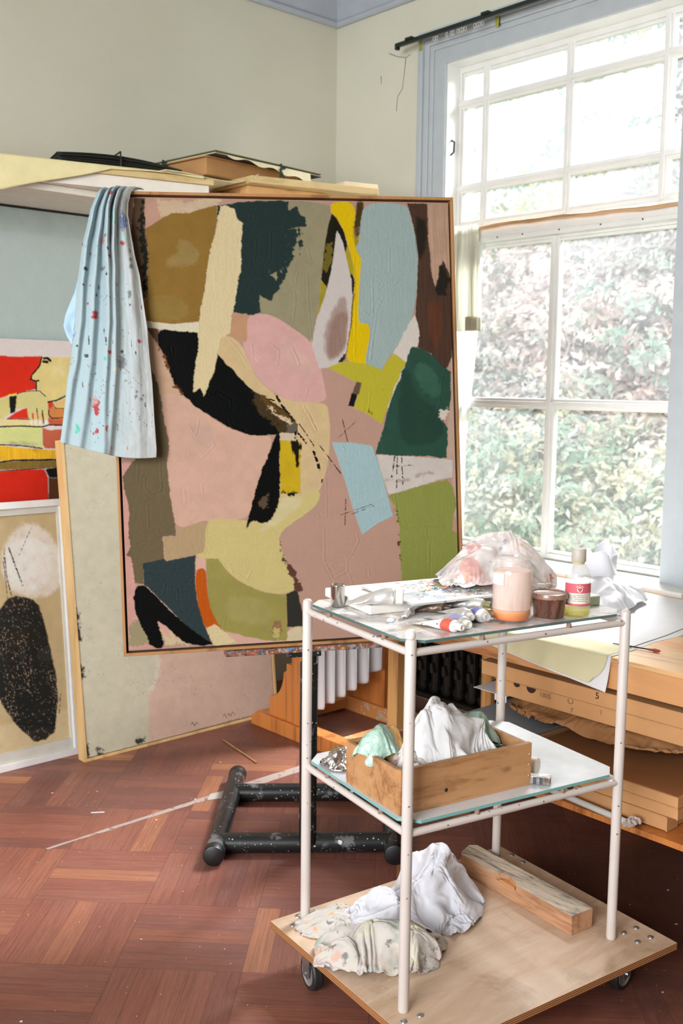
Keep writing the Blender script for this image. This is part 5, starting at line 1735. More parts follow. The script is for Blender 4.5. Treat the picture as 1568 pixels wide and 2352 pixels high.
P = heap(0.19, 0.32, 0.056, 91, 90, 130, slack=1.03, fold=0.030, freq=1.7, power=6, bend=1.4, corner=0.85)
grid_obj('wrapping', P + np.array((2.595, 1.680, 0.438)), m_brownp, e_, thick=0.001, sub=1)
o = G().box(2.392, 1.90, 0.4965, 2.60, 2.03, 0.4978).box(2.391, 1.90, 0.478, 2.3922, 1.945, 0.4975).obj('white_card', m_paper, loc=(2.45, 1.95, 0.4965))
tag(o, 'white folded card at the left end of the box stack', 'card')
o = G().prism([(2.30, 1.775), (2.30, 2.04), (3.0, 2.04), (3.0, 1.775)], 0.412, 0.419).obj('grey_folder', plain('grey_plastic_folder', (140, 146, 152), 0.35), loc=(2.6, 1.9, 0.412), bevel=0.001)
tag(o, 'flat grey plastic folder left of the large brown box lid', 'folder')
o = G().prism([(2.34, 1.765), (2.34, 2.03), (3.0, 2.03), (3.0, 1.765)], 0.302, 0.411).obj('flat_box', m_box, loc=(2.6, 1.9, 0.302))
tag(o, 'tan box under the grey plastic folder on the low shelf', 'box')
flat_box(2.300, 1.277, 0.3735, 3.02, 1.757, 0.4045, 'flat box with a wide brown lid, lying uppermost of the lower pile', m_lid)
flat_box(2.302, 1.277, 0.3425, 3.02, 1.757, 0.3730, 'flat tan box directly under the wide brown lid')
bf = flat_box(2.300, 1.304, 0.3045, 3.02, 1.762, 0.3420, 'flat tan box with a finger hole, lowest of the lower pile')
finger_hole(bf, 2.300, 1.60, 0.3400, 0.015)
text_part('O', 0.050, (2.46, 1.34, 0.4046), (-0.75, -0.66, 0), (0.66, -0.75, 0), m_pencil, bpy.data.objects['flat_box.003'] if 'flat_box.003' in bpy.data.objects else b0, depth=0.0004)
# filler under the upper stack so that it rests on something
o = G().box(2.76, 0.52, 0.405, 3.02, 1.74, 0.438).obj('book_box', m_box, loc=(2.9, 1.1, 0.405))
tag(o, 'cardboard box in the shade between the upper and the lower pile', 'box')

rd_ = thing('white_rod', (2.27, 1.5, 0.31), 'thin white metal rod with torn tape on its end, by the lower boxes', 'rod')
q0, q1 = Vector((2.284, 1.66, 0.3125)), Vector((2.262, 1.385, 0.3095))
G().tube([q0, q1], 0.0085, 14).obj('tube', plain('white_enamel_tube', (198, 196, 190), 0.4), rd_)
P = heap(0.034, 0.018, 0.020, 5, 30, 24, slack=1.5, fold=0.008)
P = P + np.array((2.258, 1.375, 0.314))
grid_obj('torn_tape', P, plain('grey_torn_tape', (190, 178, 172), 0.6), rd_, thick=0.001, sub=1)

# ------------------------------------------------------------------ dolly and trolley
m_plyedge = NT('birch_plywood')
_v = m_plyedge.coord()
_gv = m_plyedge.n('ShaderNodeMapping', {0: _v})
_gv.inputs['Scale'].default_value = (2.2, 14, 14)
_gv.inputs['Rotation'].default_value = (0, 0, 0.4)
_g = m_plyedge.noise(_gv.outputs[0], 1.4, 6, 0.62, 1.4)
_c = m_plyedge.ramp(_g, [(0.3, rgba((194, 162, 132))), (0.5, rgba((208, 180, 154))), (0.7, rgba((216, 192, 168)))])
_s = m_plyedge.ramp(m_plyedge.noise(_v, 3.2, 6, 0.7, 0.8), [(0.50, (0, 0, 0)), (0.66, (0.5, 0.5, 0.5))])
_c = m_plyedge.mix(_s, _c, rgba((128, 98, 70)))
_gn = m_plyedge.n('ShaderNodeNewGeometry')
_nz = m_plyedge.n('ShaderNodeSeparateXYZ', {0: _gn.outputs['Normal']}).outputs[2]
_pz = m_plyedge.n('ShaderNodeSeparateXYZ', {0: _v}).outputs[2]
_st = m_plyedge.math('GREATER_THAN', m_plyedge.math('FRACT', m_plyedge.math('MULTIPLY', _pz, 210.0)), 0.5)
_ec = m_plyedge.mix(_st, rgba((188, 134, 84)), rgba((112, 68, 42)))
_side = m_plyedge.math('LESS_THAN', m_plyedge.math('ABSOLUTE', _nz), 0.4)
_c = m_plyedge.mix(_side, _c, _ec)
m_plyedge = m_plyedge.done(m_plyedge.bsdf(_c, 0.5, 0, m_plyedge.bump(_g, 0.06, 0.003)))
m_tyre = plain('black_rubber_tyre', (30, 31, 30), 0.55)
m_hub = plain('grey_wheel_hub', (140, 134, 130), 0.4, 0.3)
m_steelb = plain('zinc_plated_steel', (176, 182, 188), 0.28, 0.9, bump=0.03)

PL, PB, PR = Vector((1.477, 1.877)), Vector((2.229, 1.777)), Vector((2.143, 1.170))
PN = PL + PR - PB
du = (PB - PL).normalized()
dv = (PB - PR).normalized()
dl = thing('plywood_dolly', (1.81, 1.52, 0.0), 'plywood dolly on rubber castors carrying the white trolley', 'dolly')
G().prism([tuple(PN), tuple(PR), tuple(PB), tuple(PL)], 0.102, 0.120).obj('platform', m_plyedge, dl, bevel=0.001)


def caster(cx, cy, ax, boltc):
    ax = Vector((ax[0], ax[1], 0)).normalized()
    fx = Vector((-ax.y, ax.x, 0))
    c = Vector((cx, cy, 0.0425))
    Mw = frame(c, fx, (0, 0, 1), ax)
    w = G().lathe([(0.030, -0.012), (0.040, -0.012), (0.0425, -0.008), (0.0425, 0.008), (0.040, 0.012), (0.030, 0.012)], 36, Mw, close=True).obj('tyre', m_tyre, dl)
    G().lathe([(0.0, -0.010), (0.026, -0.010), (0.0305, -0.013), (0.0305, 0.013), (0.026, 0.010), (0.010, 0.009), (0.010, 0.013), (0.0, 0.013)], 36, Mw).obj('hub', m_hub, dl)
    g = G()
    Mf_ = frame(c, fx, (0, 0, 1), ax)
    for sg in (-1, 1):
        g.prism([(-0.014, -0.010), (0.014, -0.010), (0.024, 0.050), (-0.024, 0.050)], 0.016 * sg - 0.0015, 0.016 * sg + 0.0015, Mf_)
    g.box(-0.026, 0.048, -0.020, 0.026, 0.0505, 0.020, M=Mf_)
    g.tube([c - ax * 0.021, c + ax * 0.021], 0.0045, 8)
    g.obj('fork', m_steelb, dl)
    g = G()
    b2 = Vector(boltc)
    G().box(b2.x - 0.04, b2.y - 0.04, 0.0925, b2.x + 0.04, b2.y + 0.04, 0.102).obj('mounting_plate', m_steelb, dl)


def bolts(pts):
    for x, y in pts:
        G().lathe([(0.0075, 0.0), (0.0072, 0.0012), (0.005, 0.0028), (0.0, 0.0034)], 16, Matrix.Translation((x, y, 0.1198))).obj('bolt', m_steelb, dl, smooth=True)


BL_ = BOLTS_L
caster(1.497, 1.742, (-0.97, 0.30), (1.525, 1.785))
caster(2.052, 1.262, (0.10, -0.99), (2.072, 1.245))
caster(1.475, 1.345, (-0.8, -0.5), (1.470, 1.340))
caster(2.150, 1.720, (0.6, 0.8), (2.140, 1.715))
bolts(BOLTS_L + BOLTS_R + BOLTS_N + BOLTS_B)

m_enamel = speckled('cream_enamel_tube_with_drips', (206, 197, 190), [(90, (120, 74, 62), 0.10), (46, (150, 96, 84), 0.04), (60, (96, 110, 150), 0.015), (26, (120, 60, 54), 0.015)], rough=0.38)
tr_ = thing('glass_trolley', (1.80, 1.56, 0.120), 'cream enamelled trolley with two glass shelves, in front of the painting', 'trolley')
TO = Vector((1.461, 1.406, 0.0))
tu = Vector((0.979, -0.204, 0)).normalized()
tv = Vector((-tu.y, tu.x, 0))
Mt = Matrix((tu, tv, Vector((0, 0, 1)))).transposed().to_4x4()
Mt.translation = TO
TW, TD = 0.592, 0.434


def tl(a, b, z):
    return Mt @ Vector((a, b, z))


for a, b in ((0, 0), (TW, 0), (0, TD), (TW, TD)):
    G().tube([tl(a, b, z) for z in (0.1205, 0.1245, 0.909, 0.915, 0.918)], [0.0105, 0.0117, 0.0117, 0.0100, 0.0055], 28).obj('leg', m_enamel, tr_, smooth=True)
for z in (0.888, 0.508):
    for (a0, b0_), (a1, b1_) in (((0, 0), (TW, 0)), ((TW, 0), (TW, TD)), ((TW, TD), (0, TD)), ((0, TD), (0, 0))):
        G().tube([tl(a0, b0_, z), tl(a1, b1_, z)], 0.0082, 20).obj('rail', m_enamel, tr_, smooth=True)
m_peg = plain('brown_rubber_stud', (140, 112, 96), 0.7)
for z in (0.896, 0.516):
    for a, b in ((0.0, 0.10), (0.0, 0.33), (0.18, 0.0), (0.42, 0.0), (0.18, TD), (0.42, TD), (TW, 0.10), (TW, 0.33)):
        G().lathe([(0.006, -0.001), (0.006, 0.004), (0.0045, 0.0095)], 12, Matrix.Translation(tl(a, b, z))).obj('stud', m_peg, tr_)
m_gtop = NT('glass_shelf_smeared_with_paint')
_v = m_gtop.coord()
_b = m_gtop.ramp(m_gtop.noise(_v, 9, 6, 0.65, 0.6), [(0.30, rgba((196, 196, 194))), (0.46, rgba((222, 218, 214))), (0.6, rgba((236, 230, 228))), (0.75, rgba((216, 198, 186)))])
for _i, (_sc, _t, _col, _op) in enumerate(((14, 0.66, (196, 112, 96), 0.5), (11, 0.67, (98, 124, 138), 0.6), (17, 0.68, (96, 140, 110), 0.5), (8, 0.62, (122, 98, 78), 0.6), (22, 0.69, (60, 66, 70), 0.7), (13, 0.68, (222, 186, 120), 0.5))):
    _mp = m_gtop.n('ShaderNodeMapping', {0: _v})
    _mp.inputs['Location'].default_value = (_i * 2.1, _i * 3.3, 0.4 * _i)
    _k = m_gtop.ramp(m_gtop.noise(_mp.outputs[0], _sc, 6, 0.7), [(_t - 0.10, (0, 0, 0)), (_t - 0.02, (_op,) * 3)])
    _b = m_gtop.mix(_k, _b, rgba(_col))
m_gtop = m_gtop.done(m_gtop.bsdf(_b, 0.28, 0, m_gtop.bump(m_gtop.noise(_v, 60, 4), 0.1, 0.002)))
m_gedge = speckled('green_glass_edge', (84, 112, 110), [(60, (70, 96, 110), 0.25), (50, (140, 96, 84), 0.15)], rough=0.15, base_var=0.25)
m_gmid = NT('hazy_glass_painted_reflection')
_v = m_gmid.coord()
_b = m_gmid.ramp(m_gmid.noise(_v, 12, 6, 0.7), [(0.42, rgba((232, 234, 238))), (0.66, rgba((246, 246, 250)))])  # near-white base also paints in the window's reflection on this shelf
_p = m_gmid.bsdf(_b, 0.09, 0.0)
_p.inputs['Specular IOR Level'].default_value = 0.9
_x = m_gmid.n('ShaderNodeBsdfTransparent', {0: (0.80, 0.92, 0.90, 1)})
m_gmid = m_gmid.done(m_gmid.n('ShaderNodeMixShader', {0: 0.22, 1: _p.outputs[0], 2: _x.outputs[0]}).outputs[0])
m_gedge2 = plain('aqua_glass_edge', (122, 176, 172), 0.1)


def glass_plate(name, z0, z1, m1, m2):
    c, o_ = 0.036, 0.004
    poly = [(-o_ + c, -o_), (TW + o_ - c, -o_), (TW + o_, -o_ + c), (TW + o_, TD + o_ - c), (TW + o_ - c, TD + o_), (-o_ + c, TD + o_), (-o_, TD + o_ - c), (-o_, -o_ + c)]
    o = G().prism(poly, z0, z1, Mt).obj(name, [m1, m2], tr_, bevel=0.0)
    for i, p in enumerate(o.data.polygons):
        p.material_index = 0 if i < 2 else 1
    return o


glass_plate('glass_shelf', 0.9055, 0.9115, m_gtop, m_gedge)
glass_plate('glass_shelf', 0.5255, 0.5325, m_gmid, m_gedge2)
ZT, ZM = 0.9117, 0.5327

# ---- steel beaker, canvas panel, palette, tubes on the top shelf
m_chrome = plain('polished_steel', (196, 192, 186), 0.12, 1.0, bump=0.01)
cx, cy_ = 1.568, 1.745
o = G().lathe([(0.0, 0.0005), (0.0155, 0.0005), (0.0165, 0.002), (0.0165, 0.0485), (0.0170, 0.050), (0.0166, 0.0515), (0.0154, 0.051), (0.0152, 0.004), (0.0, 0.003)], 40, Matrix.Translation((cx, cy_, ZT))).obj('steel_beaker', m_chrome, smooth=False, loc=(cx, cy_, ZT), bevel=0.0)
o.data.polygons.foreach_set('use_smooth', [True] * len(o.data.polygons))
tag(o, 'small polished steel beaker at the left corner of the top shelf', 'beaker')
m_primed = plain('white_primed_canvas', (226, 222, 216), 0.7, bump=0.05)
Mc = frame((1.5625, 1.631, ZT + 0.0003), (0.967, -0.252, 0), (0.246, 0.969, 0))
o = G().box(0, 0, 0, 0.338, 0.226, 0.021, M=Mc).obj('canvas_panel', m_primed, loc=tuple(Mc @ Vector((0.17, 0.11, 0))), bevel=0.0025)
tag(o, 'small white blank canvas lying under the palette', 'canvas')
# palette
Mq = frame((1.628, 1.560, ZT + 0.0235), (0.975, -0.222, 0.0), (0.16, 0.987, 0.0))
nx, ny = 200, 130
U, V = np.meshgrid(np.linspace(0, 360, nx), np.linspace(0, 228, ny))
rng = np.random.default_rng(12)
C = np.tile(lin((243, 238, 240)), (ny, nx, 1)) * (1 + 0.06 * fbm(U / 20, V / 20, 3, 4))[..., None]
Hh = 0.15 * fbm(U / 6, V / 6, 5, 3)
cols = [(70, 130, 190), (40, 70, 120), (60, 150, 140), (224, 140, 50), (190, 70, 60), (60, 40, 36), (210, 160, 150), (120, 170, 200), (240, 236, 232), (150, 176, 120), (110, 70, 50), (230, 200, 120), (52, 96, 96)]
for q in range(46):
    u_, v_ = rng.normal(215, 85), rng.uniform(15, 215)
    d_ = np.hypot((U - u_) / 1.8, V - v_) / rng.uniform(10, 24) + 0.8 * fbm(U / 12, V / 7, q % 9, 4)
    k_ = np.clip((1 - d_) * 1.6, 0, 1) * 0.55
    C = C * (1 - k_[..., None]) + lin(((176, 200, 224), (222, 190, 186), (190, 206, 200), (226, 206, 176), (196, 186, 210), (150, 176, 196))[q % 6]) * k_[..., None]
for q in range(420):
    u_, v_ = rng.normal(210, 80), rng.normal(118, 62)
    if not (8 < u_ < 352 and 8 < v_ < 220):
        continue
    r_ = rng.uniform(2.5, 10.5) * (1.2 if rng.random() < 0.3 else 0.8)
    sm_ = rng.random()
    d_ = np.hypot((U - u_) / (1.6 if sm_ > 0.5 else 1.0), (V - v_)) / r_ + 0.9 * fbm(U / 4, V / 4, q % 9, 3)
    k_ = np.clip((1 - d_) * 2.2, 0, 1) * (0.9 if q % 4 else 0.45)
    C = C * (1 - k_[..., None]) + lin(cols[q % len(cols)]) * k_[..., None]
    Hh = Hh + k_ * rng.uniform(0.3, 2.6) * (0.5 + fbm(U / 3, V / 3, q % 7, 2) + 0.3)
P = np.zeros((ny, nx, 3))
Pm = np.array(Mq)
P = np.array(Mq.translation) + U[..., None] / 1000 * np.array(Mq.col[0][:3]) + V[..., None] / 1000 * np.array(Mq.col[1][:3]) + (0.0046 + np.maximum(Hh, -0.2) / 1000)[..., None] * np.array((0, 0, 1.0))
pal_ = thing('palette', tuple(Mq @ Vector((0.18, 0.11, 0))), 'white rectangular palette covered with dabs of blue, orange and green paint', 'palette')
grid_obj('paint_surface', P, attr_mat('wet_palette_paint', 0.35, 0.1, 0.5), pal_, col=C)
G().box(0, 0, 0, 0.36, 0.228, 0.0043, M=Mq).obj('board', speckled('palette_edge', (196, 196, 196), [(70, (70, 120, 140), 0.3), (60, (190, 100, 80), 0.2)], base_var=0.2), pal_)

m_tubemetal = plain('crumpled_tube_metal', (218, 216, 212), 0.34, 0.55, bump=0.3)
m_tubewhite = speckled('white_tube_print', (226, 224, 222), [(60, (120, 124, 130), 0.2), (90, (190, 90, 70), 0.06)], rough=0.35)
m_capw = plain('white_plastic_cap', (226, 222, 212), 0.4)
m_capg = plain('grey_plastic_cap', (196, 192, 186), 0.4)


def paint_tube(loc, rot, L, r, body, band, capm, label, tilt=0.0, capr=0.55, capl=0.016, seed=0, group='paint tubes on the top shelf'):
    t = thing('paint_tube', loc, label, 'paint tube', group)
    rng = np.random.default_rng(seed)
    Mx_ = Matrix.Translation(loc) @ Matrix.Rotation(rot, 4, 'Z') @ Matrix.Rotation(tilt, 4, 'Y')
    nL, nA = 26, 28

    def ring(s, scale=1.0, lift=0.0):
        flat = max(0.10, min(1.0, 0.10 + 1.15 * s ** 0.8))
        wide = r * (1.25 - 0.25 * s)
        out = []
        for k in range(nA):
            a = 2 * math.pi * k / nA
            cr = 1 + 0.10 * math.sin(3 * a + 9 * s + seed) * (1 - s) + 0.08 * math.sin(17 * s + 2 * a + seed)
            out.append(Vector((s * L, wide * math.cos(a) * cr * scale, r * flat * 0.95 + r * flat * 0.93 * math.sin(a) * scale * (0.92 + 0.08 * cr))))
        return out
    V_, F_ = [], []
    for i in range(nL):
        V_ += ring(i / (nL - 1) * 0.94)
    for k_, (sx, sc_) in enumerate(((0.965, 0.86), (0.99, 0.5))):
        V_ += [Vector((sx * L, p.y * sc_, r + (p.z - r) * sc_)) for p in ring(0.94)]
    n_ = nL + 2
    for i in range(n_ - 1):
        for k in range(nA):
            F_.append((i * nA + k, i * nA + (k + 1) % nA, (i + 1) * nA + (k + 1) % nA, (i + 1) * nA + k))
    F_.append(tuple(range(nA - 1, -1, -1)))
    F_.append(tuple(range((n_ - 1) * nA, n_ * nA)))
    mesh_obj('body', [Mx_ @ v for v in V_], F_, body, t, smooth=True)
    if band:
        V_, F_ = [], []
        for i in range(6):
            V_ += ring(0.66 + 0.24 * i / 5, 1.02)
        for i in range(5):
            for k in range(nA):
                F_.append((i * nA + k, i * nA + (k + 1) % nA, (i + 1) * nA + (k + 1) % nA, (i + 1) * nA + k))
        mesh_obj('label_band', [Mx_ @ v for v in V_], F_, band, t, smooth=True)
    G().lathe([(r * capr * 0.92, 0.0), (r * capr, 0.001), (r * capr, capl * 0.9), (r * capr * 0.9, capl), (r * capr * 0.6, capl), (r * capr * 0.55, capl * 0.92), (0, capl * 0.9)], 20,
              Mx_ @ Matrix.Translation((L * 0.985, 0, r)) @ Matrix.Rotation(math.pi / 2, 4, 'Y')).obj('cap', capm, t, smooth=True)
    V2 = [Mx_ @ v for v in (Vector((-0.010, -r * 1.28, r * 0.05)), Vector((-0.010, r * 1.28, r * 0.05)), Vector((0.003, r * 1.26, r * 0.16)), Vector((0.003, -r * 1.26, r * 0.16)), Vector((-0.010, -r * 1.28, r * 0.14)), Vector((-0.010, r * 1.28, r * 0.14)))]
    mesh_obj('crimp', V2, [(0, 1, 2, 3), (4, 3, 2, 5), (0, 4, 5, 1), (0, 3, 4), (1, 5, 2)], m_tubemetal, t)
    return t


def band(c):
    return plain('tube_band', c, 0.4)


zt = ZT + 0.0012
paint_tube((1.540, 1.672, ZT + 0.0225), R(-47), 0.103, 0.0201, m_tubemetal, None, m_capw, 'large silver tube with a wide white cap, half under the palette', capr=0.95, capl=0.017, seed=2)
paint_tube((1.588, 1.498, zt), R(-92), 0.106, 0.0138, m_tubewhite, band((206, 92, 70)), m_capw, 'white tube with an orange red band, nearest the front edge', seed=3)
paint_tube((1.650, 1.520, zt), R(-107), 0.132, 0.0155, m_tubemetal, band((150, 150, 190)), m_capw, 'silver tube with a lavender band beside the orange banded tube', seed=4)
paint_tube((1.726, 1.510, zt), R(-108), 0.101, 0.0161, m_tubewhite, band((120, 124, 186)), m_capg, 'pale tube with a violet blue band just left of the jar', seed=5)
paint_tube((1.700, 1.528, zt + 0.004), R(-112), 0.109, 0.0149, m_tubemetal, None, m_capw, 'crumpled bare metal tube between the two blue banded tubes', seed=6)
paint_tube((1.752, 1.515, zt), R(-100), 0.085, 0.0115, plain('brass_coloured_tube', (176, 158, 112), 0.35, 0.6), None, plain('ochre_cap', (196, 166, 116), 0.5), 'dull gold tube tucked behind the jar', seed=7)
paint_tube((1.668, 1.598, zt), R(-58), 0.070, 0.0120, plain('smeared_dark_tube', (96, 80, 66), 0.35, 0.4, var=0.4), None, plain('dark_brown_cap', (58, 40, 34), 0.4), 'short smeared tube with a dark cap by the canvas edge', seed=8)
paint_tube((1.765, 1.585, zt), R(-70), 0.092, 0.0138, m_tubemetal, None, plain('olive_cap', (130, 126, 84), 0.5), 'squeezed metal tube with an olive cap far behind the jar', seed=9)
# empty torn tube
P = np.zeros((16, 24, 3))
for j in range(16):
    for i in range(24):
        s, t = i / 23, j / 15
        P[j, i] = (1.575 + 0.062 * s + 0.014 * t, 1.545 + 0.020 * s + 0.022 * t, zt + 0.001 + 0.018 * math.sin(math.pi * t) * s + 0.003 * math.sin(11 * s + 4 * t) + 0.003)
o = grid_obj('flattened_tube', P, m_tubemetal, thick=0.0012, loc=(1.6, 1.56, zt))
tag(o, 'flattened torn silver tube end left of the other tubes', 'paint tube')
P = heap(0.011, 0.009, 0.013, 3, 16, 14, slack=1.3, fold=0.004)
rag('paint_lump', (1.560, 1.562, ZT), 0.2, P, speckled('blue_white_paint', (214, 224, 226), [(120, (60, 150, 180), 0.4)]), 'small blue and white lump of dried paint on the glass', 'paint lump', thick=0.001)
o = G().lathe([(0.0105, 0.0), (0.0115, 0.004), (0.0115, 0.010), (0.009, 0.015), (0.005, 0.018), (0.0, 0.0185)], 18, Matrix.Translation(tl(-0.014, 0.012, 0.9185))).obj('white_cap', m_capw, smooth=True, loc=tuple(tl(-0.006, 0.006, 0.9185)))  # white plastic cap sitting on the front trolley leg
o.location = tuple(tl(0.008, -0.004, 0.9185))
tag(o, 'white cap on top of the front trolley leg', 'paint blob')
o = G().lathe([(0.0115, 0.0), (0.0125, 0.004), (0.0120, 0.009), (0.0, 0.010)], 20, Matrix.Translation((1.823, 1.597, ZT + 0.0005)), ).obj('screw_stopper', m_capw, loc=(1.823, 1.597, ZT))
tag(o, 'white screw stopper lying on the glass behind the jar', 'stopper')

# ---- jar of turpentine, tub, bottle
CAMD = Vector((-0.67, -0.742, 0)).normalized()        # from the shelf towards the camera
CAMR = Vector((0.742, -0.67, 0))


def cylpatch(cx, cy, z, r, a0, a1, z0, z1, n=24):
    """patch on an upright cylinder; angles measured from the camera side, positive to the right"""
    V_, F_ = [], []
    for i in range(n + 1):
        a = a0 + (a1 - a0) * i / n
        d = CAMD * math.cos(a) + CAMR * math.sin(a)
        V_ += [Vector((cx, cy, z + z0)) + d * r, Vector((cx, cy, z + z1)) + d * r]
    for i in range(n):
        F_.append((2 * i, 2 * i + 2, 2 * i + 3, 2 * i + 1))
    return V_, F_


def cylpoly(cx, cy, z, r, poly):
    """flat outline (x to the right, y up, metres) wrapped on the cylinder"""
    V_ = []
    for x, y in poly:
        a = x / r
        d = CAMD * math.cos(a) + CAMR * math.sin(a)
        V_.append(Vector((cx, cy, z + y)) + d * r)
    return V_, [tuple(range(len(poly)))]


jx, jy = 1.739 + 0.67 * 0.043, 1.367 + 0.742 * 0.043
jr = thing('glass_jar', (jx, jy, ZT), 'tall open glass jar with orange sediment and a cloudy wall, on the top shelf', 'jar')
m_jar = thin_glass('cloudy_jar_glass', (0.995, 0.99, 0.985), 0.10, film=0.06, film_col=(0.95, 0.88, 0.85), film_scale=26, rough=0.03)
prof = [(0.0, 0.001), (0.036, 0.002), (0.0405, 0.005), (0.0428, 0.012), (0.0430, 0.020), (0.0430, 0.108), (0.0418, 0.117), (0.0385, 0.122), (0.0365, 0.124), (0.0378, 0.1255), (0.0372, 0.1275), (0.0380, 0.1295), (0.0372, 0.1315), (0.0372, 0.1365), (0.0380, 0.1385), (0.0375, 0.1405), (0.0358, 0.1405), (0.0352, 0.1375)]
G().lathe(prof, 56, Matrix.Translation((jx, jy, ZT))).obj('glass', m_jar, jr, smooth=True)
m_turps = NT('orange_turpentine')
_v = m_turps.coord()
_z = m_turps.n('ShaderNodeSeparateXYZ', {0: _v}).outputs[2]
_zz = m_turps.math('ADD', _z, m_turps.math('MULTIPLY', m_turps.noise(_v, 40, 4), 0.006))
_c = m_turps.ramp(m_turps.math('MULTIPLY', _zz, 25.0), [(0.20, rgba((204, 104, 52))), (0.55, rgba((222, 142, 84))), (0.80, rgba((232, 176, 132)))])
m_turps = m_turps.done(m_turps.bsdf(_c, 0.25))
G().lathe([(0.0, 0.0055), (0.0375, 0.0065), (0.0405, 0.0145), (0.0408, 0.028), (0.0, 0.0282)], 48, Matrix.Translation((jx, jy, ZT))).obj('turpentine', m_turps, jr, smooth=True)
m_cloudy = NT('cloudy_pink_film')
_tr = m_cloudy.n('ShaderNodeBsdfTransparent', {0: (0.99, 0.96, 0.94, 1)})
_di = m_cloudy.n('ShaderNodeBsdfTranslucent', {0: rgba((246, 226, 216))})
_dd = m_cloudy.n('ShaderNodeBsdfDiffuse', {0: rgba((246, 226, 216))})
_mx = m_cloudy.n('ShaderNodeMixShader', {0: 0.72, 1: _di.outputs[0], 2: _dd.outputs[0]})
_k = m_cloudy.ramp(m_cloudy.noise(m_cloudy.coord((1, 1, 0.15)), 60, 4), [(0.3, (0.50,) * 3), (0.7, (0.78,) * 3)])
m_cloudy = m_cloudy.done(m_cloudy.n('ShaderNodeMixShader', {0: _k, 1: _tr.outputs[0], 2: _mx.outputs[0]}).outputs[0])
G().lathe([(0.0407, 0.029), (0.0407, 0.105), (0.0400, 0.112)], 48, Matrix.Translation((jx, jy, ZT))).obj('residue', m_cloudy, jr, smooth=True)
v_, f_ = cylpatch(jx, jy, ZT, 0.0433, R(-88), R(-34), 0.084, 0.109)
mesh_obj('label', v_, f_, m_paper, jr, smooth=True)

ux_, uy_ = 1.844 + 0.67 * 0.037, 1.346 + 0.742 * 0.037
tubm = NT('plastic_tub_smeared_brown')
_v = tubm.coord()
_b = tubm.ramp(tubm.noise(tubm.coord((1, 1, 0.35)), 30, 6, 0.7, 0.5), [(0.30, rgba((48, 42, 30))), (0.45, rgba((84, 54, 44))), (0.58, rgba((120, 84, 72))), (0.72, rgba((92, 78, 50)))])
tubm = tubm.done(tubm.bsdf(_b, 0.22))
tu_ = thing('paint_tub', (ux_, uy_, ZT), 'round plastic tub stained brown, between the jar and the bottle', 'tub')
G().lathe([(0.0, 0.0006), (0.0325, 0.0006), (0.034, 0.003), (0.0375, 0.044), (0.0, 0.0442)], 48, Matrix.Translation((ux_, uy_, ZT))).obj('tub', tubm, tu_, smooth=True)
m_lidp = speckled('pale_lid_crusted_brown', (150, 116, 100), [(110, (70, 50, 40), 0.4), (90, (120, 88, 70), 0.4), (120, (180, 196, 186), 0.2)], rough=0.25, base_var=0.2)
G().lathe([(0.0380, 0.0425), (0.0405, 0.0435), (0.0408, 0.050), (0.0392, 0.0545), (0.0375, 0.0550), (0.0365, 0.0525), (0.0340, 0.0515), (0.0, 0.0512)], 48, Matrix.Translation((ux_, uy_, ZT))).obj('lid', m_lidp, tu_, smooth=True)

bx_, by_ = 1.917 + 0.67 * 0.0285, 1.325 + 0.742 * 0.0285
bo = thing('glass_bottle', (bx_, by_, ZT), 'clear glass bottle with grey cap, red and white label and yellow oil', 'bottle')
m_bot = thin_glass('clear_bottle_glass', (0.995, 0.998, 0.99), 0.10, film=0.20, film_col=(0.95, 0.95, 0.93), film_scale=20)
G().lathe([(0.0, 0.002), (0.025, 0.001), (0.0285, 0.005), (0.0288, 0.078), (0.0275, 0.089), (0.0235, 0.102), (0.0165, 0.113), (0.0125, 0.1175), (0.0120, 0.124)], 48, Matrix.Translation((bx_, by_, ZT))).obj('glass', m_bot, bo, smooth=True)
m_oil = thin_glass('yellow_oil', (0.93, 0.90, 0.30), 0.1, film=0.35, film_col=(0.85, 0.78, 0.20), film_scale=5)
G().lathe([(0.0, 0.0025), (0.0245, 0.002), (0.0278, 0.006), (0.0280, 0.0135), (0.0, 0.0136)], 40, Matrix.Translation((bx_, by_, ZT))).obj('oil', m_oil, bo, smooth=True)
G().lathe([(0.0, 0.1205), (0.0158, 0.1205), (0.0162, 0.1215), (0.0160, 0.1475), (0.0145, 0.1500), (0.0, 0.1502)], 36, Matrix.Translation((bx_, by_, ZT))).obj('cap', plain('warm_grey_cap', (184, 176, 164), 0.5), bo, smooth=True)
G().lathe([(0.0128, 0.1150), (0.0134, 0.1165), (0.0134, 0.1195), (0.0126, 0.1205)], 30, Matrix.Translation((bx_, by_, ZT))).obj('neck_ring', plain('amber_ring', (206, 190, 130), 0.3), bo)
m_lred = plain('label_red', (206, 92, 104), 0.5, var=0.03)
m_lcream = plain('label_cream', (226, 218, 204), 0.6, var=0.02)
rl = 0.0291
v_, f_ = cylpatch(bx_, by_, ZT, rl, R(-80), R(80), 0.024, 0.074)
lab = mesh_obj('label', v_, f_, m_lcream, bo, smooth=True)
for z0, z1 in ((0.0525, 0.0742), (0.0238, 0.0285)):
    v_, f_ = cylpatch(bx_, by_, ZT, rl + 0.0002, R(-80), R(80), z0, z1)
    mesh_obj('red_band', v_, f_, m_lred, lab, smooth=True)


def disc(cx, cy, r, n=24, a0=0, a1=2 * math.pi):
    return [(cx + r * math.cos(a0 + (a1 - a0) * k / n), cy + r * math.sin(a0 + (a1 - a0) * k / n)) for k in range(n)]


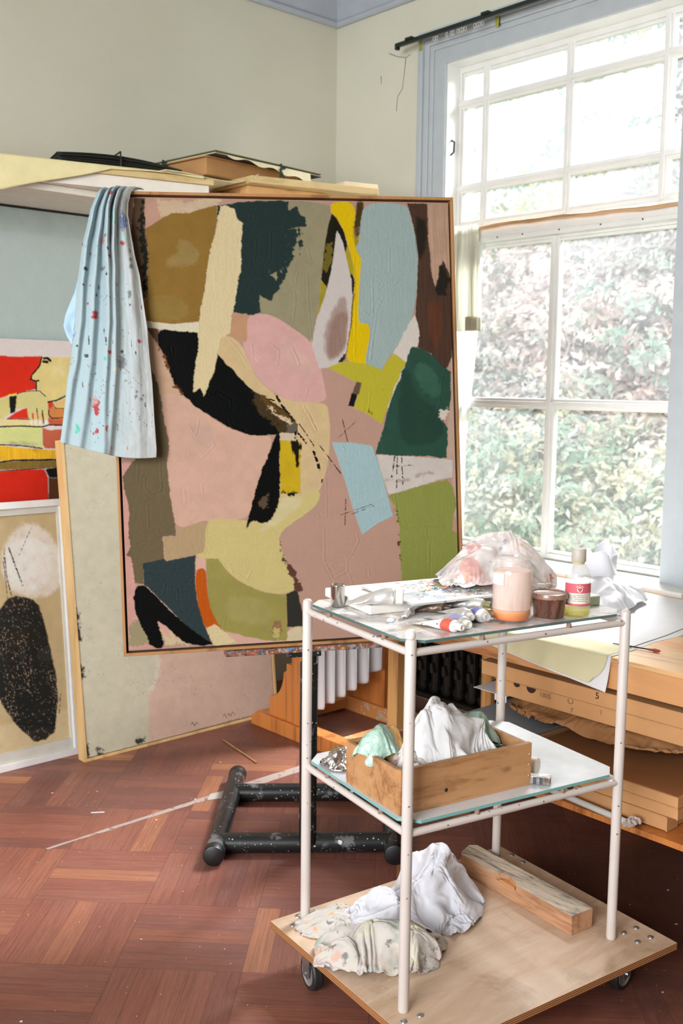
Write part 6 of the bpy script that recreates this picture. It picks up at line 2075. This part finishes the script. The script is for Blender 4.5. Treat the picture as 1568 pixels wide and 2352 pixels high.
ex0 = -0.0015
g = G()
g.add(*cylpoly(bx_, by_, ZT, rl + 0.0004, disc(ex0, 0.0612, 0.0063)))
g.obj('emblem', m_lcream, lab)
g = G()
g.add(*cylpoly(bx_, by_, ZT, rl + 0.0006, [(ex0 - 0.0045, 0.0610)] + [(ex0 + 0.0049 * math.cos(a), 0.0615 + 0.0049 * math.sin(a)) for a in [math.pi * (1 - k / 10) for k in range(4)]] + [(ex0 - 0.001, 0.0640), (ex0 - 0.0016, 0.0615), (ex0 - 0.003, 0.0605)]))
g.add(*cylpoly(bx_, by_, ZT, rl + 0.0006, [(ex0 + 0.0022, 0.0605), (ex0 + 0.0046, 0.0605), (ex0 + 0.0044, 0.0632), (ex0 + 0.0030, 0.0648), (ex0 + 0.0014, 0.0660), (ex0 + 0.0022, 0.0635)]))
g.add(*cylpoly(bx_, by_, ZT, rl + 0.0006, [(ex0 - 0.0004, 0.0570), (ex0 + 0.0008, 0.0570), (ex0 + 0.0010, 0.0600), (ex0 - 0.0002, 0.0604)]))
g.obj('emblem_figure', plain('emblem_dark_red', (130, 60, 66), 0.5), lab)
g = G()
for a0, a1, w_ in ((150, 112, 0.0022), (100, 80, 0.0026), (68, 30, 0.0022)):
    inn = [(ex0 + 0.0080 * math.cos(R(a0 + (a1 - a0) * k / 6)), 0.0612 + 0.0080 * math.sin(R(a0 + (a1 - a0) * k / 6))) for k in range(7)]
    out = [(ex0 + (0.0080 + w_) * math.cos(R(a1 + (a0 - a1) * k / 6)), 0.0612 + (0.0080 + w_) * math.sin(R(a1 + (a0 - a1) * k / 6))) for k in range(7)]
    g.add(*cylpoly(bx_, by_, ZT, rl + 0.0004, inn + out))
g.obj('emblem_arc', plain('label_pink', (232, 184, 178), 0.5), lab)
m_print = plain('label_print', (120, 114, 104), 0.6)


def bottle_text(s, size, xc, yc):
    cu = bpy.data.curves.new('tmp_text', 'FONT')
    cu.body = s
    cu.size = size
    cu.align_x = 'CENTER'
    to = bpy.data.objects.new('tmp_text', cu)
    COL.objects.link(to)
    dg = bpy.context.evaluated_depsgraph_get()
    me = to.evaluated_get(dg).to_mesh()
    V_ = []
    for v in me.vertices:
        a = (xc + v.co.x) / rl
        d = CAMD * math.cos(a) + CAMR * math.sin(a)
        V_.append(Vector((bx_, by_, ZT + yc + v.co.y)) + d * (rl + 0.0004))
    fs_ = [tuple(p.vertices) for p in me.polygons]
    to.evaluated_get(dg).to_mesh_clear()
    bpy.data.objects.remove(to, do_unlink=True)
    bpy.data.curves.remove(cu)
    mesh_obj('print', V_, fs_, m_print, lab)


bottle_text('ing Medium', 0.0050, -0.004, 0.0468)
g = G()
for row, spans in ((0.0480, ((0.009, 0.014), (0.015, 0.021))), (0.0433, ((-0.016, -0.008), (-0.007, 0.003), (0.004, 0.019))), (0.0388, ((-0.014, -0.001), (0.000, 0.002), (0.003, 0.010), (0.011, 0.021))), (0.0343, ((-0.016, -0.008), (-0.007, 0.018))), (0.0305, ((0.014, 0.017), (0.018, 0.021)))):
    for a, b in spans:
        n_ = max(2, int((b - a) / 0.0016))
        for k in range(n_):
            x0 = a + (b - a) * k / n_
            hgt_ = 0.0020 + 0.0008 * ((k * 7 + int(row * 1e4)) % 3 == 0)
            g.add(*cylpoly(bx_, by_, ZT, rl + 0.0004, [(x0, row), (x0 + 0.0011, row), (x0 + 0.0011, row + hgt_ * 0.5), (x0 + 0.0003, row + hgt_)]))
g.obj('print', m_print, lab)

# small green box, wooden palettes, smeared cloth
gb = thing('small_box', (2.05, 1.365, ZT), 'tiny pale green glass box just behind the bottle', 'box')
Mg = frame((2.018, 1.378, ZT + 0.0003), tu, tv)
G().box(0, 0, 0, 0.044, 0.034, 0.020, M=Mg).obj('body', plain('pale_green_glass', (172, 190, 156), 0.2), gb, bevel=0.001)
G().box(-0.001, -0.001, 0.020, 0.045, 0.035, 0.0225, M=Mg).obj('lid', plain('white_lid', (230, 232, 226), 0.4), gb)
for k, (ang, zz, lb) in enumerate(((0.1, 0.0002, 'thin wooden palette under the stained bag, lower of two'), (0.25, 0.0068, 'thin wooden palette under the stained bag, upper of two'))):
    Mk = Matrix.Translation((1.995, 1.575, ZT + zz)) @ Matrix.Rotation(-0.75 + ang * 0.5, 4, 'Z')
    o = G().prism([(0.105 * math.cos(a) * (1 + 0.12 * math.cos(2 * a)), 0.080 * math.sin(a)) for a in [2 * math.pi * q / 36 for q in range(36)]], 0, 0.006, Mk).obj('wooden_palette', wood('thin_beech_palette', (196, 170, 128), (160, 128, 86), scale=1.5, stains=(14, 0.5, (150, 96, 80), 0.5)), loc=(1.995, 1.575, ZT + zz), bevel=0.001)
    tag(o, lb, 'palette')
m_stained = cloth_mat('paint_smeared_white_plastic', (224, 216, 212), stains=((11, 0.55, (206, 132, 120), 0.7), (16, 0.60, (92, 116, 160), 0.8), (18, 0.61, (206, 84, 70), 0.85), (22, 0.615, (222, 160, 70), 0.8), (20, 0.625, (84, 140, 60), 0.85), (7, 0.52, (196, 178, 170), 0.6)), rough=0.5, weave=200, bump=0.15, transl=0.12)
P = heap(0.150, 0.105, 0.128, 8, 120, 100, slack=1.06, fold=0.050, freq=1.9, warp=1.4, corner=0.8, power=2.6, lump=0.25, peak=(0.1, 0.0))
rag('stained_bag', (1.962, 1.602, ZT + 0.031), -0.76, P, m_stained, 'paint stained white bag heaped at the back of the top shelf', 'bag', thick=0.0012)

# ---- middle shelf
m_crate = wood('old_pine_crate', (182, 136, 92), (144, 98, 60), axis=0, scale=1.1, stains=(16, 0.62, (120, 88, 62), 0.6))
Mb = frame((1.471, 1.437, ZM + 0.0003), (0.981, -0.193, 0), (0.193, 0.981, 0))
cr = thing('wooden_crate', tuple(Mb @ Vector((0.177, 0.108, 0))), 'small pine crate full of rags on the middle glass shelf', 'crate')
cw, cd, ch, th = 0.354, 0.217, 0.098, 0.011
G().box(0, -0.0005, 0.006, cw, th, ch, M=Mb).obj('side_panel', m_crate, cr, bevel=0.001)
G().box(0, cd - th, 0.006, cw, cd, ch, M=Mb).obj('side_panel', m_crate, cr, bevel=0.001)
G().box(0.0005, th, 0.006, th, cd - th, ch - 0.003, M=Mb).obj('end_panel', m_crate, cr, bevel=0.001)
G().box(cw - th, th, 0.006, cw - 0.0005, cd - th, ch - 0.003, M=Mb).obj('end_panel', m_crate, cr, bevel=0.001)
G().box(0.001, 0.0005, 0, cw - 0.001, cd - 0.001, 0.006, M=Mb).obj('base', m_crate, cr)
m_knot = plain('dark_knot_hole', (30, 22, 16), 0.9)
G().lathe([(0.0045, 0.0), (0.0, 0.0006)], 14, frame(Mb @ Vector((0.118, -0.0006, 0.034)), (0.981, -0.193, 0), (0, 0, 1), (-0.193, -0.981, 0))).obj('knot', m_knot, cr)
for x in (0.006, cw - 0.006):
    for z in (0.022, 0.048, 0.072):
        G().lathe([(0.0021, 0.0), (0.0017, 0.0007), (0.0, 0.0008)], 8, frame(Mb @ Vector((x, -0.0006, z)), (0.981, -0.193, 0), (0, 0, 1), (-0.193, -0.981, 0))).obj('nail', m_steelb, cr)
zr = ZM + 0.055
rot_b = math.atan2(-0.193, 0.981)


def crp(a, b):
    p = Mb @ Vector((a, b, 0))
    return p.x, p.y


m_whiterag = cloth_mat('white_cotton_rag', (220, 220, 220), stains=((5, 0.68, (196, 176, 110), 0.5), (14, 0.70, (150, 150, 150), 0.4)), bump=0.3)
m_dirty = cloth_mat('smeared_rag', (214, 208, 204), stains=((16, 0.55, (120, 126, 140), 0.7), (20, 0.58, (190, 120, 110), 0.7), (24, 0.60, (52, 56, 64), 0.85), (15, 0.6, (130, 160, 130), 0.6)), bump=0.3)
m_orag = cloth_mat('ochre_orange_rag', (226, 176, 110), stains=((12, 0.62, (240, 226, 200), 0.8),), bump=0.3)
m_redrag = cloth_mat('red_grey_rag', (176, 150, 146), stains=((14, 0.55, (200, 110, 90), 0.8), (18, 0.62, (40, 44, 52), 0.9)), bump=0.3)
m_film = NT('pale_green_plastic_film')
_v = m_film.coord()
_c = m_film.ramp(m_film.noise(_v, 18, 4), [(0.3, rgba((176, 214, 196))), (0.7, rgba((212, 236, 224)))])
_p = m_film.bsdf(_c, 0.16, 0, m_film.bump(m_film.noise(_v, 45, 4), 0.5, 0.01))
_t2 = m_film.n('ShaderNodeBsdfTransparent', {0: (0.88, 0.97, 0.93, 1)})
m_film = m_film.done(m_film.n('ShaderNodeMixShader', {0: 0.30, 1: _p.outputs[0], 2: _t2.outputs[0]}).outputs[0])
# rags: broad one on top, smaller ones around it
x_, y_ = crp(0.192, 0.100)
P = heap(0.122, 0.092, 0.165, 31, 130, 116, slack=1.24, fold=0.050, freq=2.2, power=2.6, steps=8, warp=1.4, lump=0.6)
rag('white_rag', (x_, y_, zr + 0.012), rot_b, P, m_whiterag, 'big crumpled white rag heaped on top of the crate', 'rag', group='rags in the crate')
for (a, b, sz, mt, nm, lb, sd, hh) in (
        (0.075, 0.080, 0.18, m_dirty, 'grey_rag', 'grey and blue smeared rag at the near left corner of the crate', 41, 0.045),
        (0.105, 0.062, 0.12, m_dirty, 'grey_rag', 'small smeared rag behind the front leg, lowest in the crate', 42, 0.030),
        (0.085, 0.150, 0.16, m_orag, 'orange_rag', 'ochre orange and white rag sticking up beside the green film', 43, 0.060),
        (0.155, 0.062, 0.13, m_redrag, 'red_rag', 'reddish dark smeared rag under the white rag at the front', 44, 0.035)):
    x_, y_ = crp(a, b)
    P = heap(sz * 0.32, sz * 0.26, hh * 1.5, sd, 70, 60, slack=1.25, fold=0.024, freq=2.6, steps=9, warp=1.3, lump=0.8)
    rag(nm, (x_, y_, zr + 0.004), rot_b + 0.5, P, mt, lb, 'rag', group='rags in the crate')
for (a, b, w_, h_, sd, hh, lb) in ((0.040, 0.145, 0.22, 0.20, 51, 0.058, 'pale green plastic film bulging at the left end of the crate'), (0.285, 0.115, 0.20, 0.18, 52, 0.050, 'pale green plastic film at the right end of the crate')):
    x_, y_ = crp(a, b)
    P = heap(0.056, 0.052, 0.095, sd, 56, 50, slack=1.22, fold=0.034, freq=3.0, bend=1.2, warp=1.2)
    rag('plastic_film', (x_, y_, zr + 0.016), rot_b, P, m_film, lb, 'plastic film', thick=0.0008)
o = G().lathe([(0.012, 0.0), (0.0125, 0.002), (0.0125, 0.018), (0.010, 0.022), (0.0, 0.0225)], 20, Matrix.Translation((*crp(0.262, 0.045), zr + 0.012)) @ Matrix.Rotation(1.0, 4, 'X')).obj('bottle_stopper', plain('teal_green_cap', (50, 140, 110), 0.4), loc=(*crp(0.262, 0.045), zr + 0.012))
tag(o, 'teal green bottle stopper among the rubbish in the crate', 'stopper')
P = heap(0.055, 0.040, 0.035, 61, 40, 36, slack=1.5, fold=0.016, freq=3.0)
rag('dark_film', (*crp(0.285, 0.06), zr + 0.002), rot_b, P, plain('dark_green_film', (60, 78, 66), 0.2, var=0.4), 'dark crinkled film at the right end of the crate', 'plastic film', thick=0.0008)
P = heap(0.160, 0.090, 0.035, 62, 80, 50, slack=1.4, fold=0.02, freq=4.0, power=6)
rag('rag_bed', (*crp(0.177, 0.108), ZM + 0.045), rot_b, P, m_dirty, 'flat layer of smeared rags filling the bottom of the crate', 'rag')
m_foil = foil_mat('aluminium_foil', (212, 210, 206), 0.2)
P = heap(0.050, 0.048, 0.045, 71, 56, 52, slack=1.25, fold=0.03, freq=3.5, bend=1.0, power=3)
rag('foil_sheet', (1.578, 1.735, ZM + 0.001), -0.2, P, m_foil, 'crumpled silver foil in the left corner of the middle shelf', 'foil', thick=0.0006)
# cap roll and foil tube right of the crate
Mr = frame((1.874, 1.392, ZM + 0.0215), (-0.30, 0.95, 0.0), (0, 0, 1))
rl_ = thing('white_roll', (1.87, 1.41, ZM), 'white and clear plastic cylinder lying right of the crate', 'roll')
G().lathe([(0.0, 0.0), (0.0190, 0.0), (0.0205, 0.002), (0.0205, 0.022), (0.0, 0.022)], 32, Mr @ Matrix.Rotation(R(90), 4, 'Y')).obj('end_cap', plain('cream_white_plastic', (228, 222, 212), 0.4), rl_)
G().lathe([(0.0212, 0.021), (0.0212, 0.075), (0.019, 0.080), (0.0, 0.080)], 32, Mr @ Matrix.Rotation(R(90), 4, 'Y')).obj('body', plain('grey_white_wrap', (206, 208, 210), 0.25), rl_)
paint_tube((1.848, 1.400, ZM + 0.001), R(-72) + math.pi, 0.050, 0.010, m_tubemetal, band((60, 62, 66)), m_capg, 'flat foil tube with a dark band lying right of the crate', seed=12, group=None)
bx2 = thing('foil_packet', (1.845, 1.362, ZM), 'small silver packet with dark stripes at the crate corner', 'packet')
Mz = frame((1.815, 1.372, ZM + 0.0003), (0.62, -0.78, 0), (0.78, 0.62, 0))
G().box(0, 0, 0, 0.050, 0.022, 0.020, M=Mz).obj('body', m_foil, bx2, bevel=0.002)
for k in range(2):
    G().box(0.010 + 0.014 * k, -0.0006, 0.0015, 0.017 + 0.014 * k, 0.0, 0.0185, M=Mz).obj('stripe', plain('dark_print', (70, 76, 82), 0.4), bx2)

# ---- on the dolly
m_towel = cloth_mat('white_waffle_towel', (206, 206, 212), stains=((9, 0.72, (190, 190, 196), 0.4),), weave=420, bump=0.45)
m_paintrag = cloth_mat('cream_rag_with_paint', (196, 190, 182), stains=((13, 0.55, (200, 198, 160), 0.5), (17, 0.60, (206, 150, 124), 0.6), (15, 0.58, (140, 156, 148), 0.55), (26, 0.60, (74, 78, 76), 0.7), (12, 0.57, (188, 160, 162), 0.5), (24, 0.625, (226, 156, 84), 0.75)), bump=0.35)
ZD = 0.1205
P = heap(0.160, 0.120, 0.150, 81, 140, 120, slack=1.24, fold=0.055, freq=2.2, power=1.7, peak=(0.35, 0.25), steps=8, warp=1.4, lump=0.6)
rag('white_towel', (1.822, 1.660, ZD), 0.55, P, m_towel, 'white waffle towel crumpled in a peak near the timber block', 'towel', group='cloths on the dolly')
P = heap(0.100, 0.082, 0.085, 82, 100, 90, slack=1.22, fold=0.040, freq=2.1, steps=8, warp=1.4, lump=0.6)
rag('white_towel', (1.665, 1.690, ZD), 0.1, P, m_towel, 'smaller white towel left of the peaked one, behind the front leg', 'towel', group='cloths on the dolly')
P = heap(0.152, 0.088, 0.086, 83, 150, 110, slack=1.24, fold=0.050, freq=2.6, power=3.5, warp=1.4, steps=9, lump=0.8)
rag('painted_rag', (1.565, 1.590, ZD), -0.70, P, m_paintrag, 'folded cream rag smeared with paint at the front left of the dolly', 'rag', group='cloths on the dolly')
P = heap(0.110, 0.072, 0.034, 84, 90, 70, slack=1.15, fold=0.022, freq=2.6, power=4, warp=1.4, lump=0.7)
rag('painted_rag', (1.600, 1.755, ZD), -0.5, P, m_paintrag, 'flat paint spotted rag by the left leg of the trolley', 'rag', group='cloths on the dolly')
P = heap(0.082, 0.044, 0.048, 85, 90, 60, slack=1.25, fold=0.024, freq=2.6, power=4, warp=1.4, lump=0.8)
rag('painted_rag', (1.655, 1.535, ZD), 0.2, P, m_paintrag, 'small paint smeared rag end right of the front leg', 'rag', group='cloths on the dolly')

m_timber = wood('weathered_timber', (186, 140, 104), (150, 104, 74), axis=1, scale=1.3, rough=0.8, bump=0.3)
m_grey = NT('grey_flaked_timber_top')
_v = m_grey.coord((9, 1.6, 9), rot=(0, 0, 0.19))
_k = m_grey.noise(_v, 5, 6, 0.7, 0.4)
_c = m_grey.ramp(_k, [(0.38, rgba((138, 130, 118))), (0.47, rgba((206, 194, 176))), (0.66, rgba((228, 214, 192)))])
m_grey = m_grey.done(m_grey.bsdf(_c, 0.85, 0, m_grey.bump(_k, 0.5, 0.01)))
T0, T1 = Vector((1.975, 1.352, 0)), Vector((2.028, 1.775, 0))
ty = (T1 - T0).normalized()
tx = Vector((ty.y, -ty.x, 0))
Ml = frame((T0.x, T0.y, ZD), tx, ty)
Lt = (T1 - T0).length
tbk = thing('timber_block', tuple(T0.lerp(T1, 0.5)[:2]) + (ZD,), 'weathered timber beam offcut with a broken edge on the dolly', 'timber')
notch = [(0.0, 0.0), (0.074, 0.0), (0.074, Lt - 0.012), (0.055, Lt), (0.010, Lt - 0.02), (0.0, Lt - 0.03), (0.0, Lt * 0.62), (0.005, Lt * 0.58), (0.0, Lt * 0.50)]
G().prism([(0.0, 0.0), (0.074, 0.0), (0.074, Lt - 0.012), (0.055, Lt), (0.010, Lt - 0.02), (0.0, Lt - 0.03)], 0.0, 0.034, Ml).obj('body', m_timber, tbk, bevel=0.002)
up = [(0.0005, 0.0005), (0.0735, 0.0005), (0.0735, Lt - 0.013), (0.055, Lt - 0.001), (0.010, Lt - 0.021), (0.0005, Lt - 0.031), (0.0005, Lt * 0.62), (0.014, Lt * 0.60), (0.020, Lt * 0.55), (0.012, Lt * 0.47), (0.0005, Lt * 0.44)]
o = G().prism(up, 0.034, 0.0500, Ml).obj('weathered_top', [m_grey, m_timber], tbk, bevel=0.0)
for i, p in enumerate(o.data.polygons):
    p.material_index = 0 if i < 2 else 1
G().prism([(0.002, Lt * 0.455), (0.014, Lt * 0.47), (0.018, Lt * 0.55), (0.004, Lt * 0.59)], 0.034, 0.0375, Ml).obj('splintered_break', plain('fresh_orange_wood', (214, 150, 92), 0.8, var=0.2), tbk)

# ------------------------------------------------------------------ things on the floor
m_tape = speckled('worn_white_tape', (156, 140, 132), [(40, (120, 84, 72), 0.2)], rough=0.6, wear=(30, 0.56, (130, 84, 70)))
P0, P1 = Vector((1.36, 2.832, 0)), Vector((2.45, 2.846, 0))
pts_u, pts_l = [], []
rng = np.random.default_rng(9)
for k in range(40):
    s = k / 39
    p = P0.lerp(P1, s)
    w_ = 0.004 + 0.020 * min(1, s * 1.6) + 0.006 * rng.random() + (0.018 if s > 0.62 else 0)
    pts_u.append((p.x, p.y + w_ * 0.5 + 0.002 * rng.random()))
    pts_l.append((p.x, p.y - w_ * 0.5 - 0.002 * rng.random()))
o = G().prism(pts_l + pts_u[::-1], 0.0002, 0.0007).obj('tape_line', m_tape, loc=(1.9, 2.84, 0.0002))
tag(o, 'worn white tape line running across the parquet to the easel', 'tape')
o = G().prism([(1.945, 2.822), (2.01, 2.800), (2.055, 2.850), (1.985, 2.862)], 0.0008, 0.0013).obj('tape_scrap', plain('pale_tape_scrap', (168, 158, 152), 0.5), loc=(2.0, 2.83, 0.0008))
tag(o, 'pale torn scrap of tape beside the easel foot', 'tape')
o = G().tube([(2.338, 3.280, 0.0035), (2.313, 3.140, 0.0045), (2.287, 2.992, 0.0035)], 0.003, 8).obj('thin_stick', wood('thin_stick_wood', (176, 132, 86), (140, 98, 60), axis=1, knots=False), loc=(2.31, 3.13, 0.0005))
tag(o, 'thin wooden stick lying on the parquet before the wooden easel', 'stick')
o = G().prism([(1.592, 2.985), (1.628, 2.960), (1.632, 2.964), (1.596, 2.989)], 0.0003, 0.0012).obj('paper_scrap', m_paper, loc=(1.61, 2.975, 0.0003))
tag(o, 'tiny white paper sliver on the parquet left of the tape line', 'paper')
